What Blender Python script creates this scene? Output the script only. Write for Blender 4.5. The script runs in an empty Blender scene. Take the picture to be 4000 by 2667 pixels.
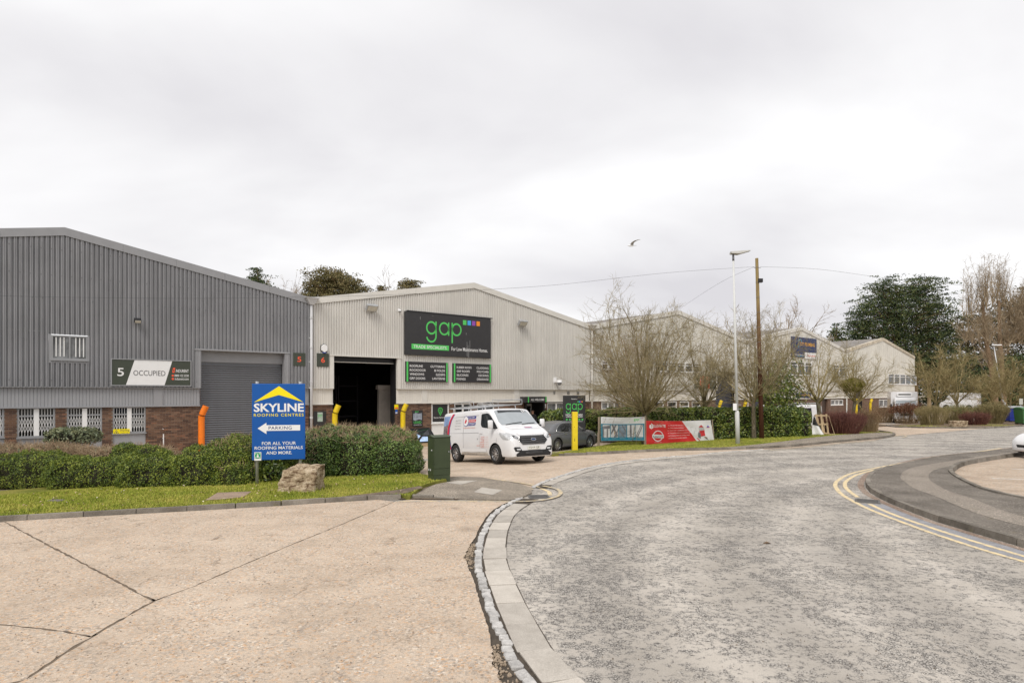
import bpy, bmesh, math, random
import numpy as np
from mathutils import Vector, Matrix
from mathutils.geometry import delaunay_2d_cdt
from mathutils.bvhtree import BVHTree

R = random.Random(11)
NP = np.random.default_rng(5)
S = bpy.context.scene
C = S.collection
PI = math.pi

# ------------------------------------------------------------------ camera
CAMH = 2.45
FPX = 2450.0            # focal length in pixels of the 4000 px wide photograph
HOR = 1535.0            # row of the horizon in the photograph
cam = bpy.data.objects.new('camera', bpy.data.cameras.new('camera'))
C.objects.link(cam)
cam.location = (0, 0, CAMH)
cam.rotation_euler = (PI/2, 0, 0)
cam.data.sensor_width = 36
cam.data.lens = FPX/4000*36
cam.data.shift_y = (HOR-1333.5)/4000
cam.data.clip_start = 0.05
cam.data.clip_end = 6000
S.camera = cam

# ------------------------------------------------------------------ sky, sun, exposure
SUN_EL, SUN_AZ = math.radians(50), math.radians(198)   # azimuth clockwise from +Y (view direction)
W = bpy.data.worlds.new('World')
S.world = W
W.use_nodes = True
nt = W.node_tree
nt.nodes.clear()
def wn(t, **k):
    n = nt.nodes.new(t)
    for a, b in k.items():
        setattr(n, a, b)
    return n
out = wn('ShaderNodeOutputWorld'); bg = wn('ShaderNodeBackground')
bg.inputs['Strength'].default_value = 0.1
sky = wn('ShaderNodeTexSky', sky_type='NISHITA', sun_disc=False)
sky.sun_elevation = SUN_EL; sky.sun_rotation = SUN_AZ; sky.air_density = 1; sky.dust_density = 3
tc = wn('ShaderNodeTexCoord')
sep = wn('ShaderNodeSeparateXYZ')
nt.links.new(tc.outputs['Generated'], sep.inputs[0])
zz = wn('ShaderNodeMath', operation='ABSOLUTE'); nt.links.new(sep.outputs[2], zz.inputs[0])
za = wn('ShaderNodeMath', operation='ADD'); nt.links.new(zz.outputs[0], za.inputs[0]); za.inputs[1].default_value = 0.30
dx = wn('ShaderNodeMath', operation='DIVIDE'); nt.links.new(sep.outputs[0], dx.inputs[0]); nt.links.new(za.outputs[0], dx.inputs[1])
dy = wn('ShaderNodeMath', operation='DIVIDE'); nt.links.new(sep.outputs[1], dy.inputs[0]); nt.links.new(za.outputs[0], dy.inputs[1])
cmb = wn('ShaderNodeCombineXYZ'); nt.links.new(dx.outputs[0], cmb.inputs[0]); nt.links.new(dy.outputs[0], cmb.inputs[1])
mp = wn('ShaderNodeMapping'); nt.links.new(cmb.outputs[0], mp.inputs[0])
mp.inputs['Scale'].default_value = (0.8, 1.25, 1); mp.inputs['Location'].default_value = (5.1, 1.4, 3.0)
mp.inputs['Rotation'].default_value = (0, 0, math.radians(-14))
nz = wn('ShaderNodeTexNoise'); nz.inputs['Scale'].default_value = 1.15; nz.inputs['Detail'].default_value = 6
nz.inputs['Roughness'].default_value = 0.46; nz.inputs['Distortion'].default_value = 0.25
nt.links.new(mp.outputs[0], nz.inputs['Vector'])
rp = wn('ShaderNodeValToRGB')
e = rp.color_ramp.elements
e[0].position = 0.31; e[0].color = (0.635, 0.62, 0.645, 1)
e[1].position = 0.66; e[1].color = (0.95, 0.945, 0.945, 1)
m1 = rp.color_ramp.elements.new(0.48); m1.color = (0.79, 0.78, 0.79, 1)
nt.links.new(nz.outputs['Fac'], rp.inputs[0])
sc10 = wn('ShaderNodeVectorMath', operation='SCALE'); sc10.inputs['Scale'].default_value = 7.8
nt.links.new(rp.outputs[0], sc10.inputs[0])
mx = wn('ShaderNodeMixRGB'); mx.inputs[0].default_value = 0.96
nt.links.new(sky.outputs[0], mx.inputs[1]); nt.links.new(sc10.outputs[0], mx.inputs[2])
nt.links.new(mx.outputs[0], bg.inputs['Color']); nt.links.new(bg.outputs[0], out.inputs[0])

sun = bpy.data.objects.new('sun', bpy.data.lights.new('sun', 'SUN'))
C.objects.link(sun)
sun.data.energy = 1.5; sun.data.angle = math.radians(22); sun.data.color = (1.0, 0.95, 0.88)
_sd = Vector((math.sin(SUN_AZ)*math.cos(SUN_EL), math.cos(SUN_AZ)*math.cos(SUN_EL), math.sin(SUN_EL)))
sun.rotation_euler = (-_sd).to_track_quat('-Z', 'Y').to_euler()
sun.location = _sd*50

V = S.view_settings
V.view_transform = 'Standard'; V.look = 'None'; V.gamma = 1; V.exposure = 0.60; V.use_curve_mapping = False
S.cycles.max_bounces = 6; S.cycles.diffuse_bounces = 3; S.cycles.glossy_bounces = 3
S.cycles.transparent_max_bounces = 8; S.cycles.caustics_reflective = False; S.cycles.caustics_refractive = False

# ------------------------------------------------------------------ place frames
TH = math.atan(3050/FPX)             # direction of the row of units, from the view direction
ST, CT = math.sin(TH), math.cos(TH)
DF = 31.0                            # distance from the camera to the facade plane
ALPHA = math.atan2(CT, ST)           # facade frame: x along the row, y into the building
FOOT = Vector((-DF*CT, DF*ST, 0))
FLOOR = -0.42                        # yard level at the facade
def fpt(s, y=0.0, z=0.0):            # facade frame -> world
    return Vector((FOOT.x+s*ST-y*CT, FOOT.y+s*CT+y*ST, z))
def fs(px, t=0.0):                   # photograph column -> distance along the row (plane t in front of the facade)
    q = (px-2000)/FPX
    return (DF-t)*(q*ST+CT)/(ST-q*CT)
def fz(px, py, t=0.0):               # photograph pixel -> world height on that plane
    s = fs(px, t)
    Z = (DF-t)*ST+s*CT
    return CAMH+(HOR-py)*Z/FPX
def tdist(x, y):
    return DF-(y*ST-x*CT)
def sstep(u):
    u = min(1.0, max(0.0, u)); return u*u*(3-2*u)
def g(x, y):                         # height of the ground: falls gently from the road to the units
    return FLOOR*sstep((15.5-tdist(x, y))/8.5)
def G(px, py, h=0.0):                # photograph pixel -> point on the ground raised by h
    Z = FPX*(CAMH-h)/(py-HOR); x = (px-2000)*Z/FPX
    for _ in range(25):
        Z = 0.5*Z+0.5*FPX*(CAMH-h-g(x, Z))/(py-HOR); x = (px-2000)*Z/FPX
    return Vector((x, Z, g(x, Z)+h))
def at(px, py, Y):                   # photograph pixel -> point at depth Y
    return Vector(((px-2000)*Y/FPX, Y, CAMH+(HOR-py)*Y/FPX))

# ------------------------------------------------------------------ objects
def tag(o, label=None, cat=None, group=None, kind=None):
    if label: o['label'] = label
    if cat: o['category'] = cat
    if group: o['group'] = group
    if kind: o['kind'] = kind
    return o
def empty(name, loc=(0, 0, 0), rz=0.0, label=None, cat=None, group=None, kind=None, parent=None):
    o = bpy.data.objects.new(name, None)
    C.objects.link(o); o.location = loc; o.rotation_euler = (0, 0, rz); o.empty_display_size = 0.2
    if parent: o.parent = parent
    return tag(o, label, cat, group, kind)
def link(name, me, mat=None, parent=None, loc=None, rot=None):
    if mat is not None and not me.materials:
        me.materials.append(mat)
    o = bpy.data.objects.new(name, me)
    C.objects.link(o)
    if parent: o.parent = parent
    if loc is not None: o.location = loc
    if rot is not None: o.rotation_euler = rot
    return o
def npmesh(name, verts, faces, mat=None, parent=None, smooth=False):
    """verts (n,3) array, faces (m,k) array of one polygon size"""
    verts = np.asarray(verts, np.float32); faces = np.asarray(faces, np.int32)
    me = bpy.data.meshes.new(name)
    m, k = faces.shape
    me.vertices.add(len(verts)); me.vertices.foreach_set('co', verts.ravel())
    me.loops.add(m*k); me.loops.foreach_set('vertex_index', faces.ravel())
    me.polygons.add(m); me.polygons.foreach_set('loop_start', np.arange(0, m*k, k, dtype=np.int32))
    if smooth: me.polygons.foreach_set('use_smooth', np.ones(m, bool))
    me.update(calc_edges=True)
    return link(name, me, mat, parent)

class MB:
    """collects shapes into one mesh"""
    def __init__(s):
        s.v = []; s.f = []
    def add(s, vs, fs_):
        n = len(s.v); s.v += [tuple(p) for p in vs]; s.f += [tuple(i+n for i in f) for f in fs_]; return s
    def box(s, a, b, M=None):
        (x0, y0, z0), (x1, y1, z1) = a, b
        vs = [Vector(p) for p in ((x0, y0, z0), (x1, y0, z0), (x1, y1, z0), (x0, y1, z0), (x0, y0, z1), (x1, y0, z1), (x1, y1, z1), (x0, y1, z1))]
        if M is not None: vs = [M @ p for p in vs]
        return s.add(vs, [(0, 3, 2, 1), (4, 5, 6, 7), (0, 1, 5, 4), (1, 2, 6, 5), (2, 3, 7, 6), (3, 0, 4, 7)])
    def cbox(s, c, d, rz=0.0, M=None):
        m = Matrix.Translation(c) @ Matrix.Rotation(rz, 4, 'Z')
        if M is not None: m = M @ m
        return s.box((-d[0]/2, -d[1]/2, -d[2]/2), (d[0]/2, d[1]/2, d[2]/2), m)
    def bar(s, p, q, w, d=None, up=(0, 0, 1)):
        p = Vector(p); q = Vector(q); x = (q-p); L = x.length; x.normalize()
        up = Vector(up)
        if abs(x.dot(up)) > .98: up = Vector((0, 1, 0))
        y = up.cross(x).normalized(); z = x.cross(y)
        M = Matrix((x, y, z)).transposed().to_4x4(); M.translation = p
        d = d or w
        return s.box((0, -w/2, -d/2), (L, w/2, d/2), M)
    def tube(s, pts, r, n=8, caps=True):
        pts = [Vector(p) for p in pts]
        rs = r if isinstance(r, (list, tuple)) else [r]*len(pts)
        rings = []; vs = []; fc = []
        ref = Vector((0, 0, 1))
        for i, p in enumerate(pts):
            t = (pts[min(i+1, len(pts)-1)]-pts[max(i-1, 0)]).normalized()
            rr = ref if abs(t.dot(ref)) < .95 else Vector((1, 0, 0))
            a = t.cross(rr).normalized(); b = t.cross(a)
            rings.append(len(vs))
            for k in range(n):
                an = 2*PI*k/n
                vs.append(p+(a*math.cos(an)+b*math.sin(an))*rs[i])
        for i in range(len(pts)-1):
            for k in range(n):
                fc.append((rings[i]+k, rings[i]+(k+1) % n, rings[i+1]+(k+1) % n, rings[i+1]+k))
        if caps:
            fc.append(tuple(range(n-1, -1, -1))); fc.append(tuple(rings[-1]+k for k in range(n)))
        return s.add(vs, fc)
    def lathe(s, prof, n=24, M=None):
        """prof list of (r, h) turned about local Z"""
        vs = []; fc = []
        for r, h in prof:
            for k in range(n):
                a = 2*PI*k/n; p = Vector((r*math.cos(a), r*math.sin(a), h)); vs.append(M @ p if M is not None else p)
        for i in range(len(prof)-1):
            for k in range(n):
                fc.append((i*n+k, i*n+(k+1) % n, (i+1)*n+(k+1) % n, (i+1)*n+k))
        return s.add(vs, fc)
    def prism(s, poly, y0, y1, M=None):
        """poly in x,z; thick from y0 to y1"""
        n = len(poly)
        vs = [Vector((x, y0, z)) for x, z in poly]+[Vector((x, y1, z)) for x, z in poly]
        if M is not None: vs = [M @ p for p in vs]
        fc = [tuple(range(n)), tuple(range(2*n-1, n-1, -1))]+[(i, i+n, (i+1) % n+n, (i+1) % n) for i in range(n)]
        return s.add(vs, fc)
    def quad(s, a, b, c, d):
        return s.add([a, b, c, d], [(0, 1, 2, 3)])
    def mesh(s, name, smooth=False, bevel=0, fix=True):
        me = bpy.data.meshes.new(name)
        me.from_pydata(s.v, [], s.f)
        if bevel or fix:
            bm = bmesh.new(); bm.from_mesh(me)
            if fix: bmesh.ops.recalc_face_normals(bm, faces=bm.faces)
            if bevel:
                bmesh.ops.bevel(bm, geom=list(bm.edges), offset=bevel, segments=1, affect='EDGES', clamp_overlap=True)
            bm.to_mesh(me); bm.free()
        if smooth:
            me.polygons.foreach_set('use_smooth', np.ones(len(me.polygons), bool))
        return me
    def build(s, name, mat=None, parent=None, smooth=False, bevel=0, fix=True):
        return link(name, s.mesh(name, smooth, bevel, fix), mat, parent)
def box(name, a, b, mat, parent=None, bevel=0):
    return MB().box(a, b).build(name, mat, parent, bevel=bevel)
def shade_auto(o, ang=35):
    me = o.data
    me.polygons.foreach_set('use_smooth', np.ones(len(me.polygons), bool))
    bm = bmesh.new(); bm.from_mesh(me)
    for ed in bm.edges:
        ed.smooth = not (len(ed.link_faces) == 2 and ed.calc_face_angle(0) > math.radians(ang))
    bm.to_mesh(me); bm.free()
    return o

# ------------------------------------------------------------------ materials
MATS = {}
class NG:
    def __init__(s, name):
        s.m = bpy.data.materials.new(name); s.m.use_nodes = True
        s.t = s.m.node_tree; s.b = s.t.nodes['Principled BSDF']; s.o = s.t.nodes['Material Output']
        s.tc = s.n('ShaderNodeTexCoord')
    def n(s, t, **k):
        x = s.t.nodes.new(t)
        for a, b in k.items(): setattr(x, a, b)
        return x
    def l(s, a, b): s.t.links.new(a, b)
    def noise(s, scale, detail=4, rough=.55, vec=None, dist=0):
        x = s.n('ShaderNodeTexNoise'); x.inputs['Scale'].default_value = scale; x.inputs['Detail'].default_value = detail
        x.inputs['Roughness'].default_value = rough; x.inputs['Distortion'].default_value = dist
        s.l(vec if vec is not None else s.tc.outputs['Object'], x.inputs['Vector']); return x.outputs['Fac']
    def vor(s, scale, feature='F1', vec=None, out='Distance', rnd=1):
        x = s.n('ShaderNodeTexVoronoi', feature=feature); x.inputs['Scale'].default_value = scale; x.inputs['Randomness'].default_value = rnd
        s.l(vec if vec is not None else s.tc.outputs['Object'], x.inputs['Vector']); return x.outputs[out]
    def ramp(s, fac, *stops):
        x = s.n('ShaderNodeValToRGB'); el = x.color_ramp.elements
        for i, (p, c) in enumerate(stops):
            c = (c, c, c) if isinstance(c, (int, float)) else c
            q = el[i] if i < 2 else el.new(p)
            q.position = p; q.color = (*c[:3], 1)
        s.l(fac, x.inputs[0]); return x.outputs[0]
    def mix(s, f, a, b, mode='MIX'):
        x = s.n('ShaderNodeMixRGB', blend_type=mode)
        for i, q in ((0, f), (1, a), (2, b)):
            if isinstance(q, (int, float)):
                x.inputs[i].default_value = q if i == 0 else (q, q, q, 1)
            elif isinstance(q, (tuple, list)): x.inputs[i].default_value = (*q[:3], 1)
            else: s.l(q, x.inputs[i])
        return x.outputs[0]
    def math(s, op, a, b=0.0, clamp=False):
        x = s.n('ShaderNodeMath', operation=op, use_clamp=clamp)
        for i, q in ((0, a), (1, b)):
            if isinstance(q, (int, float)): x.inputs[i].default_value = q
            else: s.l(q, x.inputs[i])
        return x.outputs[0]
    def mapping(s, scale=(1, 1, 1), rot=(0, 0, 0), src='Object'):
        x = s.n('ShaderNodeMapping'); x.inputs['Scale'].default_value = scale; x.inputs['Rotation'].default_value = rot
        s.l(s.tc.outputs[src], x.inputs[0]); return x.outputs[0]
    def bump(s, h, strength=.3, dist=.01):
        x = s.n('ShaderNodeBump'); x.inputs['Strength'].default_value = strength; x.inputs['Distance'].default_value = dist
        s.l(h, x.inputs['Height']); s.l(x.outputs[0], s.b.inputs['Normal'])
    def col(s, c):
        if isinstance(c, (tuple, list)): s.b.inputs['Base Color'].default_value = (*c[:3], 1)
        else: s.l(c, s.b.inputs['Base Color'])
    def set(s, rough=None, metal=None, spec=None):
        if rough is not None:
            if isinstance(rough, (int, float)): s.b.inputs['Roughness'].default_value = rough
            else: s.l(rough, s.b.inputs['Roughness'])
        if metal is not None: s.b.inputs['Metallic'].default_value = metal
        if spec is not None: s.b.inputs['Specular IOR Level'].default_value = spec
        return s
def pm(name, c, rough=.6, metal=0, spec=.4, var=.12, scale=3.0, fine=0.0, bump=0.0, bscale=60, stretch=None):
    """plain procedural material: colour broken up by two noises"""
    if name in MATS: return MATS[name]
    q = NG(name)
    vec = q.mapping(stretch) if stretch else None
    n1 = q.noise(scale, 5, .6, vec)
    k = q.ramp(n1, (.3, 1-var), (.7, 1+var*.6))
    cc = q.mix(1.0, (*c,), k, 'MULTIPLY')
    if fine:
        k2 = q.ramp(q.noise(scale*22, 3, .7), (.35, 1-fine), (.65, 1+fine))
        cc = q.mix(1.0, cc, k2, 'MULTIPLY')
    q.col(cc); q.set(rough, metal, spec)
    if bump: q.bump(q.noise(bscale, 4, .6), bump, .01)
    MATS[name] = q.m
    return q.m
def leafmat(name, c0, c1, c2, rough=.5, spec=.4, patch=1.3, trans=.0):
    if name in MATS: return MATS[name]
    q = NG(name)
    geo = q.n('ShaderNodeNewGeometry')
    n = q.noise(patch, 4, .6)
    f = q.math('ADD', q.math('MULTIPLY', geo.outputs['Random Per Island'], .42), q.math('MULTIPLY', n, .76))
    q.col(q.ramp(f, (.25, c0), (.85, c2), (.55, c1))); q.set(rough, 0, spec)
    MATS[name] = q.m
    return q.m

# ------------------------------------------------------------------ planar sheets on the ground
def inside(poly, x, y):
    c = False; n = len(poly); j = n-1
    for i in range(n):
        xi, yi = poly[i]; xj, yj = poly[j]
        if (yi > y) != (yj > y) and x < (xj-xi)*(y-yi)/(yj-yi+1e-12)+xi: c = not c
        j = i
    return c
def densify(pts, step):
    o = []
    n = len(pts)
    for i in range(n):
        a = Vector(pts[i]); b = Vector(pts[(i+1) % n]); k = max(1, int((b-a).length/step))
        o += [tuple(a.lerp(b, j/k)) for j in range(k)]
    return o
def tri_poly(poly, step, edge=None):
    poly = densify([(p[0], p[1]) for p in poly], edge or step)
    xs = [p[0] for p in poly]; ys = [p[1] for p in poly]
    vs = [Vector(p) for p in poly]; n = len(vs)
    x = min(xs)+step*.5
    while x < max(xs):
        y = min(ys)+step*.5
        while y < max(ys):
            if inside(poly, x, y): vs.append(Vector((x+step*.03*math.sin(y*7), y)))
            y += step
        x += step
    r = delaunay_2d_cdt(vs, [(i, (i+1) % n) for i in range(n)], [list(range(n))], 1, 1e-5)
    return r[0], r[2]
def sheet(name, poly, h, mat, parent=None, step=1.5, kind=None, edge=None, skirt=0.0):
    vs, fc = tri_poly(poly, step, edge)
    hf = h if callable(h) else (lambda x, y: h)
    m = MB(); m.add([(p.x, p.y, g(p.x, p.y)+hf(p.x, p.y)) for p in vs], [tuple(f) for f in fc])
    me = bpy.data.meshes.new(name); me.from_pydata(m.v, [], m.f); me.update()
    if sum(p.normal.z for p in me.polygons) < 0: me.flip_normals()
    if skirt:
        bm = bmesh.new(); bm.from_mesh(me)
        ex = bmesh.ops.extrude_edge_only(bm, edges=[e_ for e_ in bm.edges if e_.is_boundary])
        for v_ in ex['geom']:
            if isinstance(v_, bmesh.types.BMVert): v_.co.z -= skirt
        bm.to_mesh(me); bm.free()
    o = link(name, me, mat, parent)
    if kind: o['kind'] = kind
    return o
def smooth_line(pts, n=8):
    """Catmull-Rom through 2D/3D points"""
    P = [Vector(p) for p in pts]; o = []
    for i in range(len(P)-1):
        a = P[max(i-1, 0)]; b = P[i]; c = P[i+1]; d = P[min(i+2, len(P)-1)]
        for k in range(n):
            t = k/n
            o.append(.5*((2*b)+(c-a)*t+(2*a-5*b+4*c-d)*t*t+(3*b-a-3*c+d)*t**3))
    o.append(P[-1]); return o
def walk(pts, step, jitter=0.0):
    """points along a polyline: (pos, direction, length) of consecutive pieces"""
    pts = [Vector(p) for p in pts]; L = [0]
    for a, b in zip(pts, pts[1:]): L.append(L[-1]+(b-a).length)
    def pos(d):
        for i in range(len(pts)-1):
            if d <= L[i+1] or i == len(pts)-2:
                return pts[i].lerp(pts[i+1], (d-L[i])/max(1e-9, L[i+1]-L[i]))
    d = 0; o = []
    while d < L[-1]-step*.3:
        s = step*(1+R.uniform(-jitter, jitter)); e = min(d+s, L[-1])
        a = pos(d); b = pos(e); o.append((a, b, (a+b)/2, (b-a).normalized(), (b-a).length)); d = e
    return o
def offset_line(pts, d):
    """shift a polyline to its left by d (2D)"""
    o = []
    for i, p in enumerate(pts):
        t = (Vector(pts[min(i+1, len(pts)-1)])-Vector(pts[max(i-1, 0)])); n = Vector((-t.y, t.x)).normalized()
        o.append(Vector((p[0]+n.x*d, p[1]+n.y*d)))
    return o
def ribbon(name, pts, w, h, mat, parent=None):
    a = offset_line(pts, w/2); b = offset_line(pts, -w/2); n = len(pts)
    vs = [(p.x, p.y, g(p.x, p.y)+h) for p in a]+[(p.x, p.y, g(p.x, p.y)+h) for p in b]
    return MB().add(vs, [(i+1, i, i+n, i+n+1) for i in range(n-1)]).build(name, mat, parent, fix=False)

# ------------------------------------------------------------------ lettering
_txt = {}
def text_geo(s, bold=0.0, spacing=1.0, ext=0.0):
    key = (s, bold, spacing, ext)
    if key not in _txt:
        cu = bpy.data.curves.new('t', 'FONT'); cu.body = s; cu.size = 1; cu.offset = bold*.45; cu.space_character = spacing
        cu.resolution_u = 3; cu.extrude = ext
        o = bpy.data.objects.new('t', cu); C.objects.link(o)
        dg = bpy.context.evaluated_depsgraph_get(); dg.update()
        me = bpy.data.meshes.new_from_object(o.evaluated_get(dg))
        vs = [v.co.copy() for v in me.vertices]; fc = [tuple(p.vertices) for p in me.polygons]
        bpy.data.objects.remove(o); bpy.data.curves.remove(cu); bpy.data.meshes.remove(me)
        _txt[key] = (vs, fc)
    return _txt[key]
def text_fit(s, x0, x1, z0, z1, bold=0.0, spacing=1.0, align='fill'):
    """flat lettering fitted into a rectangle: 2D points and faces. align: fill, l, r, c keep the aspect"""
    vs, fc = text_geo(s, bold, spacing)
    ax = min(v.x for v in vs); bx = max(v.x for v in vs); ay = min(v.y for v in vs); by = max(v.y for v in vs)
    sy = (z1-z0)/(by-ay); sx = (x1-x0)/(bx-ax)
    ox = x0
    if align != 'fill':
        sx = min(sx, sy*1.0); w = (bx-ax)*sx
        ox = x0 if align == 'l' else x1-w if align == 'r' else (x0+x1-w)/2
    return [(ox+(v.x-ax)*sx, z0+(v.y-ay)*sy) for v in vs], fc
def text(parent, s, x0, x1, z0, z1, y, mat, bold=0.0, align='fill', spacing=1.0, name='lettering', M=None):
    p2, fc = text_fit(s, x0, x1, z0, z1, bold, spacing, align)
    vs = [Vector((a, y, b)) for a, b in p2]
    if M is not None: vs = [M(v) for v in vs]
    return MB().add(vs, fc).build(name, mat, parent, fix=False)
def ring2d(cx, cz, r0, r1, a0=0, a1=2*PI, n=28):
    out_ = []; f = []
    for i in range(n+1):
        a = a0+(a1-a0)*i/n
        out_ += [(cx+r1*math.cos(a), cz+r1*math.sin(a)), (cx+r0*math.cos(a), cz+r0*math.sin(a))]
    for i in range(n): f.append((2*i, 2*i+1, 2*i+3, 2*i+2))
    return out_, f
def flat(parent, name, polys, y, mat, M=None):
    """polys: list of 2D polygons (x,z) or (points, faces); drawn as thin print at y"""
    m = MB()
    for p in polys:
        if isinstance(p, tuple) and isinstance(p[1], list) and p[1] and isinstance(p[1][0], tuple) and len(p) == 2 and isinstance(p[0], list):
            pts, fc = p
        else: pts, fc = p, [tuple(range(len(p)))]
        vs = [Vector((a, y, b)) for a, b in pts]
        if M is not None: vs = [M(v) for v in vs]
        m.add(vs, fc)
    return m.build(name, mat, parent, fix=False)
def rect(x0, x1, z0, z1): return [(x0, z0), (x1, z0), (x1, z1), (x0, z1)]
def gap_mark(parent, x0, x1, z0, z1, y, mat, name='lettering'):
    """the three round letters g a p: z0 is the baseline, z1 the height of the small letters"""
    h = z1-z0; lw = (x1-x0)*.29; gapx = (x1-x0-3*lw)/2; kx = lw/h; r = h/2; w = h*.125; desc = h*.50
    P = []
    def sc(pf, cx): return ([(cx+(a)*kx, b) for a, b in pf[0]], pf[1])
    for i in range(3):
        cx = x0+lw/2+i*(lw+gapx); P.append(sc(ring2d(0, z0+r, r-w, r), cx))
        xr = cx+lw/2
        if i < 2: P.append(rect(xr-w*kx, xr, z0 if i else z0-desc+r*.8, z1))
        else: P.append(rect(cx-lw/2, cx-lw/2+w*kx, z0-desc-h*.05, z1))
    P.append(sc(ring2d(0, z0-desc+r*.8, r-w, r, -PI*.93, 0.0), x0+lw/2))
    return flat(parent, name, P, y, mat)
# ================================================================== GROUND
def mat_road():
    q = NG('worn_asphalt')
    wob = q.n('ShaderNodeVectorMath', operation='ADD')
    nz_ = q.n('ShaderNodeTexNoise'); nz_.inputs['Scale'].default_value = 14
    q.l(q.tc.outputs['Object'], nz_.inputs['Vector'])
    s_ = q.n('ShaderNodeVectorMath', operation='SCALE'); s_.inputs['Scale'].default_value = .045
    q.l(nz_.outputs['Color'], s_.inputs[0]); q.l(q.tc.outputs['Object'], wob.inputs[0]); q.l(s_.outputs[0], wob.inputs[1])
    ed = q.vor(36, 'DISTANCE_TO_EDGE', wob.outputs[0])
    gapm = q.ramp(ed, (.04, 1.0), (.17, 0.0))
    big = q.noise(.5, 6, .72, q.mapping((1, .75, 1), (0, 0, .6)))
    med = q.noise(3.4, 5, .65)
    fine = q.noise(13, 4, .65)
    patch = q.math('ADD', q.math('ADD', q.math('MULTIPLY', big, .62), q.math('MULTIPLY', med, .6)), q.math('MULTIPLY', fine, .85))
    patch = q.math('MULTIPLY', patch, .5)
    pm_ = q.ramp(patch, (.49, 0.0), (.56, 1.0))
    chips = q.math('MULTIPLY', gapm, pm_)
    cell = q.vor(36, 'F1', wob.outputs[0], 'Color')
    hs = q.n('ShaderNodeSeparateColor'); q.l(cell, hs.inputs[0])
    chipc = q.ramp(hs.outputs[0], (0, (.30, .28, .255)), (1, (.50, .468, .425)))
    pale = q.ramp(q.noise(1.1, 6, .6), (.3, (.385, .35, .305)), (.7, (.485, .445, .395)))
    grain = q.ramp(q.noise(90, 3, .7), (.3, .82), (.7, 1.14))
    pale = q.mix(1, pale, grain, 'MULTIPLY')
    base = q.mix(q.math('MULTIPLY', pm_, .85), pale, chipc)
    blue = q.ramp(q.noise(.33, 4, .6, q.mapping((1, 1, 1), (0, 0, 0))), (.52, 0.0), (.7, 1.0))
    base = q.mix(q.math('MULTIPLY', blue, .34), base, (.25, .235, .222))
    # tyre polished bands following the bend
    sp = q.n('ShaderNodeSeparateXYZ'); q.l(q.tc.outputs['Object'], sp.inputs[0])
    ax = q.math('SUBTRACT', sp.outputs[0], 15.0); ay = q.math('SUBTRACT', sp.outputs[1], 6.5)
    rr = q.math('SQRT', q.math('ADD', q.math('MULTIPLY', ax, ax), q.math('MULTIPLY', ay, ay)))
    rr = q.math('ADD', rr, q.math('MULTIPLY', q.noise(.3, 2), .9))
    band = q.ramp(q.math('ABSOLUTE', q.math('SINE', q.math('MULTIPLY', rr, 1.75))), (.0, .86), (.85, 1.0), (1.0, 1.13))
    base = q.mix(1, base, band, 'MULTIPLY')
    st1 = q.ramp(q.math('ADD', q.vor(.42, 'F1'), q.math('MULTIPLY', q.noise(5, 5, .7), .16)), (.12, .5), (.24, 0.0))
    base = q.mix(st1, base, (.17, .155, .14))
    colr = q.mix(q.math('MULTIPLY', chips, .85), base, (.068, .062, .058))
    dots = q.ramp(q.noise(42, 4, .8, q.mapping((1, 1.0, 1))), (.60, 0.0), (.66, 1.0))
    colr = q.mix(q.math('MULTIPLY', dots, .62), colr, (.13, .125, .12))
    q.col(colr); q.set(.85, 0, .25)
    hh = q.math('SUBTRACT', q.math('MULTIPLY', q.noise(70, 3, .6), .25), chips)
    q.bump(hh, .55, .012)
    return q.m
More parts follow.
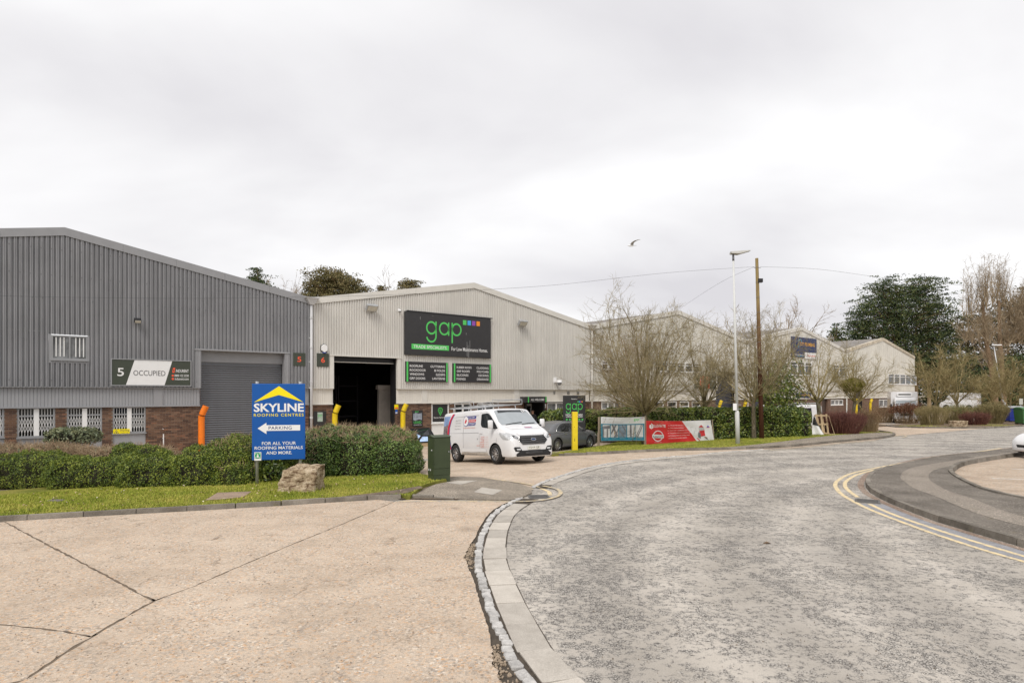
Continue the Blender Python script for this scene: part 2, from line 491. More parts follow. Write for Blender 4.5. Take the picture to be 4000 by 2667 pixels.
def mat_concrete(name, tint=1.0, dark=0.0, pink=0.0, obj=False):
    q = NG(name)
    big = q.ramp(q.noise(.35, 6, .62), (.3, (.465*tint, .37*tint, .282*tint)), (.7, (.62*tint, .515*tint, .41*tint)))
    cell = q.vor(44, 'F1', None, 'Color'); hs = q.n('ShaderNodeSeparateColor'); q.l(cell, hs.inputs[0])
    agg = q.ramp(hs.outputs[0], (.0, (.52, .29, .14)), (.98, (.74, .66, .56)), (.3, (.58, .47, .36)), (.62, (.42, .36, .30)), (.85, (.22, .19, .17)))
    amask = q.ramp(q.noise(2.4, 6, .7), (.36, .18), (.64, .8))
    c = q.mix(amask, big, agg)
    holes = q.ramp(q.noise(26, 6, .78), (.555, 0.0), (.63, 1.0))
    hm = q.math('MULTIPLY', holes, q.ramp(q.noise(1.3, 6, .7), (.40, .12), (.62, 1.0)))
    c = q.mix(q.math('MULTIPLY', hm, .80), c, (.13, .095, .065))
    stain = q.ramp(q.noise(.9, 6, .68, q.mapping((1, 1.3, 1), (0, 0, .5))), (.46, 0.0), (.74, 1.0))
    c = q.mix(q.math('MULTIPLY', stain, .46+dark), c, (.26, .195, .14))
    st1 = q.ramp(q.math('ADD', q.vor(.55, 'F1'), q.math('MULTIPLY', q.noise(4, 6, .75), .22)), (.13, .45), (.28, 0.0))
    c = q.mix(st1, c, (.17, .13, .10))
    pits = q.ramp(q.noise(4.5, 8, .8), (.625, 0.0), (.67, 1.0))
    c = q.mix(q.math('MULTIPLY', pits, .72), c, (.12, .09, .07))
    wv = q.n('ShaderNodeVectorMath', operation='ADD'); nv = q.n('ShaderNodeTexNoise'); nv.inputs['Scale'].default_value = 1.7; nv.inputs['Detail'].default_value = 6; q.l(q.tc.outputs['Object'], nv.inputs['Vector'])
    sv_ = q.n('ShaderNodeVectorMath', operation='SCALE'); sv_.inputs['Scale'].default_value = .9; q.l(nv.outputs['Color'], sv_.inputs[0]); q.l(q.tc.outputs['Object'], wv.inputs[0]); q.l(sv_.outputs[0], wv.inputs[1])
    ck = q.ramp(q.vor(.55, 'DISTANCE_TO_EDGE', wv.outputs[0]), (.004, 1.0), (.012, 0.0))
    ck = q.math('MULTIPLY', ck, q.ramp(q.noise(.8, 4), (.5, 0.0), (.6, .55)))
    c = q.mix(ck, c, (.15, .11, .08))
    grain = q.ramp(q.noise(130, 2, .7), (.3, .75), (.7, 1.25))
    c = q.mix(1, c, grain, 'MULTIPLY')
    q.col(c); q.set(.9, 0, .2)
    q.bump(q.math('SUBTRACT', q.math('MULTIPLY', q.noise(85, 4, .7), .6), q.math('MULTIPLY', hm, .9)), .5, .012)
    return q.m
def mat_tarmac(name, c0, c1, speck=.5):
    q = NG(name)
    base = q.ramp(q.noise(.8, 6, .65), (.3, c0), (.7, c1))
    cell = q.vor(95, 'F1', None, 'Color'); hs = q.n('ShaderNodeSeparateColor'); q.l(cell, hs.inputs[0])
    sp = q.ramp(hs.outputs[0], (0, .45), (.93, 1.1), (.7, .9), (1.0, 2.6))
    c = q.mix(1, base, sp, 'MULTIPLY')
    moss = q.ramp(q.noise(2.3, 6, .7), (.6, 0.0), (.72, 1.0))
    c = q.mix(q.math('MULTIPLY', moss, .4), c, (.18, .15, .09))
    q.col(c); q.set(.92, 0, .2); q.bump(q.noise(110, 4, .7), .55, .01)
    return q.m
def mat_kerb():
    q = NG('kerb_concrete')
    oi = q.n('ShaderNodeObjectInfo')
    geo = q.n('ShaderNodeNewGeometry')
    wp = geo.outputs['Position']
    base = q.ramp(q.noise(1.7, 6, .65, wp), (.3, (.115, .10, .082)), (.72, (.29, .262, .225)))
    base = q.mix(1, base, q.ramp(oi.outputs['Random'], (0, .82), (1, 1.18)), 'MULTIPLY')
    base = q.mix(1, base, q.ramp(q.noise(55, 4, .75, wp), (.3, .7), (.7, 1.25)), 'MULTIPLY')
    moss = q.ramp(q.noise(3, 6, .7, wp), (.6, 0.0), (.72, .6))
    q.col(q.mix(moss, base, (.15, .135, .06))); q.set(.9, 0, .2); q.bump(q.noise(60, 4, .7, wp), .5, .01)
    return q.m
def mat_stone(name, c0, c1, vscale=2.0):
    q = NG(name)
    oi = q.n('ShaderNodeObjectInfo'); geo = q.n('ShaderNodeNewGeometry'); wp = geo.outputs['Position']
    c = q.ramp(q.noise(vscale*3, 6, .68, wp), (.3, c0), (.7, c1))
    c = q.mix(1, c, q.ramp(oi.outputs['Random'], (0, .84), (1, 1.14)), 'MULTIPLY')
    c = q.mix(1, c, q.ramp(q.noise(70, 4, .75, wp), (.3, .8), (.7, 1.18)), 'MULTIPLY')
    q.col(c); q.set(.88, 0, .25); q.bump(q.noise(50, 5, .7, wp), .5, .012)
    return q.m
M_ROAD = mat_road()
M_CONC = mat_concrete('forecourt_concrete')
M_DRIVE = mat_concrete('driveway_concrete', .98, .1)
M_TIP = mat_tarmac('old_tarmac', (.22, .19, .155), (.40, .345, .28))
M_PATH = mat_tarmac('footway_tarmac', (.135, .118, .10), (.27, .24, .205))
M_TRENCH = mat_tarmac('trench_tarmac', (.25, .215, .18), (.36, .315, .265))
M_KERB = mat_kerb()
M_SETT = mat_stone('granite_sett', (.33, .32, .31), (.58, .565, .54), 3)
M_SLAB = mat_stone('channel_slab', (.40, .365, .32), (.53, .49, .435), 1.2)
M_DIRT = pm('joint_dirt', (.165, .125, .088), .95, var=.5, scale=6, fine=.4, bump=.8, bscale=40)
def mat_line(name, c, wear=.5):
    q = NG(name)
    k = q.ramp(q.noise(9, 6, .75), (wear-.05, 0.0), (wear+.14, 1.0))
    g2 = q.ramp(q.noise(60, 3, .7), (.3, .85), (.7, 1.1))
    q.col(q.mix(1, q.mix(k, (.36, .335, .30), c), g2, 'MULTIPLY')); q.set(.8, 0, .3)
    return q.m
M_YEL = mat_line('yellow_line_paint', (.74, .59, .34), .40)
M_YELW = mat_line('faded_yellow_paint', (.66, .52, .29), .46)
M_WHL = mat_line('white_line_paint', (.74, .72, .68), .38)
M_SOIL = mat_tarmac('verge_soil', (.14, .135, .045), (.22, .20, .07))

# base ground, out to the horizon
_c = [-3000, -1200, -500, -250, -140]+list(range(-100, 141, 5))+[180, 300, 600, 1300, 3000]
_n = len(_c)
_v = [(x, y, (g(x, y) if abs(x) < 160 and abs(y) < 160 else FLOOR)-.035) for y in _c for x in _c]
_f = [(j*_n+i, j*_n+i+1, (j+1)*_n+i+1, (j+1)*_n+i) for j in range(_n-1) for i in range(_n-1)]
tag(npmesh('ground', _v, _f, pm('bare_earth', (.26, .22, .165), .95, var=.3, scale=.6, fine=.25, bump=.4)), kind='structure')

def P2(*pp, h=0.0):
    return [tuple(G(a, b, h)[:2]) for a, b in pp]

# --- line of granite setts between concrete and road, near to far
SETT_A = [(1.9, 1.6), (1.25, 2.7), (.62, 4.1)]+P2((2015, 2638), (1964, 2549), (1932, 2472), (1900, 2391), (1878, 2315), (1859, 2247), (1852, 2193), (1856, 2149), (1868, 2106), (1884, 2064), (1925, 2004), (1991, 1963), (2027, 1945))
SETT_B = P2((2074, 1905), (2116, 1883), (2170, 1865), (2244, 1841), (2327, 1820), (2446, 1801), (2595, 1786), (2700, 1779), (2789, 1769), (2976, 1756))
LA = [p.to_2d() for p in smooth_line([(*p, 0) for p in SETT_A], 8)]
LB = [p.to_2d() for p in smooth_line([(*p, 0) for p in SETT_B], 8)]
KERB_L = P2((-900, 2096), (-500, 2070), (0, 2041), (400, 2018), (800, 1996), (1100, 1978), (1300, 1965), (1480, 1954), (1568, 1951))
KERB_R = P2((2068, 1752), (2086, 1765), (2110, 1776), (2149, 1783), (2185, 1782), (2369, 1774), (2557, 1764), (2700, 1760), (2850, 1757), (2976, 1753), (3100, 1746), (3279, 1728), (3420, 1716), (3478, 1708), (3500, 1700), (3482, 1693), (3440, 1687))
TIP = P2((1600, 1944), (1768, 1951), (1991, 1957), (2040, 1946), (2078, 1928), (2074, 1908), (2030, 1893), (1884, 1868), (1800, 1864), (1745, 1874), (1680, 1905))
YARD_T = 8.2
# road
road = sheet('road', [(-45, -16), (115, -16), (115, 70), (40, 70), (25, 45), (12, 38), (0, 31), (-15, 20), (-45, 5)], 0.0, M_ROAD, step=3, kind='structure')
# concrete driveway and yard in front of the units
drive_poly = [tuple(p) for p in LB]+P2((3100, 1750), (3279, 1731), (3420, 1719), (3495, 1704), (3700, 1686), (4000, 1660), (4700, 1628))+[(90, 62), (95, 100)]+\
    [tuple(fpt(118, 1).xy), tuple(fpt(fs(-900), 1).xy), tuple(fpt(fs(-900), -YARD_T).xy), tuple(fpt(fs(900), -YARD_T).xy)]+P2((1590, 1836), (1640, 1850), (1745, 1874), (1800, 1866), (1884, 1870), (2030, 1895), (2072, 1908))
sheet('driveway', drive_poly, .010, M_DRIVE, step=1.6, kind='structure', edge=.8)
sheet('joint_bed', [tuple(p) for p in offset_line(LA, -.488)]+[tuple(p) for p in reversed(offset_line(LA, .35))], .004, pm('sett_bed', (.075, .06, .045), .95, var=.4, scale=8, fine=.4), step=.6, kind='structure')
sheet('channel_bed', [tuple(p) for p in offset_line(LB, -.425)]+[tuple(p) for p in reversed(offset_line(LB, .03))], .006, pm('sett_bed', (.075, .06, .045)), step=.6, kind='structure')

# concrete forecourt cast in bays, open joints between them
fc_root = empty('forecourt', kind='structure')
def wig(pts, amp, step=.12, seed=1):
    r = random.Random(seed); o = []
    for a, b, m, t, L in walk([Vector(p) for p in pts], step):
        n = Vector((-t.y, t.x)); o.append(a+n*r.uniform(-amp, amp))
    o.append(Vector(pts[-1])); return o
JA = [Vector(p) for p in P2((20, 2042), (100, 2087), (300, 2192), (480, 2288), (560, 2334), (606, 2351))]
JB = [Vector((-5.6, 3.75)), Vector((-4.75, 4.6))]+[Vector(p) for p in P2((95, 2667), (200, 2595), (300, 2530), (367, 2491), (480, 2424), (606, 2351), (748, 2300), (918, 2225), (1100, 2148), (1293, 2069), (1420, 2015), (1540, 1962))]
JC = [Vector((-9.5, 6.6))]+[Vector(p) for p in P2((-300, 2432), (0, 2446), (136, 2460), (250, 2474), (354, 2494))]
KL = [Vector(p) for p in KERB_L]
setbk = [Vector(p) for p in offset_line(LA, .03)]
# ragged broken edge of the concrete beside the setts
rag = []
for i, p in enumerate(setbk):
    y = p.y
    ex = .012+.15*max(0, 1-abs(y-5.2)/1.3)+.12*max(0, 1-abs(y-9.4)/1.2)
    t = (setbk[min(i+1, len(setbk)-1)]-setbk[max(i-1, 0)]).normalized()
    rag.append(p+Vector((-t.y, t.x))*(ex*R.uniform(.7, 1.0)+R.uniform(0, .012)))
gw = .012
def off(pts, d): return [Vector(p) for p in offset_line(pts, d)]
iJ = min(range(len(JB)), key=lambda i: (JB[i]-JA[-1]).length)
iC = min(range(len(JB)), key=lambda i: (JB[i]-JC[-1]).length)
i0k = 2
s1 = off(wig(JB[iJ:], .012, .1, 3), gw)
s1 = s1+[Vector(p) for p in reversed(KL[i0k:-1])]+off(wig(JA, .012, .1, 4), gw*1.3)
s2 = off(wig(JB[iC:iJ+1], .018, .09, 5), gw*1.6)+off(wig(list(reversed(JA)), .014, .1, 6), gw*1.3)+[KL[1], KL[0], Vector((-22, 9))]+off(wig(JC, .012, .1, 7), gw)
s3 = off(wig(JB[:iC+1], .018, .09, 8), gw*1.6)+off(wig(list(reversed(JC)), .012, .1, 9), gw)+[Vector((-22, 8.8)), Vector((-22, -3)), Vector((-8.5, -3))]
tipline = [Vector(p) for p in P2((1991, 1962), (1768, 1958), (1600, 1954))]
s4 = rag[:-10]+tipline+off(wig(list(reversed(JB)), .012, .1, 10), gw)+[Vector((-8.4, -3)), Vector((3.4, -3))]
for k_, sp_ in enumerate((s1, s2, s3, s4)):
    o_ = sheet('concrete_bay', [tuple(p) for p in sp_], .022, M_CONC, fc_root, step=.9, edge=.3)
for k_, (nm, ln) in enumerate((('joint', JA), ('joint', JB), ('joint', JC))):
    ribbon('joint_filler', [p for p in ln], .16, .0185, M_DIRT, fc_root)
# loose bits in the broken edge
def pebbles(name, pts, r0, r1, mat, kind='stuff', label=None, cat=None, parent=None):
    base = bmesh.new(); bmesh.ops.create_icosphere(base, subdivisions=1, radius=1)
    bv = np.array([v.co[:] for v in base.verts]); bf = np.array([[v.index for v in f.verts] for f in base.faces]); base.free()
    pts = np.asarray(pts); n = len(pts)
    sz = NP.uniform(r0, r1, (n, 1, 1))*NP.uniform(.55, 1.2, (n, 1, 3)); jit = 1+NP.uniform(-.25, .25, (n, len(bv), 1))
    vs = (bv[None]*jit*sz)+pts[:, None, :]
    fs_ = bf[None]+(np.arange(n)*len(bv))[:, None, None]
    return tag(npmesh(name, vs.reshape(-1, 3), fs_.reshape(-1, 3), mat, parent), label, cat, None, kind)
pp = []
for i, p in enumerate(setbk):
    for k in range(14):
        d = R.random(); q = rag[i].lerp(p, d)
        if (rag[i]-p).length > .06 and 4 < p.y < 12:
            pp.append((q.x+R.uniform(-.04, .04), q.y+R.uniform(-.04, .04), .012))
pebbles('gravel', pp, .006, .02, pm('broken_chippings', (.33, .26, .19), .95, var=.4, scale=20), label='loose broken chippings in the gap beside the granite setts', cat='gravel')
# specks of dirt and chippings lying about on the forecourt, road edge and footway
pp = []
for k in range(900):
    y = 4.5+R.random()**1.6*9; x = R.uniform(-.8*y, -.1*y-.3)
    pp.append((x, y, .024))
for k in range(600):
    y = 4.5+R.random()**1.5*12; x = R.uniform(.12*y, .75*y)
    pp.append((x, y, .003))
pebbles('grit', pp, .003, .009, pm('grit_stone', (.24, .20, .16), .95, var=.5, scale=9), label='fine grit scattered over the concrete and the road', cat='grit')

# setts, one by one
sett_root = empty('sett_edging', kind='structure')
sett_me = []
for k in range(6):
    bm = bmesh.new(); bmesh.ops.create_cube(bm, size=1)
    bmesh.ops.bevel(bm, geom=list(bm.edges), offset=.11, segments=1, affect='EDGES')
    for v in bm.verts:
        v.co += Vector((R.uniform(-.06, .06), R.uniform(-.06, .06), R.uniform(-.06, .04)))
    me = bpy.data.meshes.new('sett'); bm.to_mesh(me); bm.free(); me.materials.append(M_SETT); sett_me.append(me)
def lay(line, off_, w, step, hgt, top, jit, meshes, root, name, gap=.014, lat=.01, tilt=.03):
    n = 0
    for a, b, m, t, L in walk(offset_line(line, off_), step, jit):
        o = link(name, R.choice(meshes), None, root)
        lx = R.uniform(-lat, lat)
        o.location = (m.x-t.y*lx, m.y+t.x*lx, g(m.x, m.y)+top-hgt/2+R.uniform(-.006, .004))
        o.scale = (L-gap, w*R.uniform(.94, 1.03), hgt)
        o.rotation_euler = (R.uniform(-tilt, tilt), R.uniform(-tilt, tilt), math.atan2(t.y, t.x)+R.uniform(-.05, .05)*(1 if lat > .004 else .2)); n += 1
    return n
lay(LA, -.06, .112, .165, .12, .034, .22, sett_me, sett_root, 'sett', .034, .016, .07)
lay(LB, -.06, .112, .19, .12, .032, .2, sett_me, sett_root, 'sett', .03, .012, .05)
slab_root = empty('channel', kind='structure')
slab_me = []
for k in range(3):
    bm = bmesh.new(); bmesh.ops.create_cube(bm, size=1)
    for v in bm.verts: v.co += Vector((R.uniform(-.008, .008), R.uniform(-.012, .012), 0))
    bmesh.ops.bevel(bm, geom=list(bm.edges), offset=.018, segments=1, affect='EDGES')
    me = bpy.data.meshes.new('channel_slab'); bm.to_mesh(me); bm.free(); me.materials.append(M_SLAB); slab_me.append(me)
lay(LA[:-9], -.305, .345, .66, .08, .016, .06, slab_me, slab_root, 'channel_slab', .010, .004, .006)
lay(LB[5:], -.27, .29, .66, .08, .014, .06, slab_me, slab_root, 'channel_slab', .012, .004, .006)

# ---- kerbs
bm = bmesh.new(); bmesh.ops.create_cube(bm, size=1)
for v in bm.verts:
    pass
bmesh.ops.bevel(bm, geom=[e for e in bm.edges if all(v.co.z > 0 for v in e.verts) or True], offset=.012, segments=2, affect='EDGES')
KSTONES = []
for k in range(4):
    me = bpy.data.meshes.new('kerb_stone'); b2 = bm.copy()
    # half batter face: lean the road face back towards the top
    for v in b2.verts:
        if v.co.y < 0 and v.co.z > 0: v.co.y += .16
        v.co += Vector((0, R.uniform(-.02, .02), R.uniform(-.015, .015)))
    b2.to_mesh(me); b2.free(); me.materials.append(M_KERB); KSTONES.append(me)
bm.free()
def kerb_run(name, line, top, w=.125, step=.915, deep=.2, gap=.022, rev=False, root=None):
    """line: foot of the kerb on the road side, verge to its left"""
    root = root or empty(name, kind='structure')
    tf = top if callable(top) else (lambda m: top)
    for a, b, m, t, L in walk(line, step):
        n = Vector((-t.y, t.x)); c = m+n*w/2; z = tf(m); h = deep
        o = link('kerb_stone', R.choice(KSTONES), None, root)
        o.location = (c.x, c.y, g(c.x, c.y)+z-h/2+R.uniform(-.004, .004)); o.scale = (L-gap*R.uniform(.4, 1.4), w, h)
        o.rotation_euler = (0, 0, math.atan2(t.y, t.x)+R.uniform(-.006, .006))
    return root
KLs = [p.to_2d() for p in smooth_line([(*p, 0) for p in KERB_L], 6)]
kerb_run('verge_kerb', KLs, .115)
# dropped end stones by the tip of the footway
kd = [Vector(p) for p in P2((1590, 1947), (1680, 1949), (1770, 1953))]
kerb_run('dropped_kerb', kd, lambda m: .085 if m.x < kd[1].x else .045, .15, .62)
KRs = [p.to_2d() for p in smooth_line([(*p, 0) for p in KERB_R], 6)]
kerb_run('driveway_kerb', KRs, .115)
sheet('footway_tip', TIP, .034, M_TIP, step=.7, kind='structure', edge=.3, skirt=.08)
sheet('tip_soil', P2((1556, 1952), (1650, 1890), (1700, 1868), (1790, 1864), (1800, 1900), (1790, 1953)), .026, M_DIRT, step=.5, kind='structure', edge=.3)
# concrete covers in the tip
for pl in (((1742, 1886), (1790, 1878), (1868, 1877), (1800, 1893)), ((1850, 1922), (1883, 1904), (1962, 1915), (1925, 1934))):
    o = sheet('access_cover', P2(*pl, h=.03), .041, M_SLAB, step=.5)
    tag(o, 'pale concrete access cover by the green cabinet' if pl[0][0] == 1742 else 'pale square access cover in the middle of the tarmac tip', 'cover')

# ---- right footway
OUT_R = P2((4700, 2345), (4350, 2246), (4000, 2140), (3886, 2107), (3770, 2071), (3680, 2045), (3604, 2018), (3540, 1993), (3493, 1973), (3453, 1955), (3404, 1929), (3379, 1900), (3384, 1874), (3412, 1847), (3484, 1820), (3636, 1787), (3760, 1772), (3904, 1757), (4000, 1746), (4400, 1712))
IN_R = P2((4700, 2060), (4300, 2020), (4000, 1962), (3859, 1930), (3779, 1894), (3736, 1868), (3725, 1850), (3761, 1823), (3837, 1806), (3984, 1783), (4300, 1742), (4500, 1725))
OR = [p.to_2d() for p in smooth_line([(*p, 0) for p in OUT_R], 6)]
IR = [p.to_2d() for p in smooth_line([(*p, 0) for p in IN_R], 6)]
def hp(x, y): return .115-.088*sstep((y-18.2)/4.0)
ko = [p for p in OR if p.y < 21.0]
# foot of the kerb is on the left-hand (road) side of this line: walk it far to near
kerb_run('footway_kerb', list(reversed(OR)), lambda m: hp(m.x, m.y)+.004)
kerb_run('car_park_kerb', IR, .155, .125, .9)
sheet('footway', [tuple(p) for p in offset_line(list(reversed(OR)), .12)]+[tuple(p) for p in offset_line(IR, .12)], lambda x, y: hp(x, y)-.004, M_PATH, step=1.2, kind='structure', edge=.5, skirt=.15)
sheet('car_park', [tuple(p) for p in IR]+[(60, 32), (60, 8)], .016, mat_concrete('car_park_concrete', .8, .3), step=1.5, kind='structure', edge=.6)
TR = P2((4400, 2135), (4000, 2040), (3850, 1995), (3720, 1942), (3640, 1915), (3590, 1885), (3572, 1865), (3590, 1838), (3660, 1812), (3780, 1791), (3940, 1767), (4100, 1752), h=.1)
tr = [p.to_2d() for p in smooth_line([(*p, 0) for p in TR], 6)]
_a = offset_line(tr, .33); _b = offset_line(tr, -.33)
sheet('footway_trench', [tuple(p) for p in _a]+[tuple(p) for p in reversed(_b)], lambda x, y: hp(x, y)+.001, M_TRENCH, step=.8, kind='structure', edge=.4)
# red-brown grit in the gutter
gl = [p for p in OR]
sheet('gutter', [tuple(p) for p in offset_line(gl, .02)]+[tuple(p) for p in reversed(offset_line(gl, .17))], .004, mat_tarmac('gutter_grit', (.24, .165, .125), (.42, .34, .28)), step=.5, kind='structure', edge=.3)

# ---- painted lines
mk = empty('road_markings', kind='structure')
Y1 = P2((3912, 1750), (3725, 1778), (3546, 1805), (3412, 1829), (3323, 1850), (3279, 1872), (3263, 1890), (3270, 1911), (3292, 1933), (3332, 1957), (3377, 1980), (3435, 2005), (3524, 2039), (3636, 2080), (3770, 2125), (3904, 2166), (4000, 2193), (4300, 2275))
Y2 = P2((3484, 1822), (3412, 1836), (3350, 1853), (3312, 1874), (3300, 1890), (3310, 1911), (3350, 1942))
Y3 = P2((3396, 1968), (3457, 1996), (3546, 2030), (3680, 2075), (3814, 2117), (4000, 2172), (4300, 2250))
for ln, w in ((Y1, .10), (Y2, .10), (Y3, .10)):
    ribbon('yellow_line', [p.to_2d() for p in smooth_line([(*p, 0) for p in ln], 8)], w, .005, M_YEL, mk)
# band of smoother dark surfacing under the pair of lines
ribbon('line_bedding', [p.to_2d() for p in smooth_line([(*p, 0) for p in Y3], 8)], .6, .0025, pm('grey_dressing', (.27, .27, .285), .9, var=.25, scale=5, fine=.3), mk)
# faded lines round the tip of the footway
for ln, w, m_, h_ in ((((1545, 1962), (1700, 1961), (1900, 1961), (2020, 1962), (2110, 1957), (2172, 1943), (2190, 1926), (2170, 1911), (2120, 1900)), .10, M_YELW, .026),
                      (((2106, 1906), (2060, 1893), (1960, 1878), (1880, 1868)), .09, M_YELW, .026),
                      (((2080, 1914), (2040, 1902), (1960, 1889), (1890, 1876)), .09, M_YELW, .026),
                      (((2148, 1934), (2145, 1922), (2128, 1913), (2110, 1908)), .10, M_YEL, .006),
                      (((3000, 1760), (3140, 1749), (3279, 1733), (3420, 1722)), .10, M_YELW, .006),
                      (((3490, 1704), (3530, 1701), (3540, 1704), (3525, 1709)), .10, M_YELW, .016)):
    ribbon('yellow_line', [p.to_2d() for p in smooth_line([(*p, 0) for p in P2(*ln)], 8)], w, h_, m_, mk)
for ln in (((3955, 1833), (4200, 1845)), ((3875, 1870), (4150, 1880))):
    ribbon('bay_line', [Vector(p) for p in P2(*ln)], .09, .021, M_WHL, mk)
# gullies
def gully(px, py, rz, label, h=.006):
    p = G(px, py); r = empty('gully', (p.x, p.y, p.z+h), rz, label, 'drain cover')
    m = MB(); m.box((-.25, -.25, -.03), (.25, -.21, .006)); m.box((-.25, .21, -.03), (.25, .25, .006)); m.box((-.25, -.21, -.03), (-.21, .21, .006)); m.box((.21, -.21, -.03), (.25, .21, .006))
    m.build('frame', pm('cast_iron', (.13, .125, .12), .6, .3, .4, var=.3), r)
    box('pit', (-.21, -.21, -.03), (.21, .21, -.002), pm('pit_dark', (.02, .02, .02), .9), r)
    bm_ = MB().box((-.21, -.011, -.002), (.21, .011, .004)).mesh('bar')
    for i in range(9):
        link('bar', bm_, pm('cast_iron', (.13, .125, .12)), r, (0, -.18+i*.045, 0))
gully(2105, 1940, .12, 'iron gully grate beside the tip of the footway')
gully(3388, 1957, -.5, 'iron gully grate between the yellow lines and the kerb')
# twig-like scrap on the road
_p = G(2996, 2123); m = MB(); m.tube([(_p.x-.06, _p.y, .008), (_p.x, _p.y+.01, .02), (_p.x+.06, _p.y+.005, .008)], [.006, .02, .004], 6)
tag(m.build('dry_leaf', pm('dry_leaf', (.16, .11, .07), .8), smooth=True), 'small dry leaf lying in the middle of the road', 'leaf')
# ================================================================== THE ROW OF INDUSTRIAL UNITS
def cladmat(name, c, streak=.12, rough=.45):
    q = NG(name)
    n1 = q.ramp(q.noise(.5, 5, .6), (.3, 1-streak), (.7, 1+streak*.5))
    n2 = q.ramp(q.noise(3.2, 5, .7, q.mapping((3, 3, .12))), (.35, 1-streak), (.7, 1.04))
    q.col(q.mix(1, q.mix(1, c, n1, 'MULTIPLY'), n2, 'MULTIPLY')); q.set(rough, 0, .35)
    spots = q.ramp(q.noise(24, 4, .8), (.70, 0.0), (.74, 1.0))
    return q.m
def brickmat():
    q = NG('brown_brick')
    oi = q.n('ShaderNodeObjectInfo'); geo = q.n('ShaderNodeNewGeometry')
    f = q.math('FRACT', q.math('ADD', oi.outputs['Random'], geo.outputs['Random Per Island']))
    c = q.ramp(f, (0, (.085, .052, .040)), (1, (.235, .115, .07)), (.3, (.13, .075, .052)), (.6, (.165, .095, .062)), (.85, (.20, .125, .085)))
    c = q.mix(1, c, q.ramp(q.noise(34, 5, .75), (.3, .7), (.7, 1.3)), 'MULTIPLY')
    q.col(c); q.set(.88, 0, .25); q.bump(q.noise(80, 4, .7), .4, .006)
    return q.m
def brickfar():
    q = NG('brown_brickwork')
    b = q.n('ShaderNodeTexBrick'); b.inputs['Scale'].default_value = 1; b.inputs['Brick Width'].default_value = .225; b.inputs['Row Height'].default_value = .075
    b.inputs['Mortar Size'].default_value = .008; b.inputs['Color1'].default_value = (.13, .075, .052, 1); b.inputs['Color2'].default_value = (.19, .105, .07, 1); b.inputs['Mortar'].default_value = (.22, .19, .16, 1)
    sp = q.n('ShaderNodeSeparateXYZ'); q.l(q.tc.outputs['Object'], sp.inputs[0]); cb = q.n('ShaderNodeCombineXYZ'); q.l(sp.outputs[0], cb.inputs[0]); q.l(sp.outputs[2], cb.inputs[1])
    q.l(cb.outputs[0], b.inputs['Vector'])
    q.col(q.mix(1, b.outputs['Color'], q.ramp(q.noise(3, 5, .7), (.3, .75), (.7, 1.2)), 'MULTIPLY')); q.set(.9, 0, .2)
    return q.m
def glassmat(name, tint=(.02, .022, .024), rough=.06, refl=.5):
    q = NG(name)
    k = q.ramp(q.noise(1.4, 4, .6, q.mapping((1, 1, .6))), (.35, .3), (.7, 2.2))
    q.col(q.mix(1, tint, k, 'MULTIPLY')); q.set(rough, 0, refl); return q.m
M_BRICK = brickmat(); M_BRICKF = brickfar(); M_MORTAR = pm('mortar', (.215, .185, .15), .95, var=.25, scale=4, fine=.25)
M_C5 = cladmat('grey_cladding', (.285, .288, .302), .17); M_C5T = pm('grey_trim', (.295, .298, .312), .5, var=.06); M_C5P = cladmat('grey_panel', (.325, .33, .345), .05)
M_C6 = cladmat('cream_cladding', (.655, .635, .595), .10); M_C6T = pm('cream_trim', (.67, .65, .605), .5, var=.07, scale=1.2)
M_C6P = cladmat('cream_panel', (.72, .69, .63), .06)
M_C7 = cladmat('cream_cladding_weathered', (.67, .65, .60), .12); M_C9 = cladmat('pale_cladding_weathered', (.73, .71, .64), .16)
M_WHITE = pm('white_upvc', (.80, .80, .79), .35, var=.05); M_GREYF = pm('grey_frame', (.29, .295, .305), .45, var=.06)
M_GLASS = glassmat('window_glass'); M_BLUEGLASS = glassmat('blinded_glass', (.16, .165, .17), .25, .4)
M_SHUT5 = pm('grey_shutter', (.15, .156, .17), .4, .35, .5, var=.1); M_SHUT7 = pm('navy_shutter', (.045, .05, .075), .45, .2, .5, var=.12)
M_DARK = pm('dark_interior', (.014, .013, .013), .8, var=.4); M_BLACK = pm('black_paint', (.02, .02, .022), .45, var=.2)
M_GALV = pm('galvanised', (.45, .46, .47), .45, .5, .5, var=.15); M_PIPE = pm('grey_pvc', (.56, .56, .57), .4, var=.06)
M_ROOF = cladmat('fibre_cement_roof', (.27, .25, .23), .25, .9)
UW = 20.15
def unit_root(i, label):
    r = empty('industrial_unit', fpt(fs(252)+i*UW, 0, FLOOR), ALPHA, label, 'warehouse', 'terrace of industrial units')
    return r, fs(252)+i*UW
RIDGE, EAVE = 9.08+.42, 7.22+.42     # heights above the yard, underside of the fascia a little lower
def roofz(x): return RIDGE-(RIDGE-EAVE)*abs(x)/(UW/2)
CLADB = fz(400, 1511)-FLOOR          # bottom edge of the big ribbed cladding
BANDB = fz(500, 1585)-FLOOR          # top of the brickwork
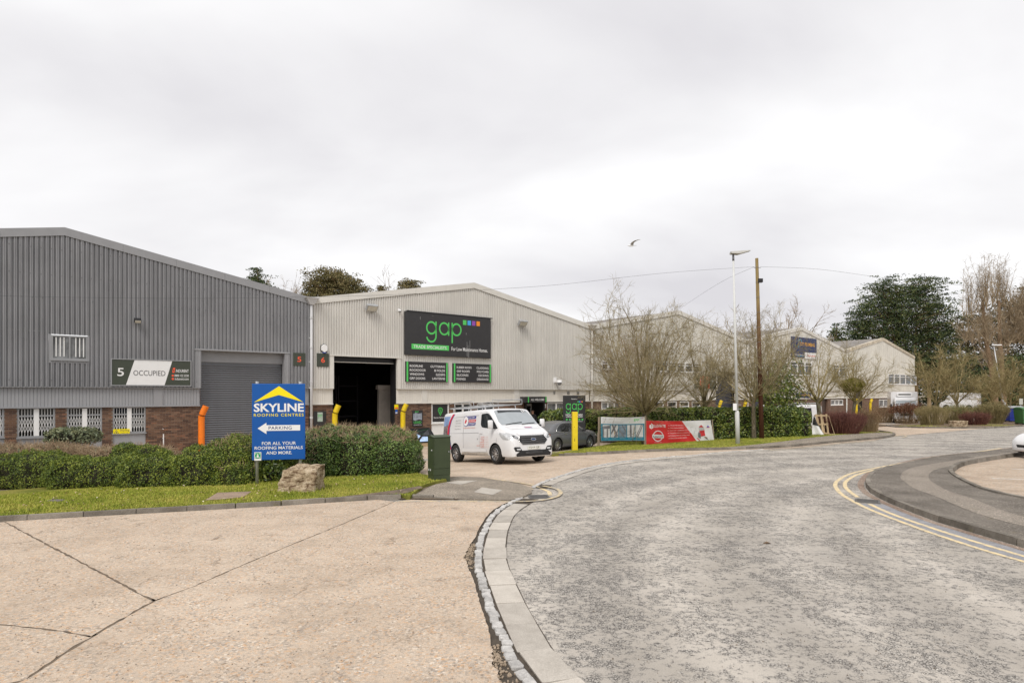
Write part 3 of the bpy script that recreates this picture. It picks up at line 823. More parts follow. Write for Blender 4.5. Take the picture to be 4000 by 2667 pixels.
def ribbed(root, name, mat, x0, x1, z0, ztop, y, holes, pitch=.15, depth=.035, prof=((0, 0), (.055, 0), (.075, 1), (.13, 1)), bend=None):
    """ribbed sheet wall: holes are rectangles (x0,x1,z0,z1) left open"""
    m = MB()
    cols = []; x = x0; k = 0
    while x < x1-1e-6:
        for a, d in prof:
            if x0+k*pitch+a < x1: cols.append((x0+k*pitch+a, y-d*depth))
        k += 1; x = x0+k*pitch
    cols.append((x1, y))
    zt = ztop if callable(ztop) else (lambda x_: ztop)
    for (xa, ya), (xb, yb) in zip(cols, cols[1:]):
        xm = (xa+xb)/2; iv = [(z0, None)]
        hs = sorted([(h[2], h[3]) for h in holes if h[0] < xm < h[1]])
        segs = []; lo = z0
        for a, b in hs:
            if a > lo: segs.append((lo, a))
            lo = max(lo, b)
        segs.append((lo, None))
        for a, b in segs:
            za, zb = (zt(xa), zt(xb)) if b is None else (b, b)
            if za <= a+.01: continue
            m.add([(xa, ya, a), (xb, yb, a), (xb, yb, zb), (xa, ya, za)], [(0, 1, 2, 3)])
    return m.build(name, mat, root, fix=False)
BRK = [MB().box((0, 0, 0), (.215, .09, .065)).mesh('brick', bevel=.004) for _ in range(1)]
BRK[0].materials.append(M_BRICK)
BRH = MB().box((0, 0, 0), (.1025, .09, .065)).mesh('brick', bevel=.004); BRH.materials.append(M_BRICK)
def brickwork(root, x0, x1, z0, z1, y, holes, single=300, near=None):
    """mortar backing with real bricks: the nearest `single` are objects, the rest one part"""
    W_ = []
    class _W:
        def box(s_, p, q): W_.append((p, q))
    wall = _W()
    xs = sorted({x0, x1, *[min(max(h[0], x0), x1) for h in holes], *[min(max(h[1], x0), x1) for h in holes]})
    for a, b in zip(xs, xs[1:]):
        mid = (a+b)/2; lo = z0
        for h in sorted([h for h in holes if h[0] < mid < h[1]], key=lambda h: h[2]):
            if h[2] > lo: wall.box((a, y+.008, lo), (b, y+.25, h[2]))
            lo = max(lo, h[3])
        if lo < z1: wall.box((a, y+.008, lo), (b, y+.25, z1))
    WO = [(p[0], q[0], p[2], q[2], box('brick_wall', p, q, M_MORTAR, root)) for p, q in W_]
    def owner(a_, z_): return min(WO, key=lambda k: max(0, k[0]-a_-.1, a_+.1-k[1])+max(0, k[2]-z_-.04, z_+.04-k[3]))[4]
    B = []
    row = 0; z = z1-.075
    while z > z0:
        x = x0+(0.1125 if row % 2 else 0)-.225
        while x < x1:
            for (bx, L, me) in ((x, .215, BRK[0]),):
                a, b = max(bx, x0), min(bx+L, x1)
                for h in holes:
                    if h[2] < z+.03 < h[3]:
                        if h[0] <= a < h[1]: a = h[1]
                        if h[0] < b <= h[1]: b = h[0]
                        if a < h[0] and b > h[1]: b = h[0]
                if b-a > .04: B.append((a, b-a, z))
            x += .225
        z -= .075; row += 1
    vis = [b for b in B if b[2] > z0+.55]
    vis.sort(key=lambda b: near(b) if near else b[0])
    S1 = vis[:single]; ids = set(map(id, S1))
    for (a, L, z) in S1:
        o = link('brick', BRK[0], None, owner(a, z)); o.location = (a, y+R.uniform(-.003, .003), z); o.scale = (L/.215, 1, 1)
    D_ = {}
    for b in B:
        if id(b) in ids: continue
        a, L, z = b; m = D_.setdefault(owner(a, z).name, MB()); m.box((a, y+R.uniform(-.003, .003), z), (a+L, y+.05, z+.065))
    for k, m in D_.items(): tag(m.build('brickwork', M_BRICK, bpy.data.objects[k], fix=False), kind='stuff')
def window(root, x0, x1, z0, z1, y, fm, cols=2, trans=0.0, fw=.06, mull=.06, glass=None, sill=True, blind=False):
    f = MB()
    f.box((x0, y-.03, z0), (x0+fw, y+.06, z1)); f.box((x1-fw, y-.03, z0), (x1, y+.06, z1))
    f.box((x0+fw, y-.03, z0), (x1-fw, y+.06, z0+fw)); f.box((x0+fw, y-.03, z1-fw), (x1-fw, y+.06, z1))
    w = (x1-x0-2*fw-(cols-1)*mull)/cols
    win = f.build('window', fm, root)
    for i in range(cols):
        a = x0+fw+i*(w+mull)
        if i: box('mullion', (a-mull, y-.028, z0+fw), (a, y+.055, z1-fw), fm, win)
        if trans:
            zt = z1-fw-(z1-z0)*trans
            box('transom', (a, y-.026, zt-.03), (a+w, y+.05, zt+.03), fm, win)
            box('pane', (a, y+.02, z0+fw), (a+w, y+.03, zt-.03), glass or M_GLASS, win); box('pane', (a, y+.02, zt+.03), (a+w, y+.03, z1-fw), glass or M_GLASS, win)
        else:
            box('pane', (a, y+.02, z0+fw), (a+w, y+.03, z1-fw), glass or M_GLASS, win)
    if sill: box('sill', (x0-.03, y-.07, z0-.05), (x1+.03, y+.06, z0-.002), fm, win)
    return win
def roller(root, x0, x1, z0, z1, y, mat, pitch=.105, head=None, headmat=None):
    d = box('roller_door', (x0, y+.03, z0), (x1, y+.06, z1), mat, root)
    n = int((z1-z0)/pitch)
    m = MB(); k = 7
    vs = []
    for i in range(k+1):
        a = PI*i/k; vs.append((-.028*math.sin(a), i/k*(pitch-.012)))
    V_ = [(0, p[0], p[1]) for p in vs]+[(x1-x0, p[0], p[1]) for p in vs]
    m.add(V_, [(i, i+k+1, i+k+2, i+1) for i in range(k)]); me = m.mesh('slat', smooth=True, fix=False); me.materials.append(mat)
    for i in range(n): link('slat', me, None, d, (x0, y+.028, z0+i*pitch+.006))
    return d
def roof(root, mat, fascia, depth=42, cols=40, over=.0):
    for sgn in (-1, 1):
        m = MB(); n = 60
        for i in range(n):     # corrugations run down the slope, so steps are along the depth
            pass
        L = UW/2
        segs = int(depth/.6)
        for j in range(segs):
            ya = j*.6; 
            for (o0, h0), (o1, h1) in (((0, 0), (.2, .05)), ((.2, .05), (.4, .05)), ((.4, .05), (.6, 0))):
                a = (0, ya+o0, RIDGE+h0-.06); b = (0, ya+o1, RIDGE+h1-.06)
                m.quad(a, (sgn*L, ya+o0, EAVE+h0-.06), (sgn*L, ya+o1, EAVE+h1-.06), b)
        m.build('roof', mat, root, fix=False)
    # fascia along the gable: flat flashing, mitred at the ridge, in lengths
    for sgn in (-1, 1):
        n = 5
        for k in range(n):
            a, b = UW/2*k/n, UW/2*(k+1)/n-.006
            za, zb = RIDGE-(RIDGE-EAVE)*a/(UW/2), RIDGE-(RIDGE-EAVE)*b/(UW/2)
            P = [(sgn*a, za-.30), (sgn*b, zb-.30), (sgn*b, zb+.03), (sgn*a, za+.03)]
            if sgn < 0: P = P[::-1]
            MB().prism(P, -.085, -.045).build('fascia', fascia, root)
    for sgn in (-1, 1):
        MB().add([(0, -.085, RIDGE+.031), (sgn*UW/2, -.085, EAVE+.031), (sgn*UW/2, .25, EAVE+.031), (0, .25, RIDGE+.031)], [(0, 1, 2, 3)]).build('verge_flashing', fascia, root, fix=False)
def shell(root, wallmat, depth=42):
    m = MB()
    L = UW/2
    m.box((-L, 40, 0), (L, 40.2, EAVE)); m.box((-L+.01, .5, 0), (-L+.2, 40, EAVE-.2)); m.box((L-.2, .5, 0), (L-.01, 40, EAVE-.2))
    return m.build('side_walls', wallmat, root)
def trim_opening(root, mat, x0, x1, z0, z1, w=.22, y=-.055, d=.35, tab=.0):
    t = MB(); t.box((x0-w, y, z0), (x0, y+.05, z1+.06)); t.box((x1, y, z0), (x1+w, y+.05, z1+.06)); t.box((x0-w-.03, y-.03, z1), (x1+w+.03, y+.03, z1+.07))
    t.box((x0-.012, y+.05, z0), (x0, d, z1)); t.box((x1, y+.05, z0), (x1+.012, d, z1)); t.box((x0-.012, y+.05, z1), (x1+.012, d, z1+.03))
    return t.build('door_trim', mat, root)
def band(root, mat, x0, x1, holes, pil=(), sillmat=None):
    xs = sorted([x0, x1]+[v for h in holes for v in h[:2] if x0 < v < x1])
    for a, b in zip(xs, xs[1:]):
        mid = (a+b)/2
        if any(h[0] < mid < h[1] for h in holes): continue
        ribbed(root, 'panel_band', mat, a, b, BANDB, CLADB+.12, .10, [], pitch=.115, depth=.016, prof=((0, 0), (.010, 1), (.105, 1)))
        box('band_sill', (a, .04, BANDB-.05), (b, .16, BANDB+.012), sillmat or mat, root)
    for a, b in pil: box('pilaster', (a, .045, BANDB+.012), (b, .099, CLADB+.02), sillmat or mat, root)
def soffit(root, mat, x0, x1, holes):
    xs = sorted([x0, x1]+[v for h in holes for v in h[:2] if x0 < v < x1])
    for a, b in zip(xs, xs[1:]):
        if any(h[0] < (a+b)/2 < h[1] for h in holes): continue
        box('drip_trim', (a, -.045, CLADB-.035), (b, .11, CLADB-.003), mat, root)

# ------------------------------------------------ unit 5 (dark grey, gable cut by the picture edge)
u5, c5 = unit_root(0, 'dark grey ribbed warehouse gable numbered 5 with closed roller door')
def X5(px): return fs(px)-c5
def Z5(px, py): return fz(px, py)-FLOOR
XR = UW/2-.02
d5 = (X5(783), X5(1111), 0, Z5(783, 1368))
w5u = (X5(190), X5(349), Z5(190, 1411), Z5(190, 1304))
ribbed(u5, 'cladding', M_C5, -UW/2, XR, CLADB, lambda x: roofz(x)-.12, 0, [d5, w5u], pitch=.165, depth=.062, prof=((0, 0), (.05, 0), (.062, 1), (.10, 1), (.108, .72), (.125, .72), (.133, 1), (.15, 1)))
ribbed(u5, 'cladding_lap', M_C5T, -UW/2, X5(205), Z5(100, 1292), Z5(100, 1292)+.03, -.004, [])
band(u5, M_C5P, -UW/2, XR, [d5], [(X5(600), X5(636))], M_C5T); soffit(u5, M_C5T, -UW/2, XR, [d5])
wn5 = []
for a, b, c, d in ((-95, 16, 1711, 1593), (67, 216, 1710, 1591), (262, 400, 1699, 1590), (442, 571, 1693, 1588)):
    wn5.append((X5(a), X5(b), Z5(a, c), Z5(b, d)))
h5 = [(a, b, 0, d+.1) for a, b, c, d in wn5]
brickwork(u5, -UW/2, XR, 0, BANDB-.05, .12, h5+[(d5[0]+.02, d5[1]-.02, 0, 9)], 300, lambda b: abs(b[0]-X5(660)))
for (a, b, c, d) in wn5:
    wi = window(u5, a, b, c, d, .17, M_GREYF, 2, .24, .05, .16)
    for mu in [o for o in wi.children if o.name.startswith('mullion')]: mu.data.materials[0] = M_WHITE
    box('infill_panel', (a, .17, 0), (b, .22, c-.05), M_C5P, u5)
    # concertina security grille behind the panes' faces: uprights and crossed laths
    gr = MB(); zz0, zz1 = c+.05, d-.05-(d-c)*.24-.02
    for s0, s1 in ((a+.05, (a+b)/2-.08), ((a+b)/2+.08, b-.05)):
        nn = 5; st = (s1-s0)/nn
        for k in range(nn+1): gr.box((s0+k*st-.007, .150, zz0), (s0+k*st+.007, .165, d-.05))
        hh = (zz1-zz0)
        for k in range(nn):
            for lv in (.18, .52):
                for s_ in (0, 1):
                    p = (s0+(k+s_)*st, .145, zz0+hh*lv); q = (s0+(k+1-s_)*st, .145, zz0+hh*(lv+.40)); gr.bar(p, q, .010, .012, (0, 1, 0))
    gr.build('security_grille', M_WHITE, wi)
roller(u5, d5[0]+.02, d5[1]-.02, 0, Z5(790, 1412), .36, M_SHUT5)
box('door_head', (d5[0], .30, Z5(790, 1412)), (d5[1], .5, d5[3]-.0), M_C5T, u5)
trim_opening(u5, M_C5T, d5[0], d5[1], CLADB-.03, d5[3])
box('door_reveal', (d5[1]-.02, .125, 0), (d5[1]+.03, .6, CLADB), M_BRICKF, u5); box('door_reveal', (d5[0]-.03, .125, 0), (d5[0]+.02, .6, CLADB), M_BRICKF, u5)
wu = window(u5, X5(200), X5(342), Z5(200, 1403), Z5(200, 1308), -.03, M_GREYF, 2, 0, .055, .05, M_BLUEGLASS)
for k, px in enumerate((219, 235, 250, 296, 311, 326)):
    box('bar', (X5(px)-.018, -.034, Z5(200, 1391)), (X5(px)+.018, -.02, Z5(200, 1315)), M_WHITE, wu)
t = MB(); a, b, c, d = w5u
t.box((a, -.05, c), (X5(200)-.001, -.01, d)); t.box((X5(342)+.001, -.05, c), (b, -.01, d)); t.box((a, -.052, c-.06), (b, -.01, Z5(200, 1403)-.055)); t.build('window_trim', M_C5T, u5)
roof(u5, M_ROOF, M_C5T); shell(u5, M_C5T)
fx = MB()
for z_, off_ in ((CLADB+.25, 0), (Z5(300, 1330), .1), (Z5(300, 1175), .05), (Z5(300, 1085), .0), (Z5(300, 985), .0)):
    x_ = -UW/2+.08+off_
    while x_ < XR:
        if z_ < roofz(x_)-.5 and R.random() < .8: fx.box((x_-.012, -.068, z_-.012), (x_+.012, -.060, z_+.012+R.random()*.02))
        x_ += .33
tag(fx.build('fixings', pm('fixing_dark', (.13, .13, .135), .5), u5), kind='stuff')

# ------------------------------------------------ unit 6 (cream, open door, big black sign)
u6, c6 = unit_root(1, 'cream ribbed warehouse gable numbered 6 with open dark doorway')
def X6(px): return fs(px)-c6
XL = -UW/2+.12
d6 = (X6(1303), X6(1551), 0, Z5(1303, 1390))
ent = (X6(2052), X6(2128), 0, Z5(2090, 1571))
ribbed(u6, 'cladding', M_C6, XL, XR, CLADB, lambda x: roofz(x)-.12, 0, [d6], pitch=.14, depth=.045, prof=((0, 0), (.055, 0), (.07, 1), (.125, 1)))
band(u6, M_C6P, XL, XR, [d6], [(X6(1649), X6(1670)), (X6(2010), X6(2030))], M_C6T); soffit(u6, M_C6T, XL, XR, [d6])
wn6 = [(X6(1780), X6(1847), Z5(1800, 1650), Z5(1800, 1576)), (X6(1868), X6(1935), Z5(1900, 1648), Z5(1900, 1576)), (X6(2142), X6(2215), Z5(2170, 1606), Z5(2170, 1573))]
pan6 = (X6(1690), X6(1758), 0, Z5(1720, 1574))
brickwork(u6, XL, XR, 0, BANDB-.05, .12, [(a, b, 0 if i < 2 else c, d+.06) for i, (a, b, c, d) in enumerate(wn6)]+[pan6, (d6[0]+.02, d6[1]-.02, 0, 9), (ent[0], ent[1], 0, 9)], 300, lambda b: abs(b[0]-X6(1600)))
for i, (a, b, c, d) in enumerate(wn6):
    window(u6, a, b, c, d, .17, M_WHITE, 2, 0, .06, .10, M_GLASS if i < 2 else M_BLUEGLASS)
    if i < 2: box('infill_panel', (a, .17, 0), (b, .22, c-.05), M_WHITE, u6)
# panelled opening with black poster and white lower panel
pw = window(u6, pan6[0], pan6[1], Z5(1720, 1652), pan6[3], .16, M_WHITE, 1, 0, .07, .06, M_BLACK, True)
box('infill_panel', (pan6[0], .16, 0), (pan6[1], .22, Z5(1720, 1652)-.05), M_WHITE, u6)
# the open doorway and a little of the inside
trim_opening(u6, M_C6T, d6[0], d6[1], CLADB-.03, d6[3], .20, d=.12)
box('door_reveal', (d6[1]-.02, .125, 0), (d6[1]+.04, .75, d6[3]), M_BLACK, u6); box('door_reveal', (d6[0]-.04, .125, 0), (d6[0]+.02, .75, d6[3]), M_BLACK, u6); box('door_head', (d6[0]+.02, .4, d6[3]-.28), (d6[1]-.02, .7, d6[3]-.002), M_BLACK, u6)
box('door_rail', (d6[0], .38, d6[3]-.30), (d6[1], .45, d6[3]-.26), M_C6T, u6)
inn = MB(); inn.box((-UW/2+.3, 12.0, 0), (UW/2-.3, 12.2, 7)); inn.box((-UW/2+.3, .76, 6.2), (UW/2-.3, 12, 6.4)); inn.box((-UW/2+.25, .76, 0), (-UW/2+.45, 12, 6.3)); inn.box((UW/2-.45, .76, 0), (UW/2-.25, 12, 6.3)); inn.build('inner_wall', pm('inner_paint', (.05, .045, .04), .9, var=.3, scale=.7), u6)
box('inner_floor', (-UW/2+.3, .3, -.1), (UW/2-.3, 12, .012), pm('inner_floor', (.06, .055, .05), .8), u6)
xo = fs(1480, -1.6)-c6; zo = fz(1480, 1504, -1.6)-FLOOR
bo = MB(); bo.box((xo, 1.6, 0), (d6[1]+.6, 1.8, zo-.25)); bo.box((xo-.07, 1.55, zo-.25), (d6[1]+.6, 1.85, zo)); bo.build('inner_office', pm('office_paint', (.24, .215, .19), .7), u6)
rk = MB()
for k in range(3):
    xx = d6[0]+.7+k*1.5
    for zz_ in (1.3, 2.3, 3.3): rk.box((xx, 8, zz_), (xx+1.4, 9, zz_+.08))
    for xo in (0, 1.32): rk.box((xx+xo, 8, 0), (xx+xo+.07, 8.08, 4.0))
rk.build('racking', pm('rack_paint', (.10, .09, .10), .6), u6)
# entrance porch
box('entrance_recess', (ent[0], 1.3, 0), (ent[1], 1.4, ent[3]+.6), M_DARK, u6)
en = MB(); en.box((ent[0], .0, 0), (ent[0]+.12, 1.3, ent[3]+.2)); en.box((ent[1]-.12, -.02, 0), (ent[1], 1.3, ent[3]+.2)); en.box((ent[0]+.12, .1, ent[3]), (ent[1]-.12, 1.3, ent[3]+.6)); en.build('entrance_frame', M_BLACK, u6)
dr = box('entrance_door', (ent[0]+.75, 1.18, .02), (ent[1]-.14, 1.24, ent[3]-.1), M_WHITE, u6); box('pane', (ent[0]+.85, 1.172, .3), (ent[1]-.24, 1.179, ent[3]-.25), M_GLASS, dr)
for a, b, c, d in ((2163, 2172, 1540, 1526), (2217, 2228, 1541, 1527), (2255, 2265, 1542, 1528)):
    v = box('vent', (X6(a), .07, Z5(a, c)), (X6(b), .084, Z5(a, d)), M_C6T, u6)
    for k in range(4):
        zz_ = Z5(a, c)+.03+k*(Z5(a, d)-Z5(a, c)-.04)/4; box('louvre', (X6(a)+.02, .055, zz_), (X6(b)-.02, .069, zz_+.02), M_DARK, v)
roof(u6, M_ROOF, M_C6T); shell(u6, M_C6T)

# ------------------------------------------------ units 7, 8, 9
def far_unit(i, label, clad, doors, lows, ups, lower_doors=(), pitch=.15, plain=None):
    u, c = unit_root(i, label)
    X = lambda px: fs(px)-c
    rd = [(X(a), X(b), 0, Z5(a, t)) for a, b, t in doors]
    up = [(X(a), X(b), Z5(a, z0), Z5(a, z1)) for a, b, z0, z1, n in ups]
    ribbed(u, 'cladding', clad, -UW/2+.06, XR, CLADB, lambda x: roofz(x)-.12, 0, rd+up, pitch=pitch, depth=.04 if not plain else .014)
    band(u, M_C6P, -UW/2+.06, XR, rd, [], M_C6T); soffit(u, M_C6T, -UW/2+.06, XR, rd)
    lo = [(X(a), X(b), Z5(a, z0), Z5(a, z1)) for a, b, z0, z1, n in lows]
    class _W:
        def box(s_, p, q): box('brick_wall', p, q, M_BRICKF, u)
    w = _W(); hs = [(q[0], q[1], q[2], q[3]+.05) for q in lo]+[(q[0], q[1], 0, 9) for q in rd]+[(X(a), X(b), 0, 9) for a, b in lower_doors]
    xs = sorted({-UW/2, XR, *[h[0] for h in hs], *[h[1] for h in hs]})
    for a, b in zip(xs, xs[1:]):
        lo_ = 0
        for h in sorted([h for h in hs if h[0] < (a+b)/2 < h[1]], key=lambda h: h[2]):
            if h[2] > lo_: w.box((a, .12, lo_), (b, .35, h[2]))
            lo_ = max(lo_, h[3])
        if lo_ < BANDB-.05: w.box((a, .12, lo_), (b, .35, BANDB-.05))
    for q, (a, b, z0, z1, n) in zip(lo, lows): window(u, *q, .16, M_WHITE, n, .34 if n == 1 else 0, .09, .12, M_BLUEGLASS if n != 1 else M_GLASS)
    for q, (a, b, z0, z1, n) in zip(up, ups): window(u, *q, -.02, M_WHITE, n, .2, .07, .22, M_GLASS)
    for q in rd:
        roller(u, q[0]+.02, q[1]-.02, 0, q[3]-.3, .38, M_SHUT7, .12); box('door_head', (q[0], .34, q[3]-.3), (q[1], .5, q[3]), M_BLACK, u); trim_opening(u, M_C6T, q[0], q[1], CLADB-.03, q[3], .2)
        box('door_reveal', (q[0]-.03, .125, 0), (q[0]+.02, .6, CLADB), M_BLACK, u); box('door_reveal', (q[1]-.02, .125, 0), (q[1]+.03, .6, CLADB), M_BLACK, u)
    for a, b in lower_doors:
        d = box('door', (X(a), .3, 0), (X(b), .36, BANDB-.06), pm('brown_door', (.06, .035, .025), .5), u); box('handle', (X(a)+.1, .27, 1.0), (X(a)+.14, .30, 1.2), M_GALV, d)
    roof(u, M_ROOF, M_C6T if not plain else pm('lichened_fascia', (.56, .50, .40), .8, var=.35, scale=2)); shell(u, M_C7)
    return u, X
u7, X7 = far_unit(2, 'cream ribbed warehouse gable behind the large bare tree, third in the row', M_C7, [(2800, 2873, 1450)],
    [(2354, 2455, 1600, 1569, 4), (2561, 2598, 1615, 1568, 1), (2612, 2649, 1615, 1567, 1), (2660, 2697, 1615, 1567, 1), (2707, 2741, 1615, 1567, 1)],
    [(2349, 2430, 1443, 1409, 3), (2575, 2735, 1450, 1412, 5)])
u8, X8 = far_unit(3, 'cream ribbed warehouse gable carrying a navy blue signboard, fourth in the row', M_C7, [(2955, 3025, 1470)],
    [(3250, 3298, 1582, 1561, 3)], [(3085, 3170, 1464, 1411, 3), (3254, 3300, 1467, 1424, 2)], [(3216, 3238)])
u9, X9 = far_unit(4, 'pale weathered warehouse at the far end of the row', M_C9, [(3338, 3372, 1482)],
    [(3438, 3476, 1590, 1560, 2)], [(3469, 3578, 1500, 1460, 5)], [], .6, True)
# end wall and roof edge of the last unit stand clear of the trees
box('end_wall', (UW/2-.02, .0, 0), (UW/2+.1, 40, EAVE-.05), M_C9, u9)

# rainwater goods in the valleys between the gables
for i, px, mat, lab in ((0, 1215, M_PIPE, 'grey rainwater pipe between the dark grey and the cream gable'), (1, 2310, M_C6T, 'cream rainwater pipe between the second and third gable'), (2, 2918, M_C6T, 'cream rainwater pipe between the third and fourth gable'), (3, 3305, M_C6T, 'cream rainwater pipe between the fourth and fifth gable')):
    s0 = fs(252)+i*UW+UW/2+.03
    r = empty('downpipe', fpt(s0, 0, FLOOR), ALPHA, lab, 'drainpipe', 'rainwater pipes between the units')
    top = EAVE-.32
    m = MB(); m.tube([(0, -.12, 0), (0, -.12, top)], .065, 12); m.build('pipe', mat, r, smooth=True)
    for z_ in (1.6, 3.4, 5.1, 6.6):
        MB().lathe([(.066, 0), (.08, .0), (.08, .09), (.066, .09)], 12, Matrix.Translation((0, -.12, z_))).build('collar', mat, r)
    for z_ in (3.1, 4.4, 5.6): MB().box((-.1, -.13, z_), (-.06, .0, z_+.06)).build('bracket', mat, r)
    h = MB(); h.add([(-.32, -.34, top+.30), (.32, -.34, top+.30), (.32, .1, top+.30), (-.32, .1, top+.30), (-.10, -.22, top-.02), (.10, -.22, top-.02), (.10, .05, top-.02), (-.10, .05, top-.02)], [(0, 1, 5, 4), (1, 2, 6, 5), (2, 3, 7, 6), (3, 0, 4, 7), (4, 5, 6, 7)])
    h.box((-.36, -.38, top+.30), (.36, .3, top+.34)); h.build('hopper', mat, r)
# bent safety bollards beside the doors
def bollard(px, pz, t, mat, label, lean=1, ztop=None, group='bent steel bollards beside the roller doors'):
    p = fpt(fs(px, t), -t, FLOOR); r = empty('bollard', p, ALPHA, label, 'bollard', group)
    h = fz(px, pz, t)-FLOOR
    pth = smooth_line([(0, 0, 0), (0, 0, h*.5), (0, 0, h*.72), (.02*lean, -.03, h*.82), (.16*lean, -.1, h-.05)], 4)
    m = MB(); m.tube(pth, .135, 16); o = m.build('post', mat, r); shade_auto(o, 50)
M_BY = pm('yellow_bollard_paint', (.72, .52, .012), .45, var=.12, scale=5); M_BO = pm('orange_bollard_paint', (.85, .20, .012), .45, var=.08, scale=5)
bollard(787, 1582, .55, M_BO, 'orange bent bollard in front of the grey roller door')
bollard(1308, 1578, .55, M_BY, 'yellow bent bollard at the hedge end of the open doorway')
bollard(1574, 1574, .55, M_BY, 'yellow bent bollard between the open doorway and the lead poster')
bollard(2810, 1562, .55, M_BY, 'yellow bent bollard seen between the bare tree and the lamp post')
bollard(2908, 1561, .55, M_BY, 'yellow bent bollard seen just behind the lamp post')
bollard(3345, 1557, .55, M_BY, 'yellow bent bollard under the mistletoe tree')
bollard(3400, 1557, .55, M_BY, 'yellow bent bollard farthest away, beside the white box lorry')
# ================================================================== SIGNS AND FIXTURES ON THE FACADES
M_SBLK = pm('sign_black', (.035, .034, .036), .45, var=.12, scale=4); M_SGRN = pm('sign_green', (.09, .58, .12), .5, var=.04); M_SWHT = pm('sign_white', (.80, .80, .80), .5, var=.04)
M_SBLU = pm('sign_blue', (.06, .38, .78), .5, var=.03); M_SPUR = pm('sign_purple', (.28, .07, .42), .5, var=.03); M_SORG = pm('sign_orange', (.88, .27, .02), .5, var=.03)
M_OLIVE = pm('sign_olive', (.052, .062, .045), .5, var=.08); M_RED = pm('sign_coral', (.85, .11, .05), .5, var=.03); M_SKY = pm('board_blue', (.0, .085, .36), .4, var=.06, scale=2); M_SYEL = pm('board_yellow', (.88, .73, .0), .45, var=.03)
M_NAVY = pm('sign_navy', (.012, .025, .10), .45, var=.06); M_SAMB = pm('sign_amber', (.85, .42, .02), .5); M_DGRY = pm('print_grey', (.10, .10, .105), .5); M_LGRY = pm('print_pale_grey', (.5, .5, .5), .6); M_CYAN = pm('print_cyan', (.05, .45, .7), .5)
def fsign(name, label, px0, px1, pt, pb, y=-.075, th=.045, mat=M_SBLK, cat='sign', group=None):
    s0, s1 = fs(px0, -y), fs(px1, -y); zb, zt = fz(px0, pb, -y), fz(px0, pt, -y)
    r = empty(name, fpt(s0, y, zb), ALPHA, label, cat, group)
    w, h = s1-s0, zt-zb
    box('board', (0, -.0, 0), (w, th, h), mat, r, bevel=.004)
    return r, w, h
YF = -.004   # print lies just proud of the board face
# --- unit 5 signs
r, w, h = fsign('unit_sign', 'long green and white OCCUPIED sign board on the dark grey gable', 437, 744, 1403, 1503, mat=M_OLIVE)
fr = MB(); fr.box((-.04, -.02, -.04), (w+.04, .05, 0)); fr.box((-.04, -.02, h), (w+.04, .05, h+.04)); fr.box((-.04, -.02, 0), (0, .05, h)); fr.box((w, -.02, 0), (w+.04, .05, h)); fr.build('frame', M_C5T, r)
flat(r, 'white_panel', [[(w*.17, 0.005), (w*.655, .005), (w*.755, h-.005), (w*.275, h-.005)]], YF, M_SWHT)
text(r, '5', w*.065, w*.145, h*.35, h*.67, YF-.002, M_SWHT, .02); text(r, 'OCCUPIED', w*.26, w*.665, h*.38, h*.59, YF-.004, M_DGRY)
flat(r, 'logo', [[(w*.755, h*.52), (w*.785, h*.52), (w*.795, h*.72), (w*.765, h*.72)]], YF-.002, M_RED); flat(r, 'logo_core', [[(w*.768, h*.57), (w*.778, h*.57), (w*.782, h*.665), (w*.772, h*.665)]], YF-.004, M_OLIVE)
text(r, '/NDURENT', w*.80, w*.975, h*.54, h*.66, YF-.002, M_SWHT, .025); text(r, '0800 122 3330', w*.785, w*.975, h*.36, h*.45, YF-.002, M_SWHT, .015); text(r, 'indurent.com', w*.79, w*.975, h*.22, h*.32, YF-.002, M_SWHT, .015)
flat(r, 'icon', [ring2d(w*.763, h*.40, .0, h*.045, n=12), ring2d(w*.763, h*.265, .0, h*.045, n=12)], YF-.002, M_RED)
for px0, px1, pt, pb, n, lab in ((1145, 1193, 1377, 1428, '5', 'dark green plate with red number 5 on the grey cladding'), (1238, 1285, 1379, 1431, '6', 'dark green plate with red number 6 on the cream cladding')):
    r, w, h = fsign('number_plate', lab, px0, px1, pt, pb, mat=M_OLIVE, group='unit number plates'); text(r, n, w*.34, w*.66, h*.30, h*.70, YF, M_RED, .035)
# --- unit 6 main board
r, w, h = fsign('shop_sign', 'large black signboard with green lettering and four coloured squares', 1583, 1917, 1214, 1385, y=-.16, th=.12)
box('cap_rail', (.1, -.03, h), (w+.12, .05, h+.05), M_BLACK, r)
gap_mark(r, w*.225, w*.635, h*.50, h*.815, YF, M_SGRN)
for k, m_ in enumerate((M_SGRN, M_SBLU, M_SPUR, M_SORG)): flat(r, 'square', [rect(w*(.652+k*.0555), w*(.694+k*.0555), h*.79, h*.905)], YF, m_)
flat(r, 'green_strip', [rect(w*.067, w*.485, h*.14, h*.26)], YF, M_SGRN)
text(r, 'TRADE SPECIALISTS.', w*.088, w*.465, h*.165, h*.235, YF-.003, M_SWHT, .02); text(r, 'For Low Maintenance Homes.', w*.515, w*.96, h*.145, h*.235, YF, M_SWHT, .018)
st = MB()
for (a, z0, z1) in ((.70, .02, .38), (.735, .16, .42), (.712, .0, .3), (.722, .0, .22), (.16, .83, .9), (.3, .93, .95), (.69, .55, .6)):
    st.box((w*a, YF-.003, h*z0), (w*a+.012, YF-.002, h*z1))
st.build('bird_droppings', M_LGRY, r)
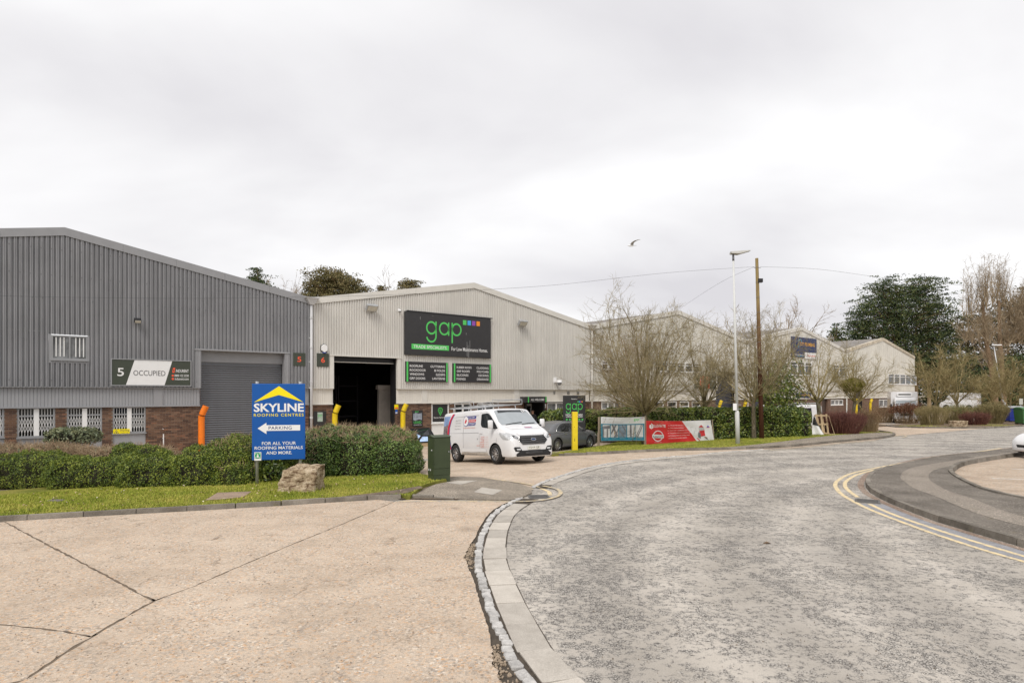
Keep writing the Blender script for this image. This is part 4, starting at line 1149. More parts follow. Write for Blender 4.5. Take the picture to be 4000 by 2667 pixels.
for (px0, px1, pt, pb, L, Rr, lab) in ((1585, 1750, 1411, 1490, ('ROOFLINE', 'ROCKDOOR', 'WINDOWS', 'GRP DOORS'), ('GUTTERING', 'BI FOLDS', 'SLIDERS', 'LANTERNS'), 'black product list board under the main sign, starting with roofline'),
                                   (1770, 1919, 1418, 1492, ('RUBBER ROOFS', 'GRP ROOFS', 'SILICONES', 'FIXINGS'), ('CLADDING', 'POLYCARB', 'DECKING', 'DRAINAGE'), 'black product list board under the main sign, starting with rubber roofs')):
    r, w, h = fsign('product_board', lab, px0, px1, pt, pb, y=-.13, th=.09, group='product list boards')
    flat(r, 'green_edge', [rect(.05, .15, 0.01, h-.01)], YF, M_SGRN); flat(r, 'green_edge', [rect(w-.12, w-.03, .01, h-.01)], YF, M_SGRN)
    for k in range(4):
        z0 = h*(.73-k*.205)
        text(r, L[k], w*.09, w*.47, z0, z0+h*.115, YF, M_SWHT, .018, 'l'); text(r, Rr[k], w*.55, w*.925, z0, z0+h*.115, YF, M_SWHT, .018, 'r')
r, w, h = fsign('porch_sign', 'black porch sign reading ALL WELCOME over the entrance', 2048, 2136, 1549, 1572, y=-.45, th=.42)
flat(r, 'green_edge', [rect(w*.16, w*.20, 0.0, h)], YF, M_SGRN); flat(r, 'green_edge', [rect(w*.94, w*.98, 0, h)], YF, M_SGRN); text(r, 'ALL WELCOME', w*.29, w*.88, h*.30, h*.66, YF, M_SWHT, .02)
r, w, h = fsign('door_plate', 'small white plate with letter G beside the entrance', 2124, 2133, 1578, 1593, y=.09, th=.02, mat=M_SWHT); text(r, 'G', w*.25, w*.75, h*.3, h*.7, YF, M_DGRY, .03)
# posters
r, w, h = fsign('poster', 'black framed LEAD poster on the brick wall beside the doorway', 1611, 1651, 1603, 1666, y=.085, th=.03, cat='poster')
flat(r, 'picture', [[(w*.08, h*.42), (w*.3, h*.36), (w*.6, h*.45), (w*.92, h*.4), (w*.92, h*.85), (w*.6, h*.8), (w*.35, h*.86), (w*.08, h*.8)]], YF, pm('poster_steel', (.32, .36, .42), .4, var=.5, scale=6))
text(r, 'LEAD', w*.13, w*.87, h*.19, h*.34, YF-.002, M_SGRN, .02); text(r, 'gap', w*.25, w*.6, h*.86, h*.96, YF-.002, M_SGRN); text(r, 'NOW IN STOCK', w*.13, w*.87, h*.07, h*.13, YF-.002, M_SWHT, .01)
r, w, h = fsign('poster', 'black framed poster low on the wall behind the drainpipe', 1225, 1274, 1606, 1664, y=.085, th=.03, cat='poster')
flat(r, 'picture', [rect(w*.3, w*.72, h*.3, h*.92)], YF, pm('poster_pale', (.45, .55, .48), .5, var=.4, scale=8))
text(r, 'gap', w*.36, w*.66, h*.6, h*.78, YF-.003, M_SGRN)
# pin poster in the panelled opening
s0, z0 = fs(1690), fz(1720, 1652); wP, hP = fs(1758)-s0, fz(1720, 1574)-z0
r = empty('window_poster', fpt(s0, .155, z0), ALPHA, 'black window poster with green map pin reading Depots Nationwide', 'poster')
box('board', (.075, 0, .075), (wP-.075, .012, hP-.075), M_SBLK, r)
flat(r, 'pin', [ring2d(wP*.52, hP*.64, wP*.10, wP*.135), [(wP*.40, hP*.58), (wP*.435, hP*.59), (wP*.52, hP*.42), (wP*.52, hP*.36)], [(wP*.64, hP*.58), (wP*.605, hP*.59), (wP*.52, hP*.42), (wP*.52, hP*.36)], ring2d(wP*.52, hP*.64, wP*.03, wP*.055, n=14)], -.004, M_SGRN)
text(r, 'Depots Nationwide', wP*.14, wP*.88, hP*.22, hP*.31, -.004, M_SWHT, .01)
# safety notices in the doorway reveal
for k, (px0, px1, pt, pb, m_, lab) in enumerate(((1541, 1556, 1580, 1598, M_SYEL, 'yellow and red safety notice beside the open doorway'), (1544, 1553, 1600, 1616, pm('notice_blue', (.02, .12, .5), .5), 'blue mandatory notice under the yellow one by the open doorway'))):
    r, w, h = fsign('safety_notice', lab, px0, px1, pt, pb, y=-.075, th=.01, mat=m_)
    flat(r, 'print', [rect(w*.1, w*.9, h*.12, h*.42)], YF, M_SWHT if k else M_RED)
r, w, h = fsign('warning_sign', 'yellow Warning fragile roof sign across the security grille', 442, 507, 1676, 1695, y=.10, th=.012, mat=M_SYEL)
text(r, 'Warning', w*.40, w*.95, h*.45, h*.88, YF, M_DGRY, .02); text(r, 'Fragile roof', w*.45, w*.9, h*.12, h*.32, YF, M_DGRY)
flat(r, 'triangle', [[(w*.04, h*.08), (w*.34, h*.08), (w*.19, h*.92)]], YF, M_DGRY); flat(r, 'triangle_face', [[(w*.075, h*.14), (w*.305, h*.14), (w*.19, h*.78)]], YF-.002, M_SYEL); flat(r, 'triangle_mark', [[(w*.15, h*.2), (w*.23, h*.2), (w*.21, h*.52), (w*.17, h*.5)]], YF-.004, M_DGRY)
# unit 7 board, plates
r, w, h = fsign('unit_sign', 'dark board with orange panels and number 7 behind the second bare tree', 2713, 2797, 1466, 1517, mat=M_OLIVE)
flat(r, 'orange_panel', [[(w*.2, 0.01), (w*.41, .01), (w*.45, h*.97), (w*.27, h*.97)], [(w*.58, .01), (w*.68, .01), (w*.72, h*.97), (w*.52, h*.97)]], YF, M_RED); text(r, '7', w*.07, w*.15, h*.4, h*.66, YF, M_SWHT, .02); text(r, 'LET', w*.27, w*.40, h*.62, h*.80, YF-.002, M_SWHT, .02)
text(r, '/NDURENT', w*.77, w*.98, h*.53, h*.66, YF, M_SWHT, .02)
# unit 8 boards
r, w, h = fsign('shop_sign', 'navy signboard with amber CITY PLUMBING lettering and blue arc', 3092, 3190, 1313, 1370, y=-.12, th=.08, mat=M_NAVY)
text(r, 'CITY PLUMBING', w*.33, w*.92, h*.42, h*.66, YF, M_SAMB, .03); flat(r, 'arc', [ring2d(w*.33, h*.62, w*.055, w*.07, 0, PI), rect(w*.26, w*.275, h*.3, h*.62), rect(w*.385, w*.40, h*.7, h*.72)], YF, M_CYAN)
r, w, h = fsign('shop_sign', 'small navy signboard below the amber lettered one', 3093, 3143, 1372, 1393, y=-.115, th=.08, mat=M_NAVY); text(r, 'bathroom showroom', w*.25, w*.95, h*.35, h*.65, YF, M_SWHT, .02); flat(r, 'swoosh', [[(w*.4, h*.15), (w*.95, h*.22), (w*.95, h*.28), (w*.4, h*.2)]], YF, M_CYAN)
r, w, h = fsign('shop_sign', 'small white signboard with red lettering below the navy one', 3145, 3190, 1376, 1400, y=-.115, th=.08, mat=M_SWHT); text(r, 'Trade counter', w*.15, w*.9, h*.38, h*.66, YF, M_RED, .02)
r, w, h = fsign('shop_sign', 'narrow navy sign with amber letters over the ground floor windows', 3110, 3169, 1534, 1553, y=.03, th=.05, mat=M_NAVY); text(r, 'THE HOME OF WARMER WORKS', w*.08, w*.92, h*.35, h*.65, YF, M_SAMB, .03)
# floodlights, alarm box, cameras
def flood(px, py, sz, label, mat, y=0):
    r = empty('floodlight', fpt(fs(px), 0, fz(px, py)), ALPHA, label, 'floodlight', 'wall floodlights')
    box('arm', (-.03, -.16, -.03), (.03, -.03, .03), M_GALV, r)
    M_ = Matrix.Translation((0, -.26, 0)) @ Matrix.Rotation(math.radians(38), 4, 'X')
    MB().box((-sz/2, -.09, -sz*.30), (sz/2, .09, sz*.30), M_).build('housing', mat, r, bevel=.015)
    MB().box((-sz*.42, -.10, -sz*.23), (sz*.42, -.091, sz*.22), M_).build('lens', pm('lamp_lens', (.62, .60, .52), .2, 0, .6), r)
flood(534, 1254, .26, 'small black floodlight on the dark grey cladding', M_BLACK)
flood(1444, 1204, .62, 'grey floodlight near the left eave of the cream gable', M_GALV)
flood(2032, 1263, .62, 'grey floodlight to the right of the big black sign', M_GALV)
r = empty('alarm_box', fpt(fs(1264), -.04, fz(1264, 1361)), ALPHA, 'white hexagonal alarm box above the number 6 plate', 'alarm')
hx = [(.19*math.sin(k*PI/3), .22*math.cos(k*PI/3)) for k in range(6)]
MB().prism([(a*1.12, b*1.12) for a, b in hx], -.03, .02).build('back_plate', M_SBLK, r); MB().prism(hx, -.10, -.031).build('cover', M_SWHT, r, bevel=.02); box('strobe', (-.09, -.09, -.235), (.09, -.01, -.19), pm('strobe_blue', (.02, .06, .35), .3), r)
def cctv(px, py, label, k=1.0):
    r = empty('camera_dome', fpt(fs(px), 0, fz(px, py)), ALPHA, label, 'camera')
    box('bracket', (-.06*k, -.32*k, .02*k), (.06*k, -.03, .12*k), M_SWHT, r); box('wall_plate', (-.1*k, -.06, -.02*k), (.1*k, -.03, .26*k), M_SWHT, r)
    MB().lathe([(.0, .12*k), (.11*k, .12*k), (.12*k, 0)], 16, Matrix.Translation((0, -.36*k, 0))).build('housing', M_SWHT, r, smooth=True)
    MB().lathe([(.115*k, 0), (.105*k, -.07*k), (.06*k, -.125*k), (.001, -.14*k)], 16, Matrix.Translation((0, -.36*k, 0))).build('dome', pm('dome_glass', (.2, .2, .21), .15), r, smooth=True)
cctv(2166, 1494, 'white dome security camera above the black totem', 1.35)
cctv(1556, 1216, 'tiny white camera to the left of the big black sign', .55)

# ================================================================== FREE-STANDING SIGNS
# --- blue board in the verge
pL = G(1001, 1893, .1); yL = pL.y; yR = yL*1.017
a_ = at(984, 1497, yL); b_ = at(1192, 1497, yR)
dirv = Vector((b_.x-a_.x, b_.y-a_.y)); rz = math.atan2(dirv.y, dirv.x); w = dirv.length
zb, zt = at(984, 1797, yL).z, at(984, 1498, yL).z; h = zt-zb
r = empty('parking_sign', (a_.x, a_.y, zb), rz, 'tall blue and yellow SKYLINE ROOFING CENTRES board on two posts', 'sign')
box('board', (0, 0, 0), (w, .035, h), M_SKY, r, bevel=.008)
for xp in (w*.085, w*.90):
    m = MB(); m.tube([(xp, .075, -zb+pL.z-.3), (xp, .075, h+.06)], .038, 14); m.build('post', M_GALV, r, smooth=True)
    for zz_ in (h*.15, h*.82): MB().box((xp-.06, .035, zz_), (xp+.06, .116, zz_+.04)).build('clip', M_GALV, r)
flat(r, 'roof_emblem', [[(w*.045, h*.757), (w*.50, h*.852), (w*.505, h*.968), (w*.04, h*.757)], [(w*.50, h*.852), (w*.965, h*.757), (w*.505, h*.968)]], YF, M_SYEL)
text(r, 'SKYLINE', w*.035, w*.975, h*.63, h*.742, YF, M_SWHT, .055); text(r, 'ROOFING CENTRES', w*.035, w*.97, h*.570, h*.608, YF, M_SYEL, .02, spacing=1.25)
flat(r, 'arrow', [[(w*.105, h*.415), (w*.27, h*.488), (w*.27, h*.456), (w*.905, h*.456), (w*.905, h*.382), (w*.27, h*.382), (w*.27, h*.34)]], YF, M_SWHT)
text(r, 'PARKING', w*.31, w*.745, h*.398, h*.442, YF-.003, pm('print_navy', (.005, .03, .14), .5), .008, spacing=1.1)
for s_, x0, x1, z0 in (('FOR ALL YOUR', .185, .825, .197), ('ROOFING MATERIALS', .05, .955, .137), ('AND MORE.', .265, .75, .072)): text(r, s_, w*x0, w*x1, h*z0, h*(z0+.041), YF, M_SWHT, .025)
ap = box('assembly_plate', (w*.045, -.010, -.01), (w*.175, -.001, h*.105), M_SWHT, r)
flat(ap, 'green_field', [rect(w*.057, w*.163, h*.022, h*.098)], -.013, pm('safety_green', (.01, .33, .12), .5))
flat(ap, 'figures', [ring2d(w*.11, h*.075, 0, w*.012, n=10), [(w*.09, h*.035), (w*.13, h*.035), (w*.125, h*.066), (w*.095, h*.066)], rect(w*.066, w*.08, h*.08, h*.092), rect(w*.14, w*.154, h*.08, h*.092), rect(w*.066, w*.08, h*.028, h*.04), rect(w*.14, w*.154, h*.028, h*.04)], -.016, M_SWHT)
# --- black totem behind the parked car
tt = 6.3
p = fpt(fs(2200, tt), -tt, 0); Yt = p.y; w = 88*Yt/FPX; zt = at(2200, 1544, Yt).z
r = empty('totem_sign', (p.x, p.y, g(p.x, p.y)), .06, 'black totem sign reading gap HIGH WYCOMBE behind the grey car', 'sign'); h = zt-g(p.x, p.y)
box('board', (0, 0, 0), (w, .14, h), M_SBLK, r, bevel=.01)
k_ = h/((1650-1543)*Yt/FPX+1e-6)
def tz(py): return CAMH+(HOR-py)*Yt/FPX-g(p.x, p.y)
text(r, 'Welcome to', w*.36, w*.62, tz(1560), tz(1555), YF, M_SWHT, .01); gap_mark(r, w*.12, w*.87, tz(1600), tz(1575), YF, M_SGRN)
for k, m_ in enumerate((M_SGRN, M_SBLU, M_SPUR, M_SORG)): flat(r, 'square', [rect(w*(.64+k*.06), w*(.685+k*.06), tz(1571), tz(1566))], YF, m_)
text(r, 'HIGH WYCOMBE', w*.115, w*.87, tz(1625), tz(1616), YF, M_SWHT, .02); flat(r, 'rule', [rect(w*.115, w*.87, tz(1629), tz(1627.5))], YF, M_SWHT); flat(r, 'icon', [ring2d(w*(.16+.14*k), tz(1638), 0, .05, n=10) for k in range(6)], YF, M_SGRN)
flat(r, 'rule', [rect(w*.115, w*.87, tz(1646), tz(1645))], YF, M_SWHT)
# --- yellow post on the verge
p = G(2245, 1759, .09); w = 20.5*p.y/FPX; h = 151*p.y/FPX
r = empty('marker_post', (p.x, p.y, p.z-.1), .1, 'tall plain square post painted yellow in front of the grey car', 'post')
box('post', (-w/2, -w/2, 0), (w/2, w/2, h+.1), pm('yellow_post_paint', (.80, .60, .02), .5, var=.1, scale=4), r, bevel=.008)
m = MB(); m.box((-.035, -w/2-.003, h*.30), (-.015, -w/2+.001, h*.37)); m.box((-.05, -w/2-.003, h*.66), (-.03, -w/2+.001, h*.68)); m.build('chip', pm('rust_chip', (.06, .03, .02), .8), r)
# --- banners
M_WOOD = pm('weathered_post', (.34, .27, .20), .85, var=.3, scale=6, fine=.2, stretch=(3, 3, .4))
def cloth_panel(r, name, uv, mat, fn, z=.0, nx=8):
    """uv polygon in 0..1 (u right, v up) mapped onto the cloth by fn(u,v)->Vector, z pulls it towards the viewer"""
    vs, fc = tri_poly(uv, .07, .05)
    return MB().add([fn(p.x, p.y, z) for p in vs], [tuple(f) for f in fc]).build(name, mat, r, smooth=True, fix=False)
def banner(name, label, bl, br, tl, tr_, ripple, cat='banner'):
    r = empty(name, bl, 0, label, cat)
    B, Q, T, U = (Vector(v)-Vector(bl) for v in (bl, br, tl, tr_)); n = (Q-B).cross(T-B).normalized()
    if n.y > 0: n = -n
    def fn(u, v, z=0.0):
        p = (B*(1-u)+Q*u)*(1-v)+(T*(1-u)+U*u)*v
        sag = -.045*math.sin(PI*min(1, max(0, u)))*(v-.2)
        wv = ripple*(math.sin(u*9+v*3.5)*.5+math.sin(u*23-v*8+1)*.28+.5*math.sin((u+v)*13))*(1-.6*abs(2*u-1))
        return p+n*(wv+z)+Vector((0, 0, sag))
    return r, fn
def tx(r, s, u0, u1, v0, v1, fn, mat, bold=.01, align='fill', z=.012):
    p2, fc = text_fit(s, u0, u1, v0, v1, bold, 1, 'fill')
    return MB().add([fn(a, b, z) for a, b in p2], fc).build('lettering', mat, r, fix=False)
def fl(r, name, polys, fn, mat, z=.008):
    m = MB()
    for q in polys:
        if isinstance(q, tuple): pts, fc = q
        else:
            vv_, ff_ = tri_poly(q, .035, .03); pts, fc = [(p.x, p.y) for p in vv_], [tuple(f) for f in ff_]
        m.add([fn(a, b, z) for a, b in pts], fc)
    return m.build(name, mat, r, fix=False)
L0 = G(2341, 1740, .09); R0 = G(2521, 1737, .09); YL, YR = L0.y, R0.y
r, fn = banner('banner', 'white and teal banner with five door photographs between two stakes', at(2347, 1722, YL), at(2518, 1720, YR), at(2347, 1627, YL), at(2518, 1627, YR), .007)
cloth_panel(r, 'cloth', rect(0, 1, 0, 1), pm('banner_white', (.72, .72, .72), .6, var=.04), fn)
M_TEAL = pm('banner_teal', (.012, .19, .28), .55, var=.08)
cloth_panel(r, 'teal_field', rect(.005, .995, .01, .715), M_TEAL, fn, .005)
mt_a = pm('photo_grey', (.20, .20, .21), .6, var=.5, scale=4); mt_b = pm('photo_pale', (.60, .60, .60), .6, var=.25, scale=4); mt_c = pm('photo_blue', (.22, .28, .34), .6, var=.5, scale=5); mt_d = pm('photo_wood', (.36, .25, .13), .6, var=.3, scale=9)
for k in range(5):
    u0 = .045+k*.188; u1 = u0+.172; P = lambda *q: [(u0+a*(u1-u0), .15+b*.52) for a, b in q]
    fl(r, 'photo', [P((0, 0), (1, 0), (1, 1), (0, 1))], fn, mt_b if k != 2 else mt_c, .008)
    if k == 0: fl(r, 'photo_detail', [P((0, .65), (1, .72), (1, .95), (0, .88)), P((0, 0), (.18, 0), (.18, .65), (0, .65)), P((.55, 0), (.72, 0), (.72, .68), (.55, .68))], fn, mt_a, .011)
    elif k == 1: fl(r, 'photo_detail', [P((.0, .35), (.55, 1), (.8, 1), (.1, .2)), P((.1, 1), (.35, 1), (1, .1), (.8, 0)), P((.4, 0), (.7, 0), (1, .5), (1, .75))], fn, mt_a, .011); fl(r, 'photo_handle', [P((.45, .2), (.55, .2), (.62, .5), (.5, .5))], fn, mt_d, .013)
    elif k == 2: fl(r, 'photo_detail', [P((0, .6), (.12, .62), (.8, 0), (.6, 0)), P((.35, 1), (.5, 1), (1, .45), (1, .3)), P((.8, 1), (.95, 1), (1, .8), (1, .75))], fn, mt_a, .011)
    elif k == 3: fl(r, 'photo_detail', [P((.36, 0), (.62, 0), (.58, 1), (.36, 1)), P((0, .12), (.36, .2), (.36, .24), (0, .16)), P((.62, .2), (1, .3), (1, .35), (.62, .25))], fn, mt_a, .011)
    else: fl(r, 'photo_detail', [P((0, 0), (.35, 0), (1, .95), (1, 1), (.72, 1)), ], fn, mt_a, .011); fl(r, 'photo_edge', [P((.12, 0), (.2, 0), (.9, 1), (.84, 1))], fn, mt_b, .013)
    tx(r, ('All Wall Doors', 'Internal Doors', 'Residential Doors', 'Sliding Doors', 'Windows')[k], u0+.02, u1-.02, .085, .115, fn, M_LGRY, 0)
M_FADE = pm('faded_print', (.62, .62, .63), .6); tx(r, 'Origin Doors &', .05, .33, .86, .94, fn, M_FADE, 0); tx(r, 'Windows available here', .05, .52, .76, .84, fn, M_FADE, 0)
tx(r, 'gap', .76, .88, .82, .93, fn, M_SGRN, 0); fl(r, 'square', [rect(.89, .905, .93, .955)], fn, M_SGRN); fl(r, 'square', [rect(.912, .927, .93, .955)], fn, M_SBLU); fl(r, 'square', [rect(.934, .949, .93, .955)], fn, M_SPUR); fl(r, 'square', [rect(.956, .971, .93, .955)], fn, M_RED)
fl(r, 'dot', [ring2d(.67, .785, 0, .01, n=10)], fn, M_SGRN); tx(r, 'see our range at the trade counter', .69, .94, .77, .80, fn, M_LGRY, 0)
for px, Y, py0, py1 in ((2340, YL, 1742, 1628), (2521, YR, 1739, 1625)):
    b = at(px, py0, Y); t_ = at(px, py1, Y); rr = empty('banner_stake', b, 0, 'rough wooden stake at the %s end of the teal banner' % ('car' if px < 2400 else 'tree'), 'stake', 'banner stakes')
    box('stake', (-.045, .03, -.2), (.045, .11, t_.z-b.z), M_WOOD, rr)
    if px < 2400: box('batten', (-.085, -.02, 0), (-.005, .03, .72), M_WOOD, rr)
# red banner
A0 = at(2524, 1736, YR-.1); A1 = at(2524, 1642, YR-.1); YB = YR+2.4
r, fn = banner('banner', 'red and white ELEVATE roofing banner hanging slack beside the lamp post', A0, at(2789, 1719, YB), A1, at(2776, 1640, YB), .035)
cloth_panel(r, 'cloth', rect(0, 1, 0, 1), pm('banner_pale', (.74, .73, .73), .55, var=.05), fn)
M_BRED = pm('banner_red', (.62, .022, .022), .5, var=.12, scale=3); M_BRED2 = pm('product_red', (.58, .03, .035), .5, var=.3, scale=6)
cloth_panel(r, 'red_field', [(0, .002), (.735, .002), (.53, .998), (0, .998)], M_BRED, fn, .006)
fl(r, 'logo', [[(.045, .70), (.075, .64), (.075, .82), (.06, .84), (.045, .80)], [(.08, .65), (.10, .69), (.10, .83), (.07, .90), (.07, .85), (.085, .82)]], fn, M_SWHT, .012)
tx(r, 'ELEVATE', .105, .28, .71, .835, fn, M_SWHT, .02)
fl(r, 'ring', [([(.165+a*.075, .34+b*.235) for a, b in ring2d(0, 0, .86, 1)[0]], ring2d(0, 0, .86, 1)[1])], fn, M_SWHT, .012); fl(r, 'strap', [[(.083, .27), (.247, .23), (.247, .38), (.083, .42)]], fn, M_SWHT, .015); tx(r, 'RubberCover', .093, .238, .275, .365, fn, M_DGRY, .02, z=.019)
tx(r, 'Roofing Made Easy', .11, .215, .06, .085, fn, M_SWHT, .01)
for k, s_ in enumerate(('+50 years life expectancy', 'Quick & easy installation', 'Cut to size - available up to 15 m wide', 'Compatible with solar and green roofs', 'Complete residential roofing system', 'B Roof (t4) certified solution')):
    vv = .765-k*.118; tx(r, s_, .345, .345+.0082*len(s_), vv, vv+.055, fn, M_SWHT, .01); fl(r, 'icon', [ring2d(.325, vv+.028, .006, .011, n=10)], fn, M_SWHT, .012)
fl(r, 'product_bag', [[(.80, .22), (.87, .25), (.875, .50), (.86, .68), (.83, .78), (.79, .70), (.785, .52)]], fn, M_BRED2, .012); fl(r, 'product_label', [[(.785, .50), (.865, .52), (.862, .66), (.785, .67)]], fn, M_LGRY, .016); fl(r, 'product_roll', [[(.76, .18), (.795, .12), (.80, .38), (.775, .46), (.755, .36)]], fn, mt_a, .014)
fl(r, 'product_tube', [[(.735, .14), (.775, .03), (.785, .06), (.745, .16)]], fn, M_BRED2, .012); fl(r, 'product_block', [[(.865, .13), (.895, .07), (.905, .10), (.875, .155)]], fn, M_DGRY, .012); fl(r, 'product_box', [[(.845, .19), (.87, .21), (.90, .15), (.87, .13)]], fn, mt_d, .011)
fl(r, 'emblem', [[(.915, .66), (.96, .66), (.94, .75)]], fn, pm('emblem_blue', (.05, .12, .5), .5), .012); fl(r, 'emblem_bar', [rect(.91, .965, .635, .66)], fn, M_BRED, .013)
fl(r, 'sketch', [rect(.66, .70, .69, .70), rect(.66, .665, .52, .70), rect(.70, .745, .50, .51), rect(.735, .74, .5, .66), rect(.70, .705, .38, .51)], fn, M_LGRY, .012)
b = at(2792, 1722, YB); rr = empty('banner_stake', b, 0, 'thin stake at the lamp post end of the red banner', 'stake', 'banner stakes'); MB().bar((0, .06, -.25), (-.13, .06, at(2777, 1638, YB).z-b.z), .05).build('stake', M_WOOD, rr)
# --- green cabinet
p = G(1694, 1877, .09); Yc = p.y
M_CAB = pm('cabinet_green', (.045, .062, .028), .5, var=.16, scale=3, fine=.06)
rz = math.radians(31); r = empty('utility_cabinet', (p.x, p.y, p.z), rz, 'dark green metal utility cabinet on the verge beside the driveway', 'cabinet')
cw, cd, ch = .50, .40, 1.17
body = box('body', (0, 0, .14), (cw, cd, ch), M_CAB, r, bevel=.006); box('plinth', (.008, .008, -.1), (cw-.008, cd-.008, .138), M_CAB, r)
tp = MB(); tp.add([(-.025, -.025, ch), (cw+.025, -.025, ch), (cw+.025, cd+.025, ch), (-.025, cd+.025, ch), (-.025, cd*.5, ch+.05), (cw+.025, cd*.5, ch+.05)], [(0, 1, 5, 4), (2, 3, 4, 5), (3, 0, 4), (1, 2, 5), (0, 3, 2, 1)]); tp.build('lid', M_CAB, r)
d = box('door', (.02, -.012, .32), (cw-.02, -.001, ch-.03), M_CAB, r, bevel=.004); box('handle', (cw-.07, -.024, .75), (cw-.045, -.012, .78), M_GALV, d)
for z_ in (.45, .98): box('hinge', (.005, -.022, z_), (.03, -.012, z_+.09), M_CAB, d)
box('side_panel', (-.01, .03, .3), (-.001, cd-.03, ch-.04), M_CAB, r)
for y_ in (.16, .27): box('lock', (-.02, y_, .25), (-.011, y_+.03, .30), M_SWHT, r)
box('lock', (-.02, .08, .80), (-.011, .11, .83), M_SWHT, r)
# --- lamp post and telegraph pole
p = G(2882, 1733, .1); Yp = p.y; tp_ = at(2864, 992, Yp)
M_LAMPP = pm('lamp_post_paint', (.60, .61, .60), .5, var=.08, scale=2)
r = empty('street_lamp', p, 0, 'tall pale grey street lamp with flat lantern beside the red banner', 'street lamp')
d_ = tp_-p; zsh = at(2876, 1603, Yp).z-p.z
def lp(z): return (d_.x*z/d_.z, 0, z)
MB().tube([lp(-.2), lp(zsh-.1), lp(zsh)], [.10, .10, .065], 16).build('base', M_LAMPP, r, smooth=True)
MB().tube([lp(zsh-.02), lp(d_.z-.3)], [.066, .045], 14).build('column', M_LAMPP, r, smooth=True)
MB().tube([lp(d_.z-.32), lp(d_.z-.05)], [.052, .045], 12).build('sleeve', pm('lamp_sleeve', (.16, .16, .17), .5), r, smooth=True)
hx, hz = lp(d_.z)[0], d_.z
hd = MB(); hd.add([(hx-.12, -.16, hz), (hx+.25, -.20, hz-.02), (hx+.78, -.15, hz+.13), (hx+.78, .15, hz+.13), (hx+.25, .20, hz-.02), (hx-.12, .16, hz), (hx-.12, -.10, hz+.10), (hx+.25, -.12, hz+.12), (hx+.74, -.10, hz+.16), (hx+.74, .10, hz+.16), (hx+.25, .12, hz+.12), (hx-.12, .10, hz+.10)],
    [(0, 1, 4, 5), (1, 2, 3, 4), (6, 11, 10, 7), (7, 10, 9, 8), (0, 6, 7, 1), (1, 7, 8, 2), (2, 8, 9, 3), (3, 9, 10, 4), (4, 10, 11, 5), (5, 11, 6, 0)]); hd.build('lantern', pm('lantern_grey', (.42, .41, .38), .5), r)
box('bracket', (hx-.035, -.04, hz-.12), (hx+.035, .04, hz+.02), pm('lamp_sleeve', (.1, .1, .1)), r)
pz = at(2864, 1592, Yp).z-p.z; box('notice', (-.26, -.12, pz-.12), (-.09, -.10, pz+.20), M_SWHT, r)
for z_ in (pz-.06, pz+.14): MB().tube([(-.25, -.09, z_), (.12, -.09, z_)], .012, 6).build('strap', M_GALV, r)
p = G(2976, 1712, .1); Yq = p.y; tq = at(2956, 1009, Yq)
q = NG('creosoted_pole'); gz = q.n('ShaderNodeSeparateXYZ'); q.l(q.tc.outputs['Object'], gz.inputs[0])
gr_ = q.noise(5, 5, .7, q.mapping((6, 6, .35)))
cA = q.ramp(gr_, (.3, (.055, .022, .014)), (.7, (.16, .068, .042))); cB = q.ramp(gr_, (.3, (.13, .09, .035)), (.7, (.30, .225, .10)))
hfac = q.ramp(q.math('ADD', q.math('MULTIPLY', gz.outputs[2], .1), q.math('MULTIPLY', q.noise(1.5, 4), .35)), (.62, 0.0), (.95, 1.0))
q.col(q.mix(hfac, cA, cB)); q.set(.8, 0, .2); q.bump(gr_, .5, .02); M_POLE = q.m
r = empty('telegraph_pole', p, 0, 'leaning brown wooden telegraph pole beside the street lamp', 'pole')
d_ = tq-p
MB().tube([(-d_.x*0, 0, -.3), (d_.x*.5, 0, d_.z*.5), (d_.x, 0, d_.z)], [.125, .105, .08], 14).build('post', M_POLE, r, smooth=True)
pt = [(d_.x*z/d_.z, 0, z) for z in (d_.z-.25, d_.z-.9, d_.z-2.2, d_.z-3.6, d_.z-5.0)]
for z in range(8): c_ = d_.x*(d_.z-.5-z*.8)/d_.z; MB().lathe([(.082+.0042*z, 0), (.090+.0042*z, 0), (.090+.0042*z, .02), (.082+.0042*z, .02)], 14, Matrix.Translation((c_, 0, d_.z-.5-z*.8))).build('band', pm('dull_steel', (.20, .19, .18), .6, .3), r)
box('cable_box', (d_.x+.03, -.14, d_.z-1.3), (d_.x+.28, .06, d_.z-1.1), M_BLACK, r)
MB().tube([(d_.x-.16, 0, d_.z-.5), (d_.x+.22, 0, d_.z-.5)], .02, 6).build('crossbar', M_GALV, r)
box('tag', (.02, -.14, at(2976, 1583, Yq).z-p.z-.03), (.08, -.10, at(2976, 1583, Yq).z-p.z+.03), M_SWHT, r)
# overhead wires
def wire(pts, label, r_=.011):
    P = smooth_line(pts, 14); o = MB().tube(P, r_, 5, False).build('overhead_cable', pm('cable_black', (.10, .10, .10), .6)); tag(o, label, 'cable', 'overhead cables')
T0 = p+Vector((d_.x-.12, 0, d_.z-.45))
wire([T0]+[at(px, py, Y) for px, py, Y in ((2600, 1066, 30.6), (2200, 1110, 28.4), (1908, 1131, 26.9), (1560, 1150, 25.2), (1240, 1159, 23.8), (800, 1165, 22), (400, 1163, 20.6), (0, 1155, 19.3), (-400, 1138, 18.1))], 'long thin cable running left from the pole across both nearer gables', .0055)
wire([T0, at(2820, 1100, 38), at(2690, 1182, 46), at(2600, 1245, 53)], 'thin cable falling from the pole towards the third gable', .006)
wire([T0+Vector((.3, 0, 0)), at(3200, 1052, 34), at(3450, 1085, 36), at(3700, 1110, 38.5), at(4100, 1136, 42.5)], 'thin cable running right from the pole over the conifers', .006)
